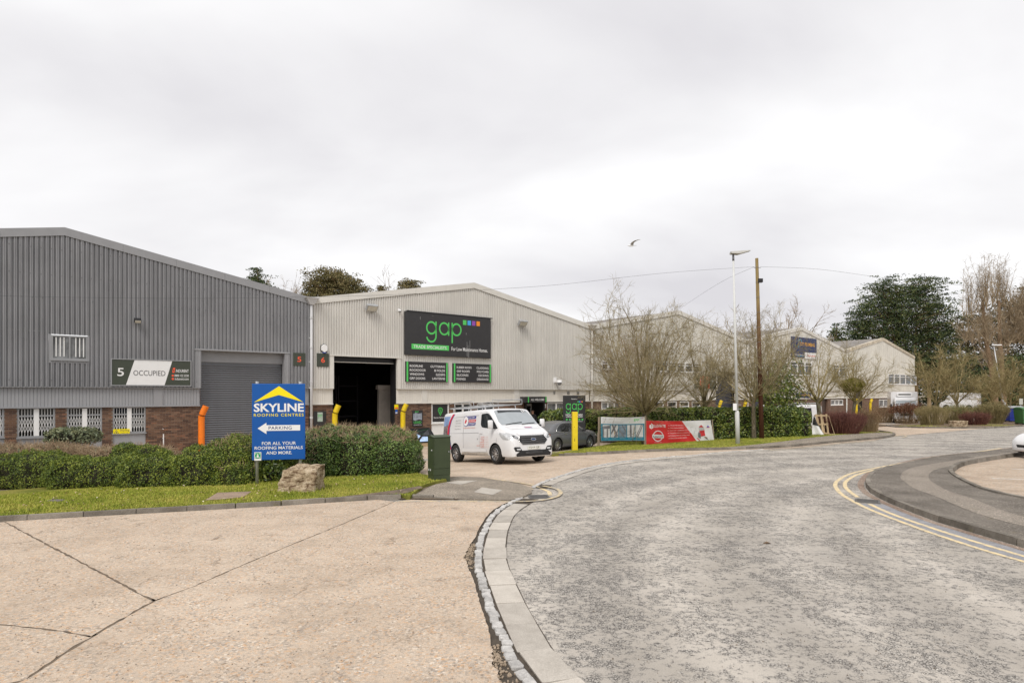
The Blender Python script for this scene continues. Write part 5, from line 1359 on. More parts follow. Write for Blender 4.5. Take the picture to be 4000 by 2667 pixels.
# ================================================================== PLANTS
def leaf_mesh(name, P, N, L, Wd, mat, parent=None, kind=None, droop=.25, lay_=.75):
    """one small folded rhombus per point. P,N (n,3); L length, Wd width (arrays or scalars)"""
    n = len(P); P = np.asarray(P); N = np.asarray(N)
    rnd = NP.normal(size=(n, 3)); nn = N*lay_+rnd*(1-lay_)*1.2; nn /= np.linalg.norm(nn, axis=1, keepdims=True)+1e-9
    a = np.cross(nn, NP.normal(size=(n, 3))); a /= np.linalg.norm(a, axis=1, keepdims=True)+1e-9
    a[:, 2] -= droop; a /= np.linalg.norm(a, axis=1, keepdims=True)
    b = np.cross(nn, a); b /= np.linalg.norm(b, axis=1, keepdims=True)+1e-9
    s = NP.uniform(.7, 1.3, (n, 1)); L_ = s*L; W_ = s*Wd
    up = nn*W_*.35
    V_ = np.stack([P-a*L_*.5, P+b*W_*.5+up, P+a*L_*.5, P-b*W_*.5+up], 1).reshape(-1, 3)
    i = np.arange(n)*4
    F_ = np.concatenate([np.stack([i, i+1, i+2], 1), np.stack([i, i+2, i+3], 1)], 0)
    o = npmesh(name, V_, F_, mat, parent)
    if kind: o['kind'] = kind
    return o
def seg_mesh(name, segs, mat, parent=None, n=3, kind=None, smooth=True):
    """segs: array (m,8): p0 p1 r0 r1 -> open prisms"""
    A = np.asarray(segs, float)
    if len(A) == 0: return None
    p0, p1, r0, r1 = A[:, 0:3], A[:, 3:6], A[:, 6:7], A[:, 7:8]
    t = p1-p0; t /= np.linalg.norm(t, axis=1, keepdims=True)+1e-9
    ref = np.where(np.abs(t[:, 2:3]) < .9, np.array([[0, 0, 1.]]), np.array([[1., 0, 0]]))
    a = np.cross(t, ref); a /= np.linalg.norm(a, axis=1, keepdims=True)+1e-9; b = np.cross(t, a)
    V_ = np.zeros((len(A), 2*n, 3))
    for k in range(n):
        w = 2*PI*k/n; d = a*math.cos(w)+b*math.sin(w); V_[:, k] = p0+d*r0; V_[:, n+k] = p1+d*r1
    base = (np.arange(len(A))*2*n)[:, None]
    F_ = np.concatenate([base+np.array([[k, (k+1) % n, n+(k+1) % n, n+k]]) for k in range(n)], 0)
    o = npmesh(name, V_.reshape(-1, 3), F_, mat, parent, smooth)
    if kind: o['kind'] = kind
    return o
def wobble(P, amp, f=2.3, ph=0.0):
    x, y, z = P[:, 0], P[:, 1], P[:, 2]
    return amp*(np.sin(f*x+1.3*np.sin(f*.7*y+ph)+ph)+np.sin(f*1.7*z+1.1*y+2*ph)+.6*np.sin(f*3.1*x+f*2.3*y+ph*3)+.5*np.sin(f*5.3*z-f*4.1*x+ph))/2.2
class Blob:
    """rounded box: centre, half sizes, turn, roundness"""
    def __init__(s, c, h, rz=0.0, p=5, amp=.09, ph=None):
        s.c = np.array(c, float); s.h = np.array(h, float); s.rz = rz; s.p = p; s.amp = amp; s.ph = R.uniform(0, 9) if ph is None else ph
        ca, sa = math.cos(rz), math.sin(rz); s.R = np.array([[ca, -sa, 0], [sa, ca, 0], [0, 0, 1]])
    def area(s):
        a, b, c = s.h; return 8*(a*b*.5+a*c+b*c)
    def sample(s, n, shell=1.0):
        a, b, c = s.h
        w = np.array([b*c, b*c, a*c, a*c, a*b, a*b*.15]); face = NP.choice(6, n, p=w/w.sum())
        u = NP.uniform(-1, 1, (n, 3)); ax = face//2; sg = np.where(face % 2 == 0, 1., -1.); u[np.arange(n), ax] = sg
        k = (np.abs(u)**s.p).sum(1, keepdims=True)**(1/s.p); v = u/k
        P = v*s.h; N = np.sign(v)*np.abs(v)**(s.p-1)/s.h; N /= np.linalg.norm(N, axis=1, keepdims=True)+1e-9
        Pw = P@s.R.T+s.c; Nw = N@s.R.T
        return Pw*1+Nw*(wobble(Pw, s.amp, 2.3, s.ph)[:, None])*1.0-(1-shell)*Nw*s.h.min(), Nw
    def inside(s, P, k=.9):
        q = (P-s.c)@s.R; return ((np.abs(q)/(s.h*k))**s.p).sum(1) < 1
    def core(s, k=.88):
        bm = bmesh.new(); bmesh.ops.create_icosphere(bm, subdivisions=4, radius=1)
        v = np.array([x.co[:] for x in bm.verts]); f = np.array([[x.index for x in q.verts] for q in bm.faces]); bm.free()
        u = v/np.abs(v).max(1, keepdims=True); kk = (np.abs(u)**s.p).sum(1, keepdims=True)**(1/s.p); v = u/kk
        Pw = (v*(s.h-.12)*1)@s.R.T+s.c
        return Pw+wobble(Pw, s.amp, 2.3, s.ph)[:, None]*(v@s.R.T)*.8, f
M_CORE = pm('hedge_shade_core', (.022, .020, .010), .95, var=.4, scale=6)  # solid near-black heart: deep hedge shade put into its colour, also blocks light
def hedge(name, label, blobs, dens, L, Wd, mat, cat='hedge', twig=None, group=None, droop=.25, layf=.62, depth=.07):
    r = empty(name, (0, 0, 0), 0, label, cat, group)
    c0 = blobs[0].c; r.location = (c0[0], c0[1], g(c0[0], c0[1])); org = np.array(r.location)
    vs = []; fs_ = []; k = 0
    for b in blobs:
        v, f = b.core(); vs.append(v-org); fs_.append(f+k); k += len(v)
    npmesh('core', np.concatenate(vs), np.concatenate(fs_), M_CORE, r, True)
    PP = []; NN = []
    for b in blobs:
        P, N = b.sample(int(b.area()*dens))
        P = P-N*np.abs(NP.normal(0, depth, (len(P), 1)))+N*NP.uniform(0, .03, (len(P), 1))
        keep = np.ones(len(P), bool)
        for o in blobs:
            if o is not b: keep &= ~o.inside(P, .93)
        cl = wobble(P, 1.0, 7.5, b.ph+2)+wobble(P, .6, 17.0, b.ph+5); P = P+N*(np.clip(cl, -1, 1)*.045)[:, None]
        keep &= (cl > -.55) | (NP.uniform(size=len(P)) < .25)
        keep &= P[:, 2] > org[2]-.05
        PP.append(P[keep]); NN.append(N[keep])
    P = np.concatenate(PP); N = np.concatenate(NN)
    leaf_mesh('foliage', P-org, N, L, Wd, mat, r, droop=droop, lay_=layf)
    if twig: twig_layer(r, org, blobs, *twig)
    return r
def twig_layer(r, org, blobs, n, L, rad, mat, sel=None, up=.5, name='twigs', sink=.1):
    S_ = []
    for b in blobs:
        P, N = b.sample(int(n*b.area()/sum(q.area() for q in blobs)))
        if sel is not None:
            k = sel(P, N); P, N = P[k], N[k]
        P = P-N*NP.uniform(0, sink, (len(P), 1))
        d = N*.5+NP.normal(0, .6, P.shape); d[:, 2] += up; d /= np.linalg.norm(d, axis=1, keepdims=True)
        ll = L*NP.uniform(.4, 1.2, (len(P), 1)); d2 = d+NP.normal(0, .35, P.shape); d2 /= np.linalg.norm(d2, axis=1, keepdims=True)
        m = P+d*ll*.5; e_ = m+d2*ll*.5; rr = rad*NP.uniform(.6, 1.2, (len(P), 1))
        S_.append(np.concatenate([P-d*ll*.15-org, m-org, rr, rr*.8], 1)); S_.append(np.concatenate([m-org, e_-org, rr*.8, rr*.35], 1))
    return seg_mesh(name, np.concatenate(S_), mat, r)
ML_YEW = leafmat('yew_leaf', (.016, .036, .005), (.085, .135, .014), (.33, .37, .05), .5, .4, 2.8)
ML_PRIV = leafmat('privet_leaf', (.016, .040, .008), (.075, .14, .026), (.25, .34, .08), .38, .5, 2.2)
ML_LAUR = leafmat('laurel_leaf', (.015, .036, .006), (.085, .14, .02), (.32, .35, .07), .32, .55, 2.0)
ML_LAURP = leafmat('pale_laurel_leaf', (.10, .135, .075), (.18, .21, .12), (.28, .28, .14), .45, .4)
ML_COPPER = leafmat('copper_leaf', (.07, .028, .016), (.14, .055, .03), (.21, .10, .05), .6, .3)
ML_CON = leafmat('conifer_leaf', (.010, .024, .012), (.042, .07, .026), (.15, .165, .05), .6, .3, .5)
ML_CONB = leafmat('brownish_conifer_leaf', (.06, .06, .02), (.14, .125, .045), (.26, .20, .09), .6, .3, .3)
ML_MIST = leafmat('mistletoe_leaf', (.10, .105, .012), (.19, .18, .02), (.28, .25, .03), .5, .3)
MT_DRY = leafmat('dry_twig', (.17, .115, .065), (.36, .26, .165), (.56, .43, .29), .85, .2)
MT_BARK = leafmat('twig_bark', (.12, .096, .05), (.26, .212, .115), (.46, .39, .235), .85, .2, .8)
MT_BARKB = leafmat('brown_twig_bark', (.13, .088, .046), (.25, .175, .10), (.40, .29, .17), .85, .2, .8)
MT_RED = leafmat('red_stem', (.065, .022, .020), (.14, .05, .042), (.25, .12, .085), .6, .3)
MT_OLIVE = leafmat('olive_twig', (.14, .112, .045), (.27, .22, .10), (.44, .36, .19), .8, .2)
def barkmat():
    q = NG('mottled_bark')
    n = q.noise(3.2, 6, .7, q.mapping((2.4, 2.4, 1)))
    q.col(q.ramp(n, (.36, (.075, .062, .04)), (.72, (.33, .30, .25)), (.55, (.15, .125, .085)))); q.set(.9, 0, .2); q.bump(q.noise(14, 5, .7, q.mapping((3, 3, .6))), .6, .02)
    return q.m
M_BARK = barkmat()
# ---- hedge in front of the grey unit
def fb(px, hw, base, top, depth, p=4, amp=.09, rz=0.0, back=.0, zlow=None):
    q = G(px, base, .1); Y = q.y+depth/2+back
    zt = at(px, top, q.y+depth*.25+back).z; z0 = q.z-.1 if zlow is None else zlow
    x = (px-2000)*Y/FPX
    return Blob((x, Y, (zt+z0)/2-.1), (hw*Y/FPX, depth/2, (zt-z0)/2+.1), rz, p, amp)
rzl = math.atan2(G(800, 1897, .1).y-G(0, 1905, .1).y, G(800, 1897, .1).x-G(0, 1905, .1).x)
hedge('hedge', 'low dark yew hedge running along the lawn before the grey unit',
      [fb(-250, 300, 1908, 1786, 1.5, 3, .12), fb(110, 260, 1905, 1780, 1.5, 3, .13), fb(420, 240, 1903, 1788, 1.5, 2.8, .13), fb(640, 170, 1902, 1780, 1.4, 2.6, .12), fb(800, 150, 1898, 1748, 1.4, 2.5, .12), fb(500, 60, 1890, 1724, .9, 2.3, .10, back=.6), fb(600, 75, 1890, 1742, .9, 2.3, .10, back=.5)], 1700, .050, .020, ML_YEW)
hedge('hedge', 'tall rounded yew mound behind the blue sign board',
      [fb(905, 130, 1893, 1716, 1.6, 2.5, .13), fb(1030, 175, 1877, 1684, 2.2, 2.5, .13), fb(1130, 120, 1868, 1676, 2.2, 2.5, .12), fb(930, 90, 1896, 1800, 1.0, 2.4, .08)], 1700, .050, .020, ML_YEW,
      twig=(3000, .20, .006, MT_DRY, lambda P, N: (N[:, 2] > .6), .3))
b6 = [fb(1390, 165, 1860, 1690, 2.3, 2.8, .15), fb(1530, 112, 1856, 1684, 2.2, 2.6, .12), fb(1265, 105, 1866, 1678, 2.2, 2.6, .14), fb(1400, 200, 1850, 1672, 1.5, 4, .08, back=1.7)]
h6 = hedge('hedge', 'broad overgrown privet hedge between the boulder and the green cabinet', b6, 1500, .052, .025, ML_PRIV, twig=(12000, .24, .007, MT_DRY, lambda P, N: (N[:, 2] > .62) | ((P[:, 0] < at(1330, 0, 20).x) & (N[:, 1] < -.2) & (NP.uniform(size=len(P)) < .9) & (P[:, 2] > .25)), .08))
twig_layer(h6, np.array(h6.location), b6, 450, .32, .004, MT_OLIVE, lambda P, N: (N[:, 1] < -.2), .3, 'loose_shoots')
hedge('laurel_bush', 'glossy laurel bush at the foot of the blue sign', [fb(1075, 58, 1881, 1806, .6, 2.5, .04)], 260, .15, .06, ML_LAUR, 'bush', droop=.6)
# cut-back brown hedge behind the yew
bd = [fb(40, 330, 1880, 1742, 1.6, 4, .06, back=1.4), fb(470, 230, 1880, 1752, 1.4, 4, .06, back=1.4), fb(-330, 250, 1880, 1735, 1.6, 4, .06, back=1.4)]
dh = hedge('cut_hedge', 'dry brown cut back hedge behind the yew', bd, 120, .06, .03, ML_LAURP, twig=(20000, .25, .0075, MT_DRY, lambda P, N: N[:, 2] > -.3, .15))
# flat topped shrub
q0 = fb(285, 96, 1860, 1690, 1.3, 3, .06, back=2.2); q0.c[2] += .62; q0.h[2] = .27
sh = hedge('clipped_shrub', 'flat topped pale laurel shrub on bare brown stems', [q0], 420, .10, .055, ML_LAURP, 'shrub', droop=.2, layf=.5)
S_ = []
for k in range(160):
    a = R.uniform(0, 2*PI); rr_ = R.random()**.5
    p0 = Vector((q0.c[0]+.25*rr_*math.cos(a)*q0.h[0], q0.c[1]+.3*math.sin(a)*q0.h[1], q0.c[2]-1.1)); p1 = Vector((q0.c[0]+rr_*math.cos(a)*q0.h[0]*.95, q0.c[1]+rr_*math.sin(a)*q0.h[1]*.9, q0.c[2]-R.uniform(-.05, .15))); md = p0.lerp(p1, .5)+Vector((R.uniform(-.1, .1), R.uniform(-.1, .1), 0))
    o_ = Vector(sh.location)
    S_ += [[*(p0-o_), *(md-o_), .011, .008], [*(md-o_), *(p1-o_), .008, .004]]
seg_mesh('stems', S_, MT_DRY, sh)
# ---- laurel hedge behind the banners
A = G(2345, 1724, .1); B = G(3172, 1704, .1); mid = (A+B)/2; dd = (B-A).xy; rzh = math.atan2(dd.y, dd.x); nrm = Vector((-dd.y, dd.x)).normalized()
cc = mid.xy+nrm*.75; ztA = at(2760, 1594, mid.y+.3).z
hedge('laurel_hedge', 'long clipped laurel hedge behind the banners and the lamp post', [Blob((cc.x, cc.y, ztA/2-.1), (dd.length/2, .78, ztA/2+.08), rzh, 9, .07)], 560, .115, .055, ML_LAUR, 'hedge', (1500, .18, .004, MT_OLIVE, lambda P, N: N[:, 2] > .5, .5), droop=.5, layf=.55)
s0, s1 = fs(2122, 5), fs(2440, 5); cp = fpt((s0+s1)/2, -5, 0); zt = at(2300, 1604, cp.y).z
hedge('laurel_hedge', 'laurel hedge under the windows behind the black totem', [Blob((cp.x, cp.y, (zt+FLOOR)/2), ((s1-s0)/2, .7, (zt-FLOOR)/2), ALPHA, 6, .10)], 420, .13, .055, ML_LAUR, droop=.5, layf=.5)
# ---- twiggy shrubs
def stem_shrub(name, label, px, hw, base, top, depth, mat, n, leafm=None, nleaf=0, rad=.006, cat='shrub', group=None, ll=.06, spread=1.0, back=0.0):
    q = G(px, base, .1); Y = q.y+depth/2+back; x = (px-2000)*Y/FPX; h = at(px, top, Y).z-q.z; w = hw*Y/FPX
    r = empty(name, (x, Y, q.z), 0, label, cat, group); S_ = []; T = []
    for k in range(n):
        a = R.uniform(0, 2*PI); rr_ = R.random()**.5; bx, by = rr_*math.cos(a), rr_*math.sin(a)
        hh = h*R.uniform(.72, 1.03)*(1-.22*rr_**3)
        p0 = Vector((bx*w*.62, by*depth*.3, -.05)); p2 = Vector((bx*w*spread+R.uniform(-.08, .08), by*depth*.5*spread+R.uniform(-.06, .06), hh)); p1 = p0.lerp(p2, .5)+Vector((R.uniform(-.08, .08), R.uniform(-.08, .08), 0))
        S_ += [[*p0, *p1, rad*1.3, rad], [*p1, *p2, rad, rad*.45]]
        for j in range(4):
            u = R.uniform(.35, .95); b = p1.lerp(p2, u); e_ = b+Vector((R.uniform(-.2, .2), R.uniform(-.2, .2), R.uniform(.02, .26))); S_.append([*b, *e_, rad*.6, rad*.3]); T.append(e_)
    seg_mesh('stems', S_, mat, r)
    if nleaf:
        P = np.array([T[i] for i in NP.integers(0, len(T), nleaf)])+NP.normal(0, .06, (nleaf, 3)); P[:, 2] = np.abs(P[:, 2])
        leaf_mesh('foliage', P, NP.normal(size=P.shape), ll, ll*.6, leafm, r)
    return r
stem_shrub('dogwood_shrub', 'dark red stemmed dogwood thicket behind the wooden pallet', 3290, 95, 1697, 1605, 2.0, MT_RED, 900, rad=.0075)
stem_shrub('twiggy_shrub', 'brown twiggy shrub at the driveway end of the red dogwood', 3385, 45, 1690, 1600, 2.0, MT_BARKB, 420, ML_COPPER, 700)
stem_shrub('twiggy_shrub', 'thin brown twiggy shrub beside the rust leaved beech', 3450, 55, 1650, 1582, 2.2, MT_BARKB, 420, ML_COPPER, 500)
stem_shrub('beech_shrub', 'rust brown beech shrub holding its dead leaves', 3540, 60, 1655, 1578, 2.4, MT_BARKB, 300, ML_COPPER, 5200, ll=.09)
stem_shrub('twiggy_shrub', 'olive brown twiggy shrub in the middle of the far island', 3640, 62, 1660, 1582, 2.2, MT_OLIVE, 520, rad=.008)
stem_shrub('twiggy_shrub', 'olive shrub beside the low stone block on the far island', 3735, 60, 1655, 1580, 2.2, MT_OLIVE, 460, ML_PRIV, 900, rad=.008)
stem_shrub('dogwood_shrub', 'low reddish shrub to the right of the stone block', 3810, 60, 1660, 1612, 1.6, MT_RED, 420, ML_COPPER, 800, rad=.009)
stem_shrub('twiggy_shrub', 'bulky olive brown shrub beside the blue bin', 3868, 62, 1655, 1572, 2.6, MT_OLIVE, 620, ML_CONB, 3500, rad=.009)
# ---- bare trees
def bare_tree(name, label, base, H, width, trunk_h, tr_, seed, mains=7, c1=9, c2=7, c3=6, mat=None, up=.25, group='bare winter trees', thin=.0060, stems=1, lean=0.0, flat=.0, bark=None, low=.35, cat='tree', tw=.42, low_el=.5):
    r_ = random.Random(seed); root = empty(name, base, 0, label, cat, group)
    T = []; S_ = []
    def rnd(): return Vector((r_.gauss(0, 1), r_.gauss(0, 1), r_.gauss(0, 1)))
    def grow(p, d, L, r0, r1, n, wob, trop, out):
        pts = [p]
        for i in range(n):
            d = (d+rnd()*wob+Vector((0, 0, trop))).normalized(); q = p+d*(L/n)
            a = r0+(r1-r0)*i/n; b = r0+(r1-r0)*(i+1)/n; out.append([*p, *q, a, b]); p = q; pts.append((p, d))
        return pts
    for s_ in range(stems):
        an = 2*PI*s_/max(1, stems)+r_.random(); o = Vector((math.cos(an), math.sin(an), 0))*(.22 if stems > 1 else 0)
        d0 = Vector((lean+(o.x*.5 if stems > 1 else 0), o.y*.5, 1)).normalized()
        tp = grow(o-Vector((0, 0, .15)), d0, trunk_h+.15, tr_*1.12, tr_*.8, 6, .035, .02, T)
        top = tp[-1][0]
        for i in range(mains):
            a = 2*PI*(i+r_.uniform(-.3, .3))/mains; el = r_.uniform(low_el, 1.38) if i else 1.45
            dirn = Vector((math.cos(a)*math.cos(el), math.sin(a)*math.cos(el), math.sin(el)))
            reach = min(width/2/max(.15, math.cos(el)), (H-trunk_h)/max(.2, math.sin(el)))*(r_.uniform(.82, 1.0) if i else .82)
            pts = grow(top-d0*r_.uniform(0, trunk_h*low*.5), dirn, reach*.92, tr_*.50, thin*1.5, 8, .055, .16*up, S_)
            for j in range(c1):
                f = (j+r_.random())/c1; k = 1+min(7, int(f*8*.92)+0); p, d = pts[min(8, max(1, k))]
                d1 = (d+rnd()*.62+Vector((0, 0, .15))).normalized(); L1 = reach*(.50-.30*f)*r_.uniform(.7, 1.2)+.25
                rr0 = max(thin*1.5, tr_*.20*(1-f*.75))
                p1 = grow(p, d1, L1, rr0, thin*1.1, 5, .08, .2*up, S_)
                for m in range(c2):
                    f2 = (m+r_.random())/c2; pp_, dd_ = p1[min(5, 1+int(f2*5))]
                    d2 = (dd_+rnd()*.62+Vector((0, 0, .12))).normalized(); L2 = L1*(.55-.3*f2)*r_.uniform(.7, 1.2)+.15
                    p2 = grow(pp_, d2, L2, thin*1.25, thin*.8, 3, .15, .08*up, S_)
                    for w_ in range(c3):
                        pq, dq = p2[1+r_.randrange(3)]; d3 = (dq+rnd()*.6+Vector((0, 0, .1))).normalized()
                        grow(pq, d3, r_.uniform(.35, 1)*tw, thin*.85, thin*.45, 2, .16, .05, S_)
    seg_mesh('trunk', T, bark or M_BARK, root, 10); seg_mesh('crown', S_, mat or MT_BARK, root)
    return root
def gp(px, py, h=.1): return G(px, py, h)
b = gp(2518, 1735); bare_tree('bare_tree', 'large many branched bare tree rising between the two banners', b, 7.0, 7.2, 1.75, .15, 3, 18, 11, 8, 6, low_el=.28, thin=.0054)
b = fpt(fs(2480, 5.6), -5.6, FLOOR); bare_tree('bare_tree', 'bare many stemmed tree behind the laurel hedge and the teal banner', b, 6.8, 5.5, 1.3, .11, 8, 4, 7, 6, 4, stems=4, mat=MT_BARKB)
b = gp(2757, 1714); bare_tree('bare_tree', 'slim bare tree standing just behind the white end of the red banner', b, 6.75, 5.0, 2.05, .125, 14, 11, 10, 7, 5, thin=.0054)
b = gp(2945, 1712); bare_tree('bare_tree', 'bare tree with pale mottled trunk between lamp post and telegraph pole', b, 7.1, 5.2, 2.2, .115, 21, 11, 10, 7, 5, thin=.0054)
ivy = fpt(fs(3000, 7), -7, FLOOR)
bt = bare_tree('bare_tree', 'bare tree partly wrapped in green ivy behind the telegraph pole', Vector((at(3005, 0, 41).x, 41, -.3)), 7.6, 6.4, 1.9, .18, 33, 8, 8, 7, 4, thin=.0056)
o_ = np.array(bt.location); P = NP.normal(size=(5200, 3))*np.array([.75, .6, 1.0])+np.array([.55, -.3, 2.75]); P = P[(P[:, 2] > 1.2)]
leaf_mesh('ivy', P, NP.normal(size=P.shape), .12, .09, ML_LAUR, bt)
b = Vector((at(3205, 0, 39.5).x, 39.5, g(at(3205, 0, 39.5).x, 39.5))); bare_tree('bare_tree', 'open crowned bare tree in front of the navy signboard', b, 6.1, 5.2, 2.3, .15, 41, 8, 8, 6, 4, thin=.0058, mat=MT_OLIVE)
b = Vector((at(3327, 0, 42).x, 42, g(at(3327, 0, 42).x, 42))); mt = bare_tree('bare_tree', 'small bare tree with a yellow green mistletoe clump in its crown', b, 5.6, 5.0, 2.1, .12, 52, 10, 9, 7, 5, mat=MT_OLIVE)
P = NP.normal(size=(4200, 3)); P /= np.linalg.norm(P, axis=1, keepdims=True); P *= NP.uniform(.55, 1, (len(P), 1))*np.array([.72, .6, .5]); P[:, 0] *= 1.15-.5*np.clip(P[:, 2]*-1.6, 0, 1)
leaf_mesh('mistletoe', P+np.array([0, -.15, at(3327, 1505, 42).z-b.z]), P, .13, .035, ML_MIST, mt, droop=-.6)
for px, Y, top, wpx, sd, lab, mt_ in ((3655, 56, 1335, 190, 61, 'small pale bare tree at the corner of the last warehouse', MT_OLIVE), (3742, 57, 1345, 170, 62, 'small pale bare tree beside the white panel van', MT_OLIVE), (3952, 58, 1385, 170, 63, 'small bare tree behind the rubbish bins', MT_OLIVE), (3870, 62, 1420, 150, 64, 'slight bare tree at the foot of the leaning lamp', MT_OLIVE)):
    x = at(px, 0, Y).x; bare_tree('bare_tree', lab, Vector((x, Y, -.1)), at(px, top, Y).z+.1, wpx*Y/FPX, 1.7, .12, sd, 8, 9, 6, 4, mat=mt_, thin=.011)
# big tree behind the roofs
x = at(3030, 0, 92).x; bare_tree('bare_tree', 'wide bare tree crown showing above the third and fourth roofs', Vector((x, 92, -.4)), at(3030, 1175, 92).z+.4, 15.5, 4, .35, 71, 10, 9, 7, 4, thin=.018, tw=1.0, mat=MT_BARKB)
for px, Y, top, w_, sd, lab in ((1150, 78, 1062, 5.5, 72, 'thin bare tree behind the roof, next to the dark pointed conifer'), (1330, 80, 1035, 7, 73, 'bare tree rising through the brown conifer behind the roofs'), (1480, 80, 1085, 6, 74, 'faint bare tree between the two conifers behind the cream roof'), (590, 72, 958, 5.5, 75, 'bare twigs showing just over the dark grey roof'), (930, 78, 1065, 5, 76, 'faint bare twigs over the lower end of the grey roof')):
    x = at(px, 0, Y).x; bare_tree('bare_tree', lab, Vector((x, Y, -.4)), at(px, top, Y).z+.4, w_, 8, .25, sd, 9, 7, 6, 3, thin=.013, tw=.9, mat=MT_BARKB)
# tall cut tree with upright shoots
def shoot_tree(name, label, px, Y, pts, shoots, sd):
    r_ = random.Random(sd); base = Vector((at(pts[0][0], 0, Y).x, Y, -.2)); root = empty(name, base, 0, label, 'tree', 'tall cut back trees on the far bend')
    tr_ = [at(a, c, Y)-base for a, c in pts]; tr_[0].z = -.3
    MB().tube(smooth_line(tr_, 4), [.33*(1-.5*i/(4*(len(pts)-1))) for i in range(4*(len(pts)-1)+1)], 12).build('trunk', pm('brown_bark', (.20, .135, .08), .9, var=.3, scale=2, fine=.3, bump=.6, bscale=6, stretch=(2, 2, .5)), root, smooth=True)
    S_ = []
    for (sx, sy, n, spread, topy) in shoots:
        o = at(sx, sy, Y)-base
        for k in range(n):
            a = r_.uniform(0, 2*PI); d = Vector((math.cos(a)*spread*r_.random(), math.sin(a)*spread*r_.random()*.7, 1)).normalized()
            L = (at(sx, topy, Y).z-at(sx, sy, Y).z)*r_.uniform(.55, 1.05); p = o+Vector((r_.gauss(0, .35), r_.gauss(0, .35), r_.uniform(-.6, .2))); rr0 = .045
            for j in range(7):
                d = (d+Vector((r_.gauss(0, .05), r_.gauss(0, .05), .07))).normalized(); q = p+d*L/7; S_.append([*p, *q, rr0*(1-j/8), rr0*(1-(j+1)/8)])
                for m in range(3):
                    t_ = p.lerp(q, r_.random()); dd_ = (d+Vector((r_.gauss(0, .6), r_.gauss(0, .6), r_.gauss(.1, .3)))).normalized(); l_ = r_.uniform(.4, 1.5)*(1-j/10); e_ = t_+dd_*l_; S_.append([*t_, *e_, .014, .007])
                    for w_ in range(2): u = t_.lerp(e_, r_.uniform(.3, 1)); S_.append([*u, *(u+Vector((r_.gauss(0, .3), r_.gauss(0, .3), r_.uniform(0, .5)))), .009, .005])
                p = q
    seg_mesh('crown', S_, leafmat('pale_shoot', (.17, .125, .075), (.31, .24, .155), (.48, .39, .27), .8, .2), root)
shoot_tree('pollarded_tree', 'tall pollarded tree with upright shoots, leaning trunk by the far lamp', 3890, 76, ((3895, 1600), (3875, 1450), (3850, 1320), (3838, 1180)), ((3838, 1190, 22, .42, 985), (3785, 1225, 12, .4, 1040), (3850, 1330, 26, 1.1, 1150), (3800, 1330, 16, 1.5, 1220), (3870, 1420, 20, 1.6, 1330)), 5)
shoot_tree('pollarded_tree', 'second pollarded tree at the picture edge with twiggy brown crown', 3910, 80, ((3925, 1600), (3912, 1420), (3905, 1300), (3902, 1175)), ((3902, 1180, 24, .5, 1000), (3950, 1260, 26, .9, 1090), (3975, 1330, 30, 1.2, 1180), (3925, 1340, 24, 1.3, 1200), (4000, 1240, 20, .7, 1050)), 6)
# ---- conifers
def conifer_mass(name, label, Y, poly, mat, n, leaf, clump=1.2, trunks=(), base_z=0.0, cat='conifer', group='evergreens behind the units', flatz=.30, per=22):
    """broad evergreen: sprays of foliage layered through the crown, gaps left between them"""
    W_ = [(at(a, b, Y).x, at(a, b, Y).z) for a, b in poly]; xs = [p[0] for p in W_]; zs = [p[1] for p in W_]
    x0 = sum(xs)/len(xs); root = empty(name, (x0, Y, base_z), 0, label, cat, group); PP = []; NN = []; T = []
    hx = (max(xs)-min(xs))/2; k = 0; tries = 0
    while k < n and tries < n*20:
        tries += 1; x = R.uniform(min(xs), max(xs)); z = R.uniform(min(zs), max(zs))
        if not inside(W_, x, z):
            if not (R.random() < .05 and inside(W_, x+R.uniform(-1.6, 1.6), z-R.uniform(0, 1.6))): continue
        k += 1; u = (x-x0)/hx; yd = R.gauss(0, 1)*min(3.0, hx*.5)*math.sqrt(max(.1, 1-u*u)); c = clump*R.uniform(.55, 1.25)
        q = NP.normal(size=(per, 3)); q /= np.linalg.norm(q, axis=1, keepdims=True); q *= NP.uniform(.3, 1, (per, 1))**.5
        sgn = 1 if x > x0 else -1; P = q*np.array([c*1.35, c, c*flatz]); P[:, 2] += np.abs(P[:, 0])*.25-((P[:, 0]*sgn)**2)*.16/c
        PP.append(P+np.array([x-x0, yd, z-base_z])); NN.append(q*np.array([.4, .4, .6])+np.array([sgn*.2, -.2, .7]))
        if k % 5 == 0: T.append([(x-x0)*.45, yd*.3, z-base_z-abs(x-x0)*.35-.3, x-x0, yd, z-base_z, .05, .015])
    for px, top in trunks: X = at(px, 0, Y).x-x0; T.append([X, 0, -.3, X*.96, 0, at(px, top, Y).z-base_z, .32, .05])
    seg_mesh('trunk', T, MT_BARKB, root, 5); leaf_mesh('crown', np.concatenate(PP), np.concatenate(NN), leaf*1.3, leaf*.6, mat, root, droop=.15, lay_=.55)
    return root
conifer_mass('conifer', 'broad dark green cypress crown behind the last warehouse', 104, [(3300, 1360), (3322, 1262), (3345, 1215), (3385, 1178), (3396, 1150), (3418, 1138), (3408, 1112), (3440, 1088), (3462, 1100), (3478, 1128), (3500, 1108), (3520, 1130), (3534, 1112), (3556, 1092), (3578, 1078), (3590, 1096), (3622, 1102), (3632, 1124), (3642, 1160), (3656, 1196), (3668, 1168), (3682, 1172), (3686, 1215), (3690, 1260), (3696, 1350), (3690, 1480), (3560, 1480), (3400, 1400)], ML_CON, 2700, .24, .95, ((3450, 1130), (3580, 1120), (3500, 1180), (3630, 1180)))
conifer_mass('conifer', 'small pointed conifer between the fourth and fifth gables', 100, [(3240, 1400), (3248, 1330), (3258, 1285), (3266, 1250), (3274, 1270), (3288, 1300), (3300, 1320), (3316, 1400)], ML_CON, 150, .24, .8, ((3268, 1265),))
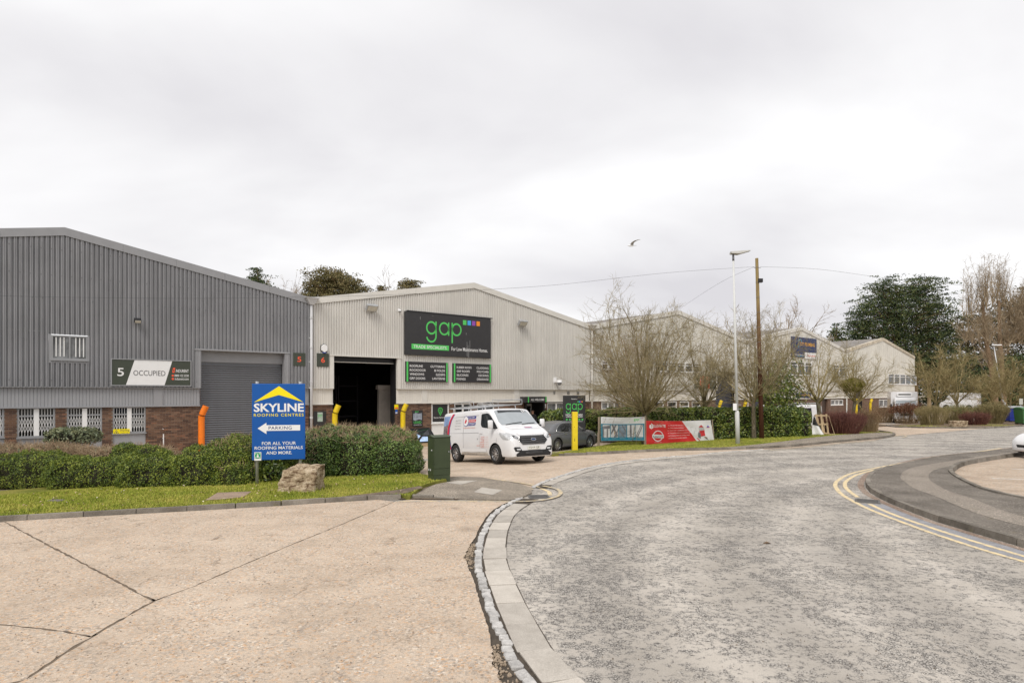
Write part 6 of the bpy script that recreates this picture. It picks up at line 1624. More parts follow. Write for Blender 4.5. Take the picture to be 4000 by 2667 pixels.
conifer_mass('conifer', 'dark pointed conifer tip over the grey roof', 76, [(972, 1180), (978, 1100), (990, 1075), (984, 1060), (1002, 1035), (1012, 1062), (1024, 1084), (1040, 1100), (1066, 1125), (1080, 1180)], ML_CON, 200, .19, .6, ((1005, 1050),))
conifer_mass('conifer', 'broad brownish conifer behind the junction of the two roofs', 80, [(1196, 1200), (1202, 1120), (1216, 1088), (1240, 1075), (1258, 1062), (1290, 1056), (1330, 1060), (1352, 1075), (1392, 1092), (1420, 1112), (1436, 1150), (1440, 1200)], ML_CONB, 850, .20, .75, ((1290, 1080), (1370, 1100)))
conifer_mass('conifer', 'ragged conifer top behind the cream roof near the ridge', 80, [(1552, 1160), (1562, 1118), (1576, 1100), (1592, 1090), (1604, 1102), (1622, 1096), (1640, 1122), (1650, 1160)], ML_CONB, 150, .18, .6, ((1595, 1100),))
conifer_mass('conifer', 'little conifer top behind the cream roof', 80, [(1476, 1170), (1480, 1130), (1491, 1110), (1504, 1132), (1512, 1170)], ML_CONB, 60, .17, .45, ((1491, 1118),))
conifer_mass('conifer', 'dark evergreen bank behind the pollarded trees', 114, [(3690, 1600), (3690, 1330), (3720, 1262), (3745, 1240), (3775, 1205), (3800, 1240), (3840, 1225), (3870, 1240), (3900, 1190), (3935, 1168), (3960, 1180), (3990, 1145), (4040, 1110), (4110, 1120), (4150, 1600)], leafmat('dark_conifer_leaf', (.018, .026, .011), (.055, .056, .022), (.14, .115, .05), .6, .3, .25), 1500, .34, 1.4, ((3780, 1230), (3940, 1190), (4040, 1140)))
conifer_mass('undergrowth', 'dark evergreen undergrowth under the trees on the bend', 108, [(3585, 1640), (3590, 1440), (3640, 1400), (3700, 1410), (3760, 1390), (3830, 1410), (3900, 1395), (3970, 1400), (4040, 1385), (4120, 1400), (4120, 1640)], ML_CON, 900, .36, 1.5, (), cat='bushes')
tag(bpy.data.objects[[o.name for o in C.objects if o.name.startswith('undergrowth')][-1]], kind='stuff')
# ---- lawns
def lawn_mat():
    q = NG('lawn'); n = q.noise(.9, 6, .65)
    q.col(q.mix(1, q.ramp(n, (.3, (.12, .15, .022)), (.7, (.30, .26, .07))), q.ramp(q.noise(40, 4, .75), (.3, .6), (.7, 1.3)), 'MULTIPLY')); q.set(.95, 0, .1); q.bump(q.noise(60, 4, .7), .8, .02); return q.m
M_LAWN = lawn_mat()
MB_GR = leafmat('grass_blade', (.12, .175, .016), (.28, .325, .038), (.52, .46, .12), .7, .2, .9)
def blades(name, label, poly, n, hgt, mask=None, zoff=.1, nearpow=1.0, parent=None):
    xs = [p[0] for p in poly]; ys = [p[1] for p in poly]; pts = []
    m = 0
    while len(pts) < n and m < n*6:
        m += 1; x = R.uniform(min(xs), max(xs)); y = R.uniform(min(ys), max(ys))
        if abs(x) < y*.9+1 and inside(poly, x, y) and (mask is None or mask(x, y)): pts.append((x, y, g(x, y)+zoff-.005))
    P = np.array(pts); k = len(P); a = NP.uniform(0, 2*PI, k); w = NP.uniform(.006, .012, (k, 1)); hh = hgt*NP.uniform(.45, 1.25, (k, 1))
    d = np.stack([np.cos(a), np.sin(a), np.zeros(k)], 1); le = NP.normal(0, .5, (k, 3)); le[:, 2] = 1; le /= np.linalg.norm(le, axis=1, keepdims=True)
    V_ = np.stack([P-d*w, P+d*w, P+le*hh], 1).reshape(-1, 3); F_ = np.arange(3*k).reshape(-1, 3)
    return tag(npmesh(name, V_, F_, MB_GR), label, 'grass', None, 'stuff')
kb = offset_line(KLs, .125)
lawnA = [tuple(p) for p in kb]+P2((1600, 1938), (1655, 1893), (1700, 1880), (1745, 1872), (1640, 1850), (1590, 1836), h=.1)+[tuple(fpt(fs(900), -YARD_T).xy), tuple(fpt(fs(-900), -YARD_T).xy)]
sheet('verge', lawnA, .10, M_LAWN, step=.8, kind='structure', edge=.5, skirt=.12)
dirtp = P2((1330, 1940), (1440, 1928), (1560, 1912), (1640, 1898), (1652, 1905), (1590, 1926), (1530, 1930), (1400, 1940), h=.1)
sheet('bare_soil', dirtp, .108, M_DIRT, step=.4, kind='structure', edge=.2)
patch = P2((800, 1955), (850, 1925), (985, 1920), (950, 1942), (880, 1950), h=.1)
sl = sheet('paving_slab', patch, .112, pm('buff_slab', (.30, .22, .16), .9, var=.25, scale=3, fine=.2), step=.5); tag(sl, 'worn buff slab sunk in the lawn below the blue sign', 'slab')
pt2 = P2((178, 1957), (205, 1950), (262, 1951), (230, 1960), h=.1)
sl = sheet('paving_slab', pt2, .108, pm('grey_lid', (.16, .14, .12), .9, var=.25, scale=6), step=.3); tag(sl, 'small sunken lid in the lawn before the yew hedge', 'slab')
hb_ = G(400, 1903, .1).y
blades('grass', 'short bright lawn between the kerb and the hedges', lawnA, 80000, .055, lambda x, y: tdist(x, y) > 10.2 and not inside(dirtp, x, y) and not inside(patch, x, y) and not inside(pt2, x, y))
_bp = G(1172, 1921, .1); _ps = G(1001, 1893, .1)
blades('grass', 'longer grass tufts round the boulder, sign post and hedge foot', lawnA, 9000, .12, lambda x, y: (.35 < math.hypot(x-_bp.x+.05, y-_bp.y-.3) < .80) or math.hypot(x-_ps.x, y-_ps.y) < .22 or (10.9 < tdist(x, y) < 11.7 and x < -6.0 and math.sin(x*5)+math.sin(x*2.3) > .3))
_L = []
while len(_L) < 260:
    x, y = R.uniform(-13, -1.5), R.uniform(11.5, 19)
    if inside(lawnA, x, y) and tdist(x, y) > 11: _L.append((x, y, g(x, y)+.145))
tag(leaf_mesh('leaf_litter', np.array(_L), np.tile([0, 0, 1.], (len(_L), 1)), .055, .035, leafmat('dead_leaf', (.20, .13, .07), (.42, .32, .2), (.62, .55, .42), .8, .2), kind='stuff', droop=0), 'pale dead leaves scattered on the lawn', 'leaves')
krb = offset_line(KRs[:-8], .125)
lawnB = [tuple(p) for p in krb]+P2((3440, 1688), (3420, 1678), (3200, 1680), (2900, 1688), (2600, 1695), (2440, 1702), (2410, 1726), (2345, 1741), (2175, 1767), (2110, 1768), h=.09)
sheet('verge', lawnB, .10, M_LAWN, step=1.0, kind='structure', edge=.6, skirt=.12)
pathB = [tuple(p) for p in offset_line([p for p in KRs[:-10] if p.x > G(2760, 1757).x], .12)]+P2((3440, 1688), (3350, 1694), (3264, 1699), (3160, 1710), (3080, 1721), (2960, 1735), (2860, 1745), h=.1)
sheet('footpath', pathB, .106, M_TIP, step=.8, kind='structure', edge=.4)
blades('grass', 'short grass of the verge below the banners', lawnB, 60000, .06, lambda x, y: not inside(pathB, x, y))
isl_k = P2((3420, 1660), (3452, 1664), (3502, 1670), (3600, 1672), (3680, 1673), (3780, 1674), (3859, 1673), (3940, 1669), (3993, 1665), (4100, 1656))
kerb_run('island_kerb', [Vector(p) for p in isl_k], .11)
isl = [tuple(p) for p in offset_line([Vector(p) for p in isl_k], .12)]+[(62, 58), (38, 58), (29, 50)]
sheet('island', isl, .09, pm('leaf_litter', (.17, .12, .075), .95, var=.4, scale=2.5, fine=.35), step=1.2, kind='structure', edge=.8, skirt=.12)
blades('grass', 'thin grass along the kerb of the far island', isl, 9000, .07, lambda x, y: y < 47.5 and math.sin(x*1.3)+math.sin(x*.7+1) > .2, .09)
# ================================================================== VEHICLES
M_VWHITE = pm('van_white', (.71, .71, .72), .2, 0, .5, var=.05, scale=1.2); M_CGREY = pm('car_grey', (.16, .163, .17), .25, .45, .6, var=.06, scale=1)
M_TYRE = pm('tyre_rubber', (.022, .021, .020), .85, var=.25, scale=8); M_RIM = pm('alloy', (.50, .50, .51), .3, .85, .5, var=.1); M_PLAST = pm('black_plastic', (.018, .018, .019), .55, var=.15)
M_CARGL = glassmat('car_glass', (.016, .019, .021), .03, .7); M_WSCR = pm('windscreen', (.33, .36, .38), .05, 0, .7, var=.12, scale=1.5); M_LAMPG = pm('headlamp_glass', (.60, .61, .62), .10, .25, .8, var=.25, scale=9); M_CHROME = pm('chrome', (.72, .72, .72), .12, 1.0, .5, var=.05)  # windscreen: the bright reflected sky is put into its pale grey colour
M_DIRTW = pm('dirty_white', (.60, .57, .52), .5, var=.2, scale=3)
def loft(st, nx=64, ring=None, crown=.02):
    """st rows: x, zbottom, ztop, half width low, half width top, belt height. Smoothly interpolated along x."""
    A = np.array(st, float); xs = A[:, 0]
    # Catmull-Rom resample on parameter
    rows = [Vector(r) for r in A]
    def cr(i, t):
        a = A[max(i-1, 0)]; b = A[i]; c = A[i+1]; d = A[min(i+2, len(A)-1)]
        return .5*((2*b)+(c-a)*t+(2*a-5*b+4*c-d)*t*t+(3*b-a-3*c+d)*t**3)
    per = max(2, nx//(len(A)-1)); D = [cr(i, k/per) for i in range(len(A)-1) for k in range(per)]+[A[-1]]
    V_ = []; n = 0
    for x, zb, zt, hw, ht, belt in D:
        belt = min(belt, zt-.10); belt = max(belt, zb+.05); hgt = zt-belt
        H = [(0, zb), (hw*.82, zb), (hw*.965, zb+.03), (hw, zb+.12 if zb+.12 < belt else zb+.04), (hw*1.0, zb+(belt-zb)*.5), (hw*.995, belt-.03), (hw*.985, belt)]
        for f in (.3, .6, .8): H.append((hw*.985+(ht-hw*.985)*f, belt+hgt*f*.95))
        H += [(ht*.975, zt-hgt*.09), (ht*.92, zt-hgt*.03), (ht*.78, zt-.004), (ht*.45, zt+crown*.7), (0, zt+crown)]
        R_ = [(y, z) for y, z in H]+[(-y, z) for y, z in reversed(H[1:-1])]
        n = len(R_); V_ += [(x, y, z) for y, z in R_]
    F_ = []; m = len(D)
    for i in range(m-1):
        for k in range(n): F_.append((i*n+k, i*n+(k+1) % n, (i+1)*n+(k+1) % n, (i+1)*n+k))
    F_.append(tuple(range(n))); F_.append(tuple((m-1)*n+k for k in reversed(range(n))))
    return MB().add(V_, F_).mesh('body', True)
def cut(me, cyl):
    """wheel arches by boolean"""
    o = bpy.data.objects.new('tmp', me); C.objects.link(o); tmp = []
    for (x, z, r, hw) in cyl:
        for s_ in (-1, 1):
            b = bmesh.new(); bmesh.ops.create_cone(b, cap_ends=True, segments=40, radius1=r, radius2=r, depth=.42, matrix=Matrix.Translation((x, s_*(hw-.10), z)) @ Matrix.Rotation(PI/2, 4, 'X'))
            m2 = bpy.data.meshes.new('c'); b.to_mesh(m2); b.free(); m2.materials.append(M_PLAST); c = bpy.data.objects.new('c', m2); C.objects.link(c)
            md = o.modifiers.new('b', 'BOOLEAN'); md.object = c; md.operation = 'DIFFERENCE'; md.solver = 'EXACT'
            try: md.material_mode = 'TRANSFER'
            except Exception: pass
            tmp.append(c)
    dg = bpy.context.evaluated_depsgraph_get(); dg.update(); res = bpy.data.meshes.new_from_object(o.evaluated_get(dg))
    for c in tmp: bpy.data.objects.remove(c)
    bpy.data.objects.remove(o); return res
class Car:
    def __init__(s, name, label, loc, rz, st, paint, arches, cat, wheel_r=.34, track=.80, tilt=0.0, rim=None, nx=64, spokes=9, crown=.02, group=None):
        s.r = empty(name, loc, rz, label, cat, group); s.r.rotation_euler = (0, tilt, rz)
        me = loft(st, nx, crown=crown); me.materials.append(paint)
        v = [x.co.copy() for x in me.vertices]; f = [tuple(p.vertices) for p in me.polygons]; s.bvh = BVHTree.FromPolygons(v, f)
        me = cut(me, [(x, wheel_r, wheel_r*1.17, hw) for x, hw in arches]); 
        s.body = link('body', me, None, s.r); shade_auto(s.body, 38)
        W_ = MB(); w = .115; k = wheel_r
        W_.lathe([(k*.66, -w), (k*.93, -w*1.02), (k*.99, -w*.8), (k, -w*.3), (k, w*.3), (k*.99, w*.8), (k*.93, w*1.02), (k*.66, w)], 36); tme = W_.mesh('wheel', True); tme.materials.append(M_TYRE)
        Q = MB(); Q.lathe([(k*.66, w*.9), (k*.62, w*1.0), (k*.60, w*.55), (k*.60, -w), (.001, -w)], 36); Q.lathe([(.001, w*.85), (k*.12, w*.85), (k*.17, w*.6), (k*.17, w*.2)], 16)
        for i in range(spokes):
            a = 2*PI*i/spokes; M_ = Matrix.Rotation(a, 4, 'Z'); Q.box((k*.12, -k*.055, w*.35), (k*.63, k*.055, w*.8), M_)
        rme = Q.mesh('rim'); rme.materials.append(M_RIM); Dk = MB().lathe([(.001, -w*.1), (k*.6, -w*.1)], 24).mesh('brake_shadow'); Dk.materials.append(M_PLAST)  # dark disc holds the shade behind the spokes in its colour
        for x, hw in arches:
            for sd in (-1, 1):
                o = link('wheel', tme, None, s.r); o.location = (x, sd*track, wheel_r); o.rotation_euler = (PI/2 if sd < 0 else -PI/2, 0, 0)
                c = link('rim', rme, None, o); link('hub_shade', Dk, None, o)
    def hit(s, u, v, ax, off):
        if ax == 'R': o, d = Vector((u, -4, v)), Vector((0, 1, 0))
        elif ax == 'L': o, d = Vector((u, 4, v)), Vector((0, -1, 0))
        elif ax == 'F': o, d = Vector((12, u, v)), Vector((-1, 0, 0))
        elif ax == 'B': o, d = Vector((-8, u, v)), Vector((1, 0, 0))
        else: o, d = Vector((u, v, 6)), Vector((0, 0, -1))
        p, n, i, q = s.bvh.ray_cast(o, d)
        if p is None:
            p, n, i, q = s.bvh.find_nearest(o+d*4)
        if n.dot(d) > 0: n = -n
        return p+n*off
    def patch(s, name, poly, ax, mat, off=.004, step=.06, parent=None, smooth=True, rnd=0):
        if rnd: poly = [tuple(p) for p in smooth_line([(*q, 0) for q in poly+poly[:1]], rnd)[:-1]]; poly = [p[:2] for p in poly]
        vs, fc = tri_poly(poly, step, step*.7)
        return MB().add([s.hit(p.x, p.y, ax, off) for p in vs], [tuple(f) for f in fc]).build(name, mat, parent or s.r, smooth=smooth, fix=False)
    def text(s, t_, u0, u1, v0, v1, ax, mat, bold=.01, off=.007):
        p2, fc = text_fit(t_, u0, u1, v0, v1, bold); 
        return MB().add([s.hit(a, b, ax, off) for a, b in p2], fc).build('lettering', mat, s.r, fix=False)
    def line(s, name, pts, ax, mat, r=.006, off=.0, n=5):
        return MB().tube([s.hit(a, b, ax, off) for a, b in pts], r, n).build(name, mat, s.r, smooth=True)
    def mirror(s, x, y, z, w, h, mat, d=.09):
        sd = 1 if y > 0 else -1
        o = MB(); o.cbox((x, y, z), (d, w, h)); q = o.build('mirror', mat, s.r, bevel=.025); shade_auto(q, 60)
        MB().bar((x+.02, y-sd*w*.4, z-h*.25), (x+.05, y-sd*(w*.5+.12), z-h*.4), .05).build('mirror_arm', M_PLAST, q)
def wheels_pose(fr, rr, wb, x_front, x_rear):
    pass
VAN_ST = [(-.02, .45, 1.80, .86, .80, 1.15), (.03, .36, 1.90, .95, .86, 1.15), (.12, .30, 1.95, .98, .885, 1.15), (1.2, .28, 1.97, .99, .90, 1.15), (2.4, .27, 1.98, .99, .90, 1.15), (3.15, .27, 1.97, .99, .895, 1.15), (3.45, .26, 1.94, .99, .875, 1.15),
          (3.62, .26, 1.83, .988, .855, 1.14), (3.95, .25, 1.56, .985, .83, 1.12), (4.22, .25, 1.335, .975, .82, 1.10), (4.32, .24, 1.285, .97, .82, 1.08), (4.55, .23, 1.19, .95, .80, 1.02), (4.74, .22, 1.09, .915, .77, .92), (4.86, .22, .98, .87, .73, .82), (4.93, .23, .86, .81, .69, .72), (4.965, .26, .72, .74, .62, .60), (4.975, .34, .58, .64, .5, .46)]
def van(name, label, loc, rz, tilt=0.0, paint=None, group=None, full=True):
    c = Car(name, label, loc, rz, VAN_ST, paint or M_VWHITE, ((1.06, .99), (3.99, .985)), 'van', .345, .875, tilt, nx=96, group=group)
    c.patch('windscreen', [(-.78, 1.36), (.78, 1.36), (.80, 1.50), (.70, 1.88), (.55, 1.915), (-.55, 1.915), (-.70, 1.88), (-.80, 1.50)], 'F', M_WSCR, .005)
    for ax in ('R', 'L'):
        c.patch('side_window', [(3.02, 1.42), (3.08, 1.33), (3.20, 1.30), (3.92, 1.235), (4.10, 1.245), (3.62, 1.70), (3.50, 1.79), (3.38, 1.815), (3.07, 1.80), (3.03, 1.76)], ax, M_CARGL, .005)
        c.line('window_pillar', [(3.80, 1.25), (3.78, 1.55)], ax, M_PLAST, .012)
        for k, ln in enumerate(([(2.92, .38), (2.92, 1.0), (2.95, 1.84), (3.35, 1.86), (3.52, 1.80)], [(2.90, 1.12), (1.6, 1.12), (.1, 1.13)], [(1.72, .4), (1.72, 1.1), (1.75, 1.85)], [(4.13, 1.20), (4.10, .9), (4.08, .75)], [(.1, 1.72), (1.6, 1.75), (2.85, 1.76)])):
            c.line('panel_seam', ln, ax, pm('seam_grey', (.16, .16, .17), .6), .0055, .001)
        c.patch('sill_trim', [(1.62, .42), (3.42, .42), (3.42, .50), (3.36, .55), (1.62, .56)], ax, M_VWHITE, .016)
        c.patch('handle', [(2.98, 1.08), (3.16, 1.08), (3.16, 1.12), (2.98, 1.12)], ax, M_VWHITE, .022)
        c.patch('headlamp', [(4.27, 1.10), (4.32, .98), (4.48, .86), (4.76, .83), (4.84, .88), (4.80, .97), (4.52, 1.07)], ax, M_LAMPG, .006)
        c.patch('sill_dirt', [(1.50, .29), (3.48, .29), (3.52, .40), (3.3, .44), (2.4, .38), (1.6, .42)], ax, M_DIRTW, .003)
    for sd in (-1, 1):
        c.patch('headlamp', [(sd*.50, .86), (sd*.56, .80), (sd*.80, .90), (sd*.90, 1.05), (sd*.88, 1.09), (sd*.66, 1.0)], 'F', M_LAMPG, .007)
        c.patch('lamp_bezel', [(sd*.60, .885), (sd*.66, .86), (sd*.76, .915), (sd*.80, .99), (sd*.72, .98)], 'F', M_PLAST, .011); c.patch('lamp_lens', [(sd*.635, .89), (sd*.67, .878), (sd*.73, .915), (sd*.75, .955), (sd*.70, .945)], 'F', M_CHROME, .014)
        c.line('bonnet_crease', [(sd*.70, 1.30), (sd*.62, 1.18), (sd*.56, 1.05), (sd*.53, .97)], 'F', pm('seam_grey', (.16, .16, .17)), .004, .0)
        c.patch('fog_recess', [(sd*.50, .47), (sd*.56, .43), (sd*.76, .43), (sd*.81, .55), (sd*.78, .59), (sd*.58, .58)], 'F', M_PLAST, .006)
        c.patch('fog_lamp', [(sd*.55, .48), (sd*.70, .48), (sd*.72, .53), (sd*.57, .53)], 'F', M_LAMPG, .012)
        c.mirror(3.98, sd*1.13, 1.40, .19, .30, M_VWHITE)
    c.line('bonnet_shut_line', [(-.86, 1.12), (-.60, 1.02), (-.50, .985), (0, .985), (.50, .985), (.60, 1.02), (.86, 1.12)], 'F', pm('seam_grey', (.16, .16, .17)), .005, .0)
    c.patch('grille', [(-.60, .80), (-.46, .665), (.46, .665), (.60, .80), (.50, .955), (-.50, .955)], 'F', M_PLAST, .008)
    c.line('grille_surround', [(-.61, .80), (-.465, .655), (.465, .655), (.61, .80), (.505, .965), (-.505, .965), (-.61, .80)], 'F', M_CHROME, .012, .006)
    for z_ in (.70, .76, .83, .90): c.line('grille_bar', [(-.50, z_), (-.25, z_), (0, z_), (.25, z_), (.50, z_)], 'F', pm('grille_grey', (.12, .12, .125), .4), .012, .012)
    c.patch('bumper_lower', [(-.72, .26), (.72, .26), (.74, .34), (.56, .46), (-.56, .46), (-.74, .34)], 'F', M_PLAST, .008)
    for z_ in (.36, .40): c.line('lower_bar', [(-.36, z_), (0, z_), (.36, z_)], 'F', pm('grille_grey', (.12, .12, .125)), .008, .012)
    bl = [(.11*math.cos(2*PI*k/20), .825+.045*math.sin(2*PI*k/20)) for k in range(20)]
    c.patch('badge', bl, 'F', M_CHROME, .028); c.patch('badge_field', [(a*.86, .825+(b-.825)*.82) for a, b in bl], 'F', pm('badge_dark', (.03, .05, .12), .3), .031)
    c.patch('bonnet_edge', [(-.60, 1.20), (.60, 1.20), (.60, 1.205), (-.60, 1.205)], 'F', pm('seam_grey', (.3, .3, .31)), .003)
    c.line('wiper', [(-.62, 1.36), (-.30, 1.40), (.10, 1.43)], 'F', M_PLAST, .012, .02); c.line('wiper', [(.05, 1.36), (.35, 1.385), (.66, 1.40)], 'F', M_PLAST, .012, .02)
    c.patch('screen_dark_reflection', [(-.60, 1.80), (-.2, 1.83), (.35, 1.82), (.62, 1.80), (.56, 1.905), (-.56, 1.905)], 'F', M_CARGL, .008)  # dark upper part of the windscreen reflection, laid on as a coloured patch
    MB().box((.0, -.84, .30), (3.6, .84, .42)).build('underbody', M_PLAST, c.r)
    return c
# --- the van leaving the yard
pF = Vector((-.4935, 21.6, 0)); pF = G(1944, 1813); pFR = G(2122, 1803)
fwd = Vector((.553, -.836)).normalized(); ax_ = Vector((-fwd.y, fwd.x)); rz = math.atan2(fwd.y, fwd.x)
mid = Vector((pF.x+ax_.x*.90, pF.y+ax_.y*.90, 0)); zF = g(mid.x, mid.y)+.010; rr_ = mid.xy-fwd*2.93; zR = g(rr_.x, rr_.y)+.010
tilt = -math.asin((zF-zR)/2.93)
org = Vector((mid.x-fwd.x*3.99, mid.y-fwd.y*3.99, zF-(zF-zR)/2.93*3.99))
vc = van('delivery_van', 'white roofing van with ladder rack and red blue livery leaving the yard', org, rz, tilt)
v = vc
M_LVR = pm('livery_red', (.62, .03, .06), .3); M_LVB = pm('livery_blue', (.03, .035, .26), .3); M_LVO = pm('livery_orange', (.70, .16, .09), .4); M_LVP = pm('livery_photo', (.28, .24, .25), .4, var=.8, scale=3.5, fine=.4); M_LVP2 = pm('livery_tiles', (.17, .10, .25), .4, var=.7, scale=7); M_LVP3 = pm('livery_sky', (.26, .38, .64), .4, var=.4, scale=3)
v.patch('livery_photo', [(.05, .95), (.46, .95), (.40, 1.35), (.52, 1.66), (.60, 1.80), (.06, 1.80)], 'R', M_LVP3, .004); v.patch('livery_photo', [(.05, .95), (.45, .95), (.40, 1.32), (.44, 1.48), (.06, 1.40)], 'R', M_LVP, .005); v.patch('livery_tiles', [(.05, .55), (.22, .45), (.56, .52), (.52, .80), (.45, 1.0), (.06, 1.02)], 'R', M_LVP2, .006)
cur = [(.66, .50), (.58, .80), (.50, 1.10), (.50, 1.35), (.62, 1.62), (.86, 1.88)]
v.patch('livery_band', [(a-.08, b) for a, b in cur]+[(a+.06, b) for a, b in reversed(cur)], 'R', M_LVR, .008, .05); v.patch('livery_band', [(a+.06, b) for a, b in cur]+[(a+.10, b) for a, b in reversed(cur)], 'R', M_LVB, .008, .05)
v.patch('livery_band', [(.30, .46), (.52, .40), (.60, .55), (.56, .6)], 'R', M_LVR, .009)
for k, (t_, m_) in enumerate((('STAY-DRY', M_LVB), ('ROOFING', M_LVR), ('GUTTERING', M_LVB))):
    z0 = 1.645-k*.125; v.patch('livery_panel', [(1.98, z0), (2.62-.015*k, z0), (2.66-.015*k, z0+.05), (2.66-.015*k, z0+.10), (1.98, z0+.10)], 'R', m_, .006); v.text(t_, 2.06, 2.58, z0+.022, z0+.08, 'R', M_SWHT, .02, .009)
ov = [(1.90+.21*math.cos(2*PI*k/24), 1.57+.20*math.sin(2*PI*k/24)) for k in range(24)]
v.patch('livery_oval', ov, 'R', M_LVB, .009); v.patch('livery_oval_field', [(1.90+(a-1.90)*.9, 1.57+(b-1.57)*.9) for a, b in ov], 'R', M_SWHT, .011); v.patch('livery_mark', [(1.80, 1.50), (1.88, 1.48), (1.98, 1.58), (1.90, 1.66), (1.84, 1.58)], 'R', M_LVR, .013)
v.text('Roofing & Building Developments', 1.74, 2.62, 1.285, 1.335, 'R', M_LVO, .005)
for k, t_ in enumerate(('New Roofs', 'Re-Roofing', 'Gutter Cleaning', 'New & Old Roofs')): v.text(t_, 1.02+(.06 if k < 2 else 0), 1.50, 1.60-k*.11, 1.635-k*.11, 'R', pm('print_grey', (.1, .1, .1)), 0)
for k, (t_, n_) in enumerate((('LUTON', '01582 000'), ('LONDON', '0207 000'), ('THAME', '01844 00'), ('WINDSOR', '01753 000'), ('WATFORD', '01923 000'), ('HIGH WYCOMBE', '01494 00'), ('OXFORD', '01865 00'))):
    z0 = .945-k*.063; v.text(t_, 3.28-.045*len(t_), 3.28, z0, z0+.035, 'R', M_LVO, .015); v.text('- - -', 3.32, 3.56, z0+.012, z0+.022, 'R', M_LVO, .01)
v.text('www.staydryroofing.co.uk', 1.62, 2.70, .315, .36, 'R', pm('print_grey', (.1, .1, .1)), .0)
v.patch('fuel_flap', [(2.78, .86), (2.81, .86), (2.81, .92), (2.78, .92)], 'R', M_PLAST, .006)
pl = [(-.26, .485), (.26, .485), (.26, .60), (-.26, .60)]; x_pl = max(v.hit(a, b, 'F', 0).x for a, b in pl)+.012
npz = box('number_plate', (x_pl, -.26, .485), (x_pl+.012, .26, .60), pm('plate_white', (.72, .72, .66), .35), v.r)
p2, fc = text_fit('YO19 CJF', -.22, .22, .505, .58, .012); MB().add([(x_pl+.015, a, b) for a, b in p2], fc).build('lettering', M_PLAST, npz, fix=False)
v.patch('bonnet_logo', [(4.42, -.02), (4.42, .30), (4.50, .32), (4.50, 0.0)], 'T', M_LVB, .004, .05); v.patch('bonnet_logo', [(4.44, .0), (4.44, .27), (4.475, .28), (4.475, .01)], 'T', M_LVR, .006, .05)
# ladder rack
rk = MB(); zr = 2.14
for yy in (-.66, .66):
    rk.tube([(.0, yy, zr), (3.35, yy, zr), (3.40, yy, zr+.02)], .017, 8); rk.tube([(.0, yy, zr+.02), (.03, yy, zr+.16), (.12, yy, zr+.19), (1.9 if yy < 0 else 3.2, yy, zr+.19), (2.02 if yy < 0 else 3.38, yy, zr+.15), (2.05 if yy < 0 else 3.40, yy, zr)], .014, 8)
    for x_ in (.5, 1.1, 1.7): rk.tube([(x_, yy, zr), (x_, yy, zr+.19)], .011, 6)
for x_ in (.05, .55, 1.05, 1.55, 2.05, 2.55, 3.05, 3.38): rk.tube([(x_, -.66, zr-.02), (x_, .66, zr-.02)], .014, 8)
for x_ in (.45, 1.7, 2.9):
    for yy in (-.70, .70): rk.tube([(x_, yy, 1.93), (x_, yy*.95, zr)], .018, 6)
rk.tube([(3.40, -.66, zr), (3.40, -.66, zr+.16), (3.40, .66, zr+.16), (3.40, .66, zr)], .016, 8)
rk.build('ladder_rack', M_GALV, v.r, smooth=True)
st_ = [[(.46, 1.80), (.49, 1.80), (.49, 1.90), (.46, 1.90)], [(.54, 1.80), (.57, 1.80), (.57, 1.90), (.54, 1.90)]]
for q_ in st_: v.patch('screen_sticker', q_, 'F', M_SWHT, .012)
# --- parked saloon
CAR_ST = [(.0, .42, .86, .62, .55, .70), (.06, .30, .98, .80, .70, .80), (.25, .23, 1.045, .885, .72, .88), (.60, .21, 1.08, .92, .70, .92), (.95, .20, 1.19, .93, .62, .94), (1.35, .20, 1.345, .93, .585, .945), (1.8, .20, 1.43, .93, .58, .94), (2.25, .20, 1.455, .93, .585, .93), (2.65, .20, 1.43, .93, .59, .92), (3.05, .20, 1.31, .93, .62, .91), (3.42, .20, 1.11, .925, .68, .90), (3.62, .20, 1.015, .92, .74, .88), (4.1, .20, .955, .905, .74, .82), (4.5, .21, .87, .86, .70, .74), (4.72, .23, .76, .78, .62, .64), (4.84, .26, .64, .66, .52, .52), (4.88, .34, .54, .52, .40, .44)]
pR = G(2172, 1762, .01); pFw = G(2340, 1744, .01)
dv = (pFw-pR).xy.normalized(); rz = math.atan2(dv.y, dv.x); nrm = Vector((-dv.y, dv.x)); cen = pR.xy+nrm*.80; zc = (pR.z+pFw.z)/2-.012
org = cen-dv*.98
cr = Car('parked_car', 'dark grey hatchback saloon parked behind the yellow post', (org.x, org.y, min(pR.z, pFw.z)), rz, CAR_ST, M_CGREY, ((.98, .925), (3.81, .91)), 'car', .335, .80, -math.asin(max(-.05, min(.05, (pFw.z-pR.z)/2.83))), nx=96, spokes=10, crown=.015)
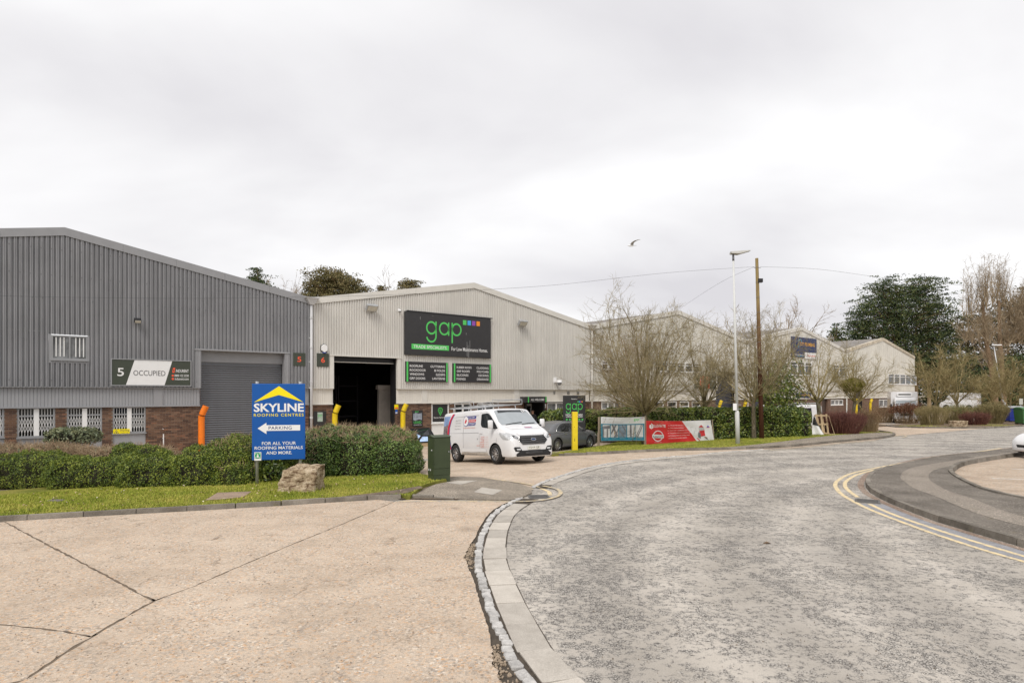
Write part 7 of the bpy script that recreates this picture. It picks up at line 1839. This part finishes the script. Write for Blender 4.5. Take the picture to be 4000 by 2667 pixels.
for ax in ('R', 'L'):
    cr.patch('side_window', [(1.00, 1.02), (1.30, .975), (3.22, .965), (3.05, 1.12), (2.75, 1.27), (2.40, 1.345), (1.95, 1.36), (1.55, 1.30), (1.2, 1.15)], ax, M_CARGL, .005, rnd=3)
    cr.line('chrome_trim', [(.96, 1.01), (1.2, 1.17), (1.55, 1.32), (1.95, 1.378), (2.40, 1.363), (2.78, 1.28), (3.10, 1.12), (3.27, .965)], ax, M_CHROME, .010, .004)
    cr.line('chrome_trim', [(.96, 1.005), (1.3, .962), (3.27, .95)], ax, M_CHROME, .008, .004)
    for x_, w_ in ((2.22, .07),): cr.patch('pillar', [(x_-w_/2, .97), (x_+w_/2, .97), (x_+w_/2-.02, 1.36), (x_-w_/2-.03, 1.355)], ax, M_PLAST, .009)
    for ln in ([(1.30, .96), (1.22, .75), (1.42, .42)], [(2.24, .95), (2.26, .6), (2.24, .30)], [(3.30, .94), (3.34, .65), (3.28, .30)], [(1.42, .28), (3.25, .28)]): cr.line('panel_seam', ln, ax, M_PLAST, .005, 0)
    cr.line('crease', [(.5, .80), (1.4, .83), (2.4, .81), (3.2, .78), (3.9, .76)], ax, M_CGREY, .012, .0); cr.patch('handle', [(1.50, .83), (1.70, .835), (1.70, .865), (1.50, .86)], ax, M_CHROME, .018); cr.patch('handle', [(2.42, .815), (2.62, .82), (2.62, .85), (2.42, .845)], ax, M_CHROME, .018)
    cr.patch('tail_lamp', [(.06, .80), (.40, .84), (.36, .90), (.08, .92)], ax, pm('tail_red', (.25, .01, .01), .2), .005); cr.patch('headlamp', [(4.25, .70), (4.62, .58), (4.68, .63), (4.35, .77)], ax, M_LAMPG, .006); cr.line('sill_trim', [(1.45, .24), (3.3, .24)], ax, M_PLAST, .02, .0)
cr.patch('windscreen', [(-.60, 1.02), (.60, 1.02), (.56, 1.12), (.46, 1.37), (-.46, 1.37), (-.56, 1.12)], 'F', M_CARGL, .005)
cr.patch('grille', [(-.40, .44), (.40, .44), (.45, .58), (-.45, .58)], 'F', M_PLAST, .006)
for sd in (-1, 1): cr.mirror(3.12, sd*1.0, 1.0, .17, .12, M_PLAST, .10)
MB().box((.3, -.75, .17), (4.5, .75, .3)).build('underbody', M_PLAST, cr.r)
# --- white van with sliding door open behind the laurel hedge
tt = 7.0; p = fpt(fs(3165, tt), -tt, 0); q = fpt(fs(2995, tt), -tt, 0)
wv = van('parked_van', 'white van with open side door behind the clipped laurel hedge', (p.x, p.y, g(p.x, p.y)+.01), ALPHA+PI, 0)
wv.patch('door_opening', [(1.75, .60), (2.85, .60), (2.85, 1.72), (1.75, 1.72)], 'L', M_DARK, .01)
b = MB()
for x_ in (.5, 1.6, 2.8): b.tube([(x_, -.72, 2.06), (x_, .72, 2.06)], .022, 8)
b.tube([(.3, .6, 2.09), (3.3, .6, 2.09)], .018, 6); b.tube([(.3, -.6, 2.09), (3.3, -.6, 2.09)], .018, 6); b.build('roof_bars', M_GALV, wv.r)
MB().lathe([(.05, 0), (.05, .10), (.04, .13), (.001, .14)], 12, Matrix.Translation((2.6, .3, 2.0))).build('beacon', pm('beacon_amber', (.7, .35, .03), .3), wv.r)
# --- far white high roof van
HV = [(r_[0], r_[1], r_[2]+(.55 if r_[2] > 1.8 else (.3 if r_[2] > 1.5 else 0)), r_[3], r_[4], r_[5]) for r_ in VAN_ST]
x, Y = at(3826, 0, 94).x, 94.0
fv = Car('parked_van', 'white high roof panel van parked beyond the far island', (x, Y, -.05), math.radians(130), HV, M_VWHITE, ((1.06, .99), (3.99, .985)), 'van', .345, .875, 0, nx=64)
fv.patch('rear_seam', [(-.01, .5), (.01, .5), (.01, 2.3), (-.01, 2.3)], 'B', M_PLAST, .004)
for sd in (-1, 1): fv.patch('tail_lamp', [(sd*.80, .95), (sd*.90, .95), (sd*.88, 1.5), (sd*.80, 1.5)], 'B', pm('tail_red', (.25, .01, .01)), .006)
fv.line('panel_seam', [(.1, 1.9), (3.0, 1.9)], 'L', pm('seam_grey', (.3, .3, .3)), .02, 0); fv.patch('windscreen', [(-.75, 1.4), (.75, 1.4), (.68, 2.1), (-.68, 2.1)], 'F', M_CARGL, .005)
# --- box lorry
Yl = 60; xl = at(3532, 0, Yl).x
lr = empty('box_lorry', (xl, Yl, g(xl, Yl)), math.radians(-117), 'white refrigerated box lorry beside the last warehouse', 'lorry')
cab = loft([(-.1, .55, 2.35, .95, .88, 1.35), (.0, .45, 2.42, 1.0, .92, 1.35), (.8, .42, 2.45, 1.0, .92, 1.35), (1.05, .42, 2.42, 1.0, .90, 1.35), (1.25, .42, 2.2, 1.0, .88, 1.35), (1.75, .42, 1.5, .99, .90, 1.25), (1.95, .42, 1.36, .98, .9, 1.1), (2.15, .44, 1.15, .95, .85, 1.0), (2.22, .5, .9, .9, .8, .8)], 48)
bv = BVHTree.FromPolygons([x_.co.copy() for x_ in cab.vertices], [tuple(p_.vertices) for p_ in cab.polygons]); link('cab', cab, M_VWHITE, lr)
class _H: pass
hh = Car.__new__(Car); hh.r = lr; hh.bvh = bv
hh.patch('windscreen', [(-.84, 1.48), (.84, 1.48), (.80, 2.18), (-.80, 2.18)], 'F', M_WSCR, .006)
for ax in ('R', 'L'): hh.patch('side_window', [(.35, 1.45), (1.5, 1.45), (1.25, 2.05), (.4, 2.1)], ax, M_CARGL, .006)
hh.patch('grille', [(-.5, .75), (.5, .75), (.5, 1.0), (-.5, 1.0)], 'F', M_PLAST, .006)
for sd in (-1, 1): hh.patch('headlamp', [(sd*.6, .8), (sd*.88, .8), (sd*.88, 1.02), (sd*.6, 1.0)], 'F', M_LAMPG, .006); hh.mirror(1.55, sd*1.18, 1.65, .14, .4, M_PLAST)
bx_ = MB().box((-4.3, -1.10, .75), (-.12, 1.10, 2.98)).build('cargo_box', M_VWHITE, lr, bevel=.03); fu = MB().box((-.12, -.6, 2.50), (.32, .6, 2.85)).build('cooling_unit', M_SWHT, lr, bevel=.05); box('vent', (.32, -.5, 2.68), (.335, .5, 2.80), M_PLAST, fu)
MB().box((-4.2, -.4, .45), (1.8, .4, .74)).build('chassis', M_PLAST, lr)
wm = MB().lathe([(.001, -.12), (.30, -.12), (.40, -.1), (.40, .1), (.30, .12), (.001, .12)], 24).mesh('wheel', True); wm.materials.append(M_TYRE)
for x_ in (1.35, -3.2):
    for sd in (-1, 1): link('wheel', wm, None, lr, (x_, sd*.88, .40), (PI/2, 0, 0))
# --- white car at the picture edge
Yc_ = 22.6; px_ = at(3968, 0, Yc_).x
WC = [(a, b, c, d, e, f) for a, b, c, d, e, f in CAR_ST]
wc = Car('parked_car', 'white car nosing in at the right picture edge', (px_+5.75, Yc_+1.1, .02), math.radians(186), WC, M_VWHITE, ((.98, .925), (3.81, .91)), 'car', .335, .80, 0, nx=80, crown=.015)
for ax in ('L', 'R'):
    wc.patch('headlamp', [(4.22, .70), (4.62, .58), (4.70, .64), (4.35, .79)], ax, M_LAMPG, .006); wc.patch('side_window', [(1.00, 1.02), (1.30, .975), (3.22, .965), (2.75, 1.27), (2.40, 1.345), (1.95, 1.36), (1.55, 1.30)], ax, M_CARGL, .005); wc.patch('bumper_vent', [(4.42, .38), (4.70, .42), (4.72, .48), (4.45, .44)], ax, M_PLAST, .006)
for sd in (-1, 1): wc.mirror(3.12, sd*1.0, 1.0, .17, .12, M_VWHITE, .10)
wc.patch('grille', [(-.40, .40), (.40, .40), (.45, .50), (-.45, .50)], 'F', M_PLAST, .006); wc.patch('windscreen', [(-.60, 1.02), (.60, 1.02), (.46, 1.37), (-.46, 1.37)], 'F', M_CARGL, .005); MB().box((.3, -.75, .17), (4.5, .75, .3)).build('underbody', M_PLAST, wc.r)

# ================================================================== STONES, BINS, PALLET AND OTHER SMALL THINGS
def rockmat():
    q = NG('lichened_rock'); n = q.noise(4.5, 8, .78)
    c = q.ramp(n, (.34, (.13, .085, .05)), (.66, (.70, .60, .45)), (.48, (.42, .325, .215)))
    l = q.ramp(q.noise(3.5, 8, .8, q.mapping((1, 1, 3.2))), (.50, 0.0), (.56, 1.0)); c = q.mix(q.math('MULTIPLY', l, .85), c, (.085, .042, .018))
    w_ = q.ramp(q.noise(9, 5, .75), (.62, 0.0), (.7, 1.0)); c = q.mix(q.math('MULTIPLY', w_, .7), c, (.62, .57, .49))
    geo = q.n('ShaderNodeNewGeometry'); sp = q.n('ShaderNodeSeparateXYZ'); q.l(geo.outputs['Normal'], sp.inputs[0])
    q.col(c); q.set(.92, 0, .2); q.bump(q.noise(9, 8, .75), 1.0, .06); return q.m
M_ROCK = rockmat()
def boulder(name, label, loc, pts, amp, seed, cat='boulder', sub=5):
    """pts: 8 corners of a rough block, broken up by noise"""
    bm = bmesh.new(); bmesh.ops.create_cube(bm, size=2); bmesh.ops.subdivide_edges(bm, edges=bm.edges, cuts=2**sub-1 if sub < 4 else 19, use_grid_fill=True)
    C8 = {}
    for v in bm.verts:
        u = [(c+1)/2 for c in v.co]; p = Vector((0, 0, 0))
        for i, (sx, sy, sz) in enumerate(((0, 0, 0), (1, 0, 0), (1, 1, 0), (0, 1, 0), (0, 0, 1), (1, 0, 1), (1, 1, 1), (0, 1, 1))):
            w = (u[0] if sx else 1-u[0])*(u[1] if sy else 1-u[1])*(u[2] if sz else 1-u[2]); p += Vector(pts[i])*w
        rr = max(0, (abs(v.co.x)**6+abs(v.co.y)**6+abs(v.co.z)**6)**(1/6)-1)
        c = Vector((sum(q[0] for q in pts)/8, sum(q[1] for q in pts)/8, sum(q[2] for q in pts)/8)); d = (p-c).normalized()
        from mathutils import noise as mn
        n1 = mn.noise(p*2.2+Vector((seed, 0, 0))); n2 = mn.noise(p*6+Vector((0, seed, 0))); n3 = mn.noise(p*15+Vector((0, 0, seed)))
        lay_ = math.sin(p.z*17+n1*5+n2*2)*.32+abs(mn.noise(p*9+Vector((seed, 2, 0))))*.6-.2
        v.co = p+d*(amp*(n1*.9+n2*.5+n3*.3+lay_)-rr*.12*(p-c).length)
    me = bpy.data.meshes.new(name); bm.to_mesh(me); bm.free(); me.polygons.foreach_set('use_smooth', np.ones(len(me.polygons), bool))
    o = link(name, me, M_ROCK); o.location = loc; tag(o, label, cat); return o
p = G(1172, 1921, .1)
k = p.y/FPX
boulder('boulder', 'big pale lichened boulder on the lawn below the blue sign', (p.x, p.y, p.z-.06), [(-92*k, 0, 0), (58*k, -.05, 0), (66*k, .60, 0), (-72*k, .72, 0), (-76*k, .14, .56), (62*k, .04, .60), (68*k, .60, .66), (-50*k, .66, .66)], .045, 3.3)
p = G(3418, 1689, .05); boulder('boulder', 'rough stone block at the end of the brown shrubs', (p.x, p.y, p.z-.05), [(-.1, 0, 0), (.3, 0, 0), (.3, .4, 0), (-.1, .4, 0), (-.1, 0, .55), (.2, 0, .58), (.2, .4, .6), (-.1, .4, .55)], .06, 7.1, sub=3)
p = G(3752, 1666, .09); boulder('boulder', 'low flat stone block on the far island', (p.x, p.y, p.z-.05), [(-.52, 0, 0), (.5, 0, 0), (.5, .5, 0), (-.52, .5, 0), (-.56, -.04, .46), (.56, -.04, .46), (.56, .5, .46), (-.56, .5, .46)], .04, 9.4, sub=3)
# pallet leaning in the dogwood, with a loose sheet over its corner
M_PAL = pm('pallet_wood', (.44, .33, .20), .85, var=.25, scale=3, fine=.15, stretch=(2, 2, .6))
p = G(3218, 1697, .1); kk = p.y/FPX
pr = empty('pallet', (p.x-26*kk, p.y, p.z), .12, 'weathered wooden pallet stood on edge against the dogwood', 'pallet')
tl = Matrix.Rotation(-.16, 4, 'X')
for x_ in (.0, .30, .62): MB().box((x_, -.02, 0), (x_+.11, .0, 1.18), tl).build('board', M_PAL, pr)
for x_ in (.15, .46): MB().box((x_, .10, 0), (x_+.10, .12, 1.16), tl).build('board', M_PAL, pr)
for z_ in (.03, .55, 1.05): MB().box((-.02, .001, z_), (.76, .099, z_+.09), tl).build('bearer', M_PAL, pr)
MB().bar((.74, .05, 1.1), (.98, -.12, .05), .05, .03).build('brace', M_PAL, pr); MB().bar((.60, -.1, .03), (1.0, -.14, .03), .09, .05).build('foot_board', M_PAL, pr)
cs = empty('tarpaulin', (p.x-34*kk, p.y-.18, p.z), 0, 'black and white sheet draped beside the pallet', 'sheet')
m = MB(); G_ = 10
def shf(u, w_): return Vector((-.30+.12*w_+u*(.12+.55*(1-w_)), -.02+.08*math.sin(u*6+w_*3)-.10*(1-w_), 1.05*w_*(1-.15*u)))
for mat_, u0, u1, w0, w1, nm in ((M_SWHT, 0, 1, 0, .72, 'white_sheet'), (M_SBLK, .0, 1, .55, 1.0, 'black_sheet')):
    m = MB()
    for i in range(G_+1):
        for j in range(G_+1): m.v.append(tuple(shf(u0+(u1-u0)*i/G_, w0+(w1-w0)*j/G_)+Vector((0, -.012 if nm[0] == 'b' else 0, 0))))
    for i in range(G_):
        for j in range(G_): m.f.append((i*(G_+1)+j, (i+1)*(G_+1)+j, (i+1)*(G_+1)+j+1, i*(G_+1)+j+1))
    o = m.build(nm, mat_, cs, smooth=True, fix=False); md = o.modifiers.new('thickness', 'SOLIDIFY'); md.thickness = .004
# bins
def bin_(px, py, w, d, h, mat, lidm, label, rz):
    p = G(px, py, .03); r = empty('wheeled_bin', p, rz, label, 'bin', 'wheeled rubbish bins on the bend')
    b = MB(); b.add([(-w*.43, -d*.43, .16), (w*.43, -d*.43, .16), (w*.43, d*.43, .16), (-w*.43, d*.43, .16), (-w/2, -d/2, h), (w/2, -d/2, h), (w/2, d/2, h), (-w/2, d/2, h)], [(0, 1, 5, 4), (1, 2, 6, 5), (2, 3, 7, 6), (3, 0, 4, 7), (0, 3, 2, 1)]); b.build('body', mat, r)
    for z_ in (.45, .75): MB().box((-w*.485, -d*.487, z_), (w*.485, -d*.44, z_+.05)).build('rib', mat, r)
    l = MB(); n = 7; L_ = []
    for i in range(n+1): a = i/n; L_.append((-d*.54+d*1.08*a, h+.02+.13*math.sin(PI*a)))
    vs = [(-w*.53, y, z) for y, z in L_]+[(w*.53, y, z) for y, z in L_]+[(-w*.53, -d*.54, h-.03), (w*.53, -d*.54, h-.03)]
    l.add(vs, [(i, i+1, i+n+2, i+n+1) for i in range(n)]+[(0, n+1, 2*n+3, 2*n+2), tuple(range(n+1)), tuple(range(n+1, 2*n+2))]); l.build('lid', lidm, r)
    wl = MB().lathe([(.001, -.03), (.10, -.03), (.10, .03), (.001, .03)], 14).mesh('wheel'); wl.materials.append(M_TYRE)
    for sx in (-1, 1):
        for sy in (-1, 1): link('wheel', wl, None, r, (sx*w*.36, sy*d*.36, .10), (PI/2, 0, 0))
    MB().box((-w*.45, -d*.45, .12), (w*.45, d*.45, .158)).build('base', M_PLAST, r)
M_BGRN = pm('bin_green', (.055, .15, .05), .5, var=.1); M_BBLU = pm('bin_blue', (.012, .03, .24), .5, var=.1)
bin_(3957, 1650, 1.15, 1.0, 1.22, M_BBLU, M_GALV, 'blue wheeled bin with grey lid beside the olive shrub', -.1)
bin_(4012, 1660, 1.3, 1.05, 1.22, M_BGRN, M_BGRN, 'green wheeled bin at the right picture edge', -.1)
# leaning far lamp, small post sign
b = at(3924, 1590, 64); t_ = at(3882, 1350, 64); r = empty('street_lamp', (b.x, b.y, -.1), 0, 'distant grey street lamp leaning before the pollarded trees', 'street lamp')
dx_ = t_.x-b.x; MB().tube([(0, 0, 0), (0, 0, 1.6), (dx_*.15, 0, 1.7), (dx_, 0, t_.z+.1)], [.11, .11, .07, .05], 10).build('column', M_GALV, r, smooth=True); MB().box((dx_-.15, -.14, t_.z+.1), (dx_+.75, .14, t_.z+.22), Matrix.Translation((0, 0, 0))).build('lantern', M_SWHT, r, bevel=.04)
b = at(3987, 1600, 52); r = empty('post_sign', (b.x, b.y, -.05), 0, 'small pale sign on a post behind the green bin', 'sign'); MB().tube([(0, 0, 0), (0, 0, at(3987, 1556, 52).z+.05)], .03, 8).build('post', M_GALV, r); z_ = at(3987, 1568, 52).z+.05; box('plate', (-.15, -.05, z_-.25), (.15, -.031, z_+.25), pm('plate_pale', (.5, .5, .45), .5), r)
# thin post among the dogwood
b = at(3307, 1610, 41); r = empty('marker_pole', (b.x, b.y, -.2), 0, 'thin white pole under the mistletoe tree', 'pole'); MB().tube([(0, 0, 0), (0, 0, at(3307, 1550, 41).z+.2)], .025, 8).build('post', M_SWHT, r)
# white service pipe against the brick wall
s_, z0, z1 = fs(641, .25), FLOOR, fz(641, 1695, .25); r = empty('service_pipe', fpt(s_, -.12, FLOOR), ALPHA, 'thin white vertical pipe before the brick wall of the grey unit', 'pipe'); MB().tube([(0, 0, 0), (0, 0, z1-FLOOR)], .022, 8).build('pipe', M_SWHT, r)
for z_ in (.9, 1.3): MB().tube([(0, 0, z_), (0, .24, z_)], .014, 6).build('bracket', M_SWHT, r)
# roof lantern frame leaning by the wall, glass panes
p = fpt(fs(1612, 1.4), -1.4, FLOOR); r = empty('roof_lantern', p, ALPHA, 'glass roof lantern with dark frame standing by the brick wall', 'roof lantern')
wl = fs(1690, 1.4)-fs(1612, 1.4); hl = fz(1650, 1673, 1.4)-FLOOR
pts = {'a': (0, -.45, .25), 'b': (wl, -.45, .25), 'c': (wl*.86, .1, hl), 'd': (0, .25, hl*.97), 'e': (wl*.30, -.32, hl*.62), 'f': (wl*.74, -.32, hl*.60)}
V_ = {k: Vector(v_) for k, v_ in pts.items()}
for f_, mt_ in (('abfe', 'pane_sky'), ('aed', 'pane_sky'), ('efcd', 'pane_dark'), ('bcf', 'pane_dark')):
    MB().add([V_[k] for k in f_], [tuple(range(len(f_)))]).build('pane', glassmat('lantern_sky_glass', (.30, .42, .62), .08, .6) if mt_ == 'pane_sky' else M_CARGL, r, fix=False)  # blue panes have the reflected sky painted into their glass colour
for e_ in ('ab', 'bc', 'cd', 'da', 'ae', 'bf', 'ef', 'ed', 'fc'): MB().bar(V_[e_[0]], V_[e_[1]], .07).build('frame_bar', M_PLAST, r)
MB().box((0, -.5, 0), (wl, -.1, .2)).build('packing', M_PAL, r)
# cabinet-side: gull over the roofs
Yg = 46; gp_ = at(2466, 960, Yg)
gr = empty('gull', gp_, math.radians(8), 'gull gliding in the grey sky left of the street lamp', 'bird')
gl = MB(); gl.tube([(-.26, 0, -.01), (-.20, 0, .0), (-.10, 0, .0), (.05, 0, .0), (.18, 0, .01), (.28, 0, .03)], [.012, .045, .065, .06, .035, .01], 12); gl.build('body', M_SWHT, gr, smooth=True)
def wing(sd, pts_, ch):
    m = MB(); n = len(pts_)
    for i, (x_, y_, z_) in enumerate(pts_):
        c = ch[i]; m.v += [(x_-c*.4, y_, z_), (x_, y_, z_+.02), (x_+c*.6, y_, z_-.004)]
    for i in range(n-1): a = 3*i; m.f += [(a, a+1, a+4, a+3), (a+1, a+2, a+5, a+4)]
    o = m.build('wing', pm('gull_grey', (.42, .40, .38), .7), gr, smooth=True, fix=False); md = o.modifiers.new('t', 'SOLIDIFY'); md.thickness = .012
wing(1, [(0, .03, .03), (.05, .22, .20), (.14, .38, .26), (.30, .55, .25), (.42, .66, .23)], [.20, .19, .16, .10, .02]); wing(-1, [(0, -.03, .03), (.02, -.20, .19), (.20, -.30, .30), (.38, -.42, .34), (.50, -.50, .33)], [.20, .19, .16, .10, .02])
MB().add([(-.26, 0, -.01), (-.34, .015, -.02), (-.26, .02, -.02)], [(0, 1, 2)]).build('beak', M_SAMB, gr, fix=False); MB().add([(.24, -.03, .02), (.40, -.07, .03), (.40, .07, .03), (.24, .03, .02)], [(0, 1, 2, 3)]).build('tail', M_SWHT, gr, fix=False)

# ================================================================== PERSON IN THE ENTRANCE
ps, py_ = fs(2086), .15
pl_ = fpt(ps, py_, FLOOR+.012)
pr = empty('person', pl_, ALPHA-.5, 'person with short dark hair and glasses in dark clothes standing in the entrance', 'person')
J = {'pel': ((0, 0, .95), .15), 'sp': ((0, .01, 1.15), .14), 'ch': ((0, .0, 1.36), .16), 'nk': ((0, -.01, 1.50), .062), 'hd0': ((0, -.02, 1.57), .07), 'hd': ((0, -.025, 1.66), .095), 'hd2': ((0, -.01, 1.73), .075),
     'sl': ((.19, 0, 1.42), .065), 'el': ((.25, .02, 1.14), .048), 'wl': ((.22, -.14, .93), .034), 'sr': ((-.19, 0, 1.42), .065), 'er': ((-.25, .02, 1.14), .048), 'wr': ((-.22, -.14, .93), .034),
     'hl': ((.10, 0, .90), .10), 'kl': ((.11, -.02, .50), .072), 'al': ((.11, .02, .09), .045), 'tl': ((.12, -.15, .04), .04), 'hr': ((-.10, 0, .90), .10), 'kr': ((-.11, -.03, .50), .072), 'ar': ((-.11, .02, .09), .045), 'tr': ((-.12, -.15, .04), .04)}
EDG = [('pel', 'sp'), ('sp', 'ch'), ('ch', 'nk'), ('nk', 'hd0'), ('hd0', 'hd'), ('hd', 'hd2'), ('ch', 'sl'), ('sl', 'el'), ('el', 'wl'), ('ch', 'sr'), ('sr', 'er'), ('er', 'wr'), ('pel', 'hl'), ('hl', 'kl'), ('kl', 'al'), ('al', 'tl'), ('pel', 'hr'), ('hr', 'kr'), ('kr', 'ar'), ('ar', 'tr')]
for sd, w_ in (('l', 1), ('r', -1)):
    wx, wy, wz = J['w'+sd][0]; J['p'+sd] = ((wx, wy-.02, wz-.08), .032); EDG.append(('w'+sd, 'p'+sd))
    for i in range(4):
        a_ = (wx-.02*w_+i*.016*w_, wy-.035-.006*i, wz-.12); J['f%s%d' % (sd, i)] = (a_, .010); J['g%s%d' % (sd, i)] = ((a_[0]-.004*w_, a_[1]+.012, a_[2]-.05+.006*abs(i-1)), .008); EDG += [('p'+sd, 'f%s%d' % (sd, i)), ('f%s%d' % (sd, i), 'g%s%d' % (sd, i))]
    J['t%s0' % sd] = ((wx-.045*w_, wy-.045, wz-.07), .011); J['t%s1' % sd] = ((wx-.05*w_, wy-.055, wz-.11), .009); EDG += [('p'+sd, 't%s0' % sd), ('t%s0' % sd, 't%s1' % sd)]
K = list(J); me = bpy.data.meshes.new('body'); me.from_pydata([J[k][0] for k in K], [(K.index(a), K.index(b)) for a, b in EDG], []); me.update()
ob = bpy.data.objects.new('body', me); C.objects.link(ob)
ob.modifiers.new('skin', 'SKIN'); sv = me.skin_vertices[0].data
for i, k in enumerate(K): sv[i].radius = (J[k][1], J[k][1]*(.72 if k in ('ch', 'sp', 'pel') else 1.0)); sv[i].use_root = (k == 'pel')
ob.modifiers.new('sub', 'SUBSURF').levels = 2; ob.modifiers['sub'].render_levels = 2
dg = bpy.context.evaluated_depsgraph_get(); dg.update(); bmesh_ = bpy.data.meshes.new_from_object(ob.evaluated_get(dg)); bpy.data.objects.remove(ob)
skin = pm('skin', (.50, .30, .22), .5, var=.06); clo = pm('dark_clothes', (.022, .022, .026), .8, var=.2); bmesh_.materials.clear(); bmesh_.materials.append(clo); bmesh_.materials.append(skin)
for f in bmesh_.polygons:
    c = f.center
    f.material_index = 1 if c.z > 1.485 or (c.z < .90 and abs(c.x) > .16 and c.z > .7) else 0; f.use_smooth = True
link('body', bmesh_, None, pr)
bm = bmesh.new(); bmesh.ops.create_uvsphere(bm, u_segments=20, v_segments=14, radius=1)
for v in list(bm.verts): v.co = Vector((v.co.x*.098, v.co.y*.112, v.co.z*.10))
bmesh.ops.delete(bm, geom=[v for v in bm.verts if v.co.z < -.01 and v.co.y < .02 or (v.co.y < -.06 and v.co.z < .045) or v.co.z < -.07], context='VERTS')
hm = bpy.data.meshes.new('hair'); bm.to_mesh(hm); bm.free(); link('hair', hm, pm('dark_hair', (.02, .014, .01), .6), pr, (0, -.012, 1.69))
fc_ = MB(); fc_.add([(-.016, -.118, 1.635), (.016, -.118, 1.635), (0, -.145, 1.64), (0, -.118, 1.69)], [(0, 1, 2), (1, 3, 2), (3, 0, 2)]); fc_.build('nose', skin, pr)
for sd in (-1, 1):
    MB().cbox((sd*.098, -.015, 1.66), (.018, .04, .06)).build('ear', skin, pr, bevel=.006); MB().lathe([(.001, 0), (.013, 0)], 10, Matrix.Translation((sd*.034, -.119, 1.672)) @ Matrix.Rotation(PI/2, 4, 'X')).build('eye', pm('eye', (.03, .02, .015), .3), pr)
MB().box((-.028, -.118, 1.603), (.028, -.112, 1.612)).build('mouth', pm('lips', (.35, .13, .11), .5), pr)
gs = MB()
for sd in (-1, 1):
    ci = [(sd*.036+.026*math.cos(2*PI*k/12), -.126, 1.672+.019*math.sin(2*PI*k/12)) for k in range(13)]; gs.tube(ci, .003, 4); gs.tube([(sd*.062, -.126, 1.676), (sd*.098, -.02, 1.678)], .003, 4)
gs.tube([(-.012, -.126, 1.676), (.012, -.126, 1.676)], .003, 4); gs.build('glasses', M_PLAST, pr)
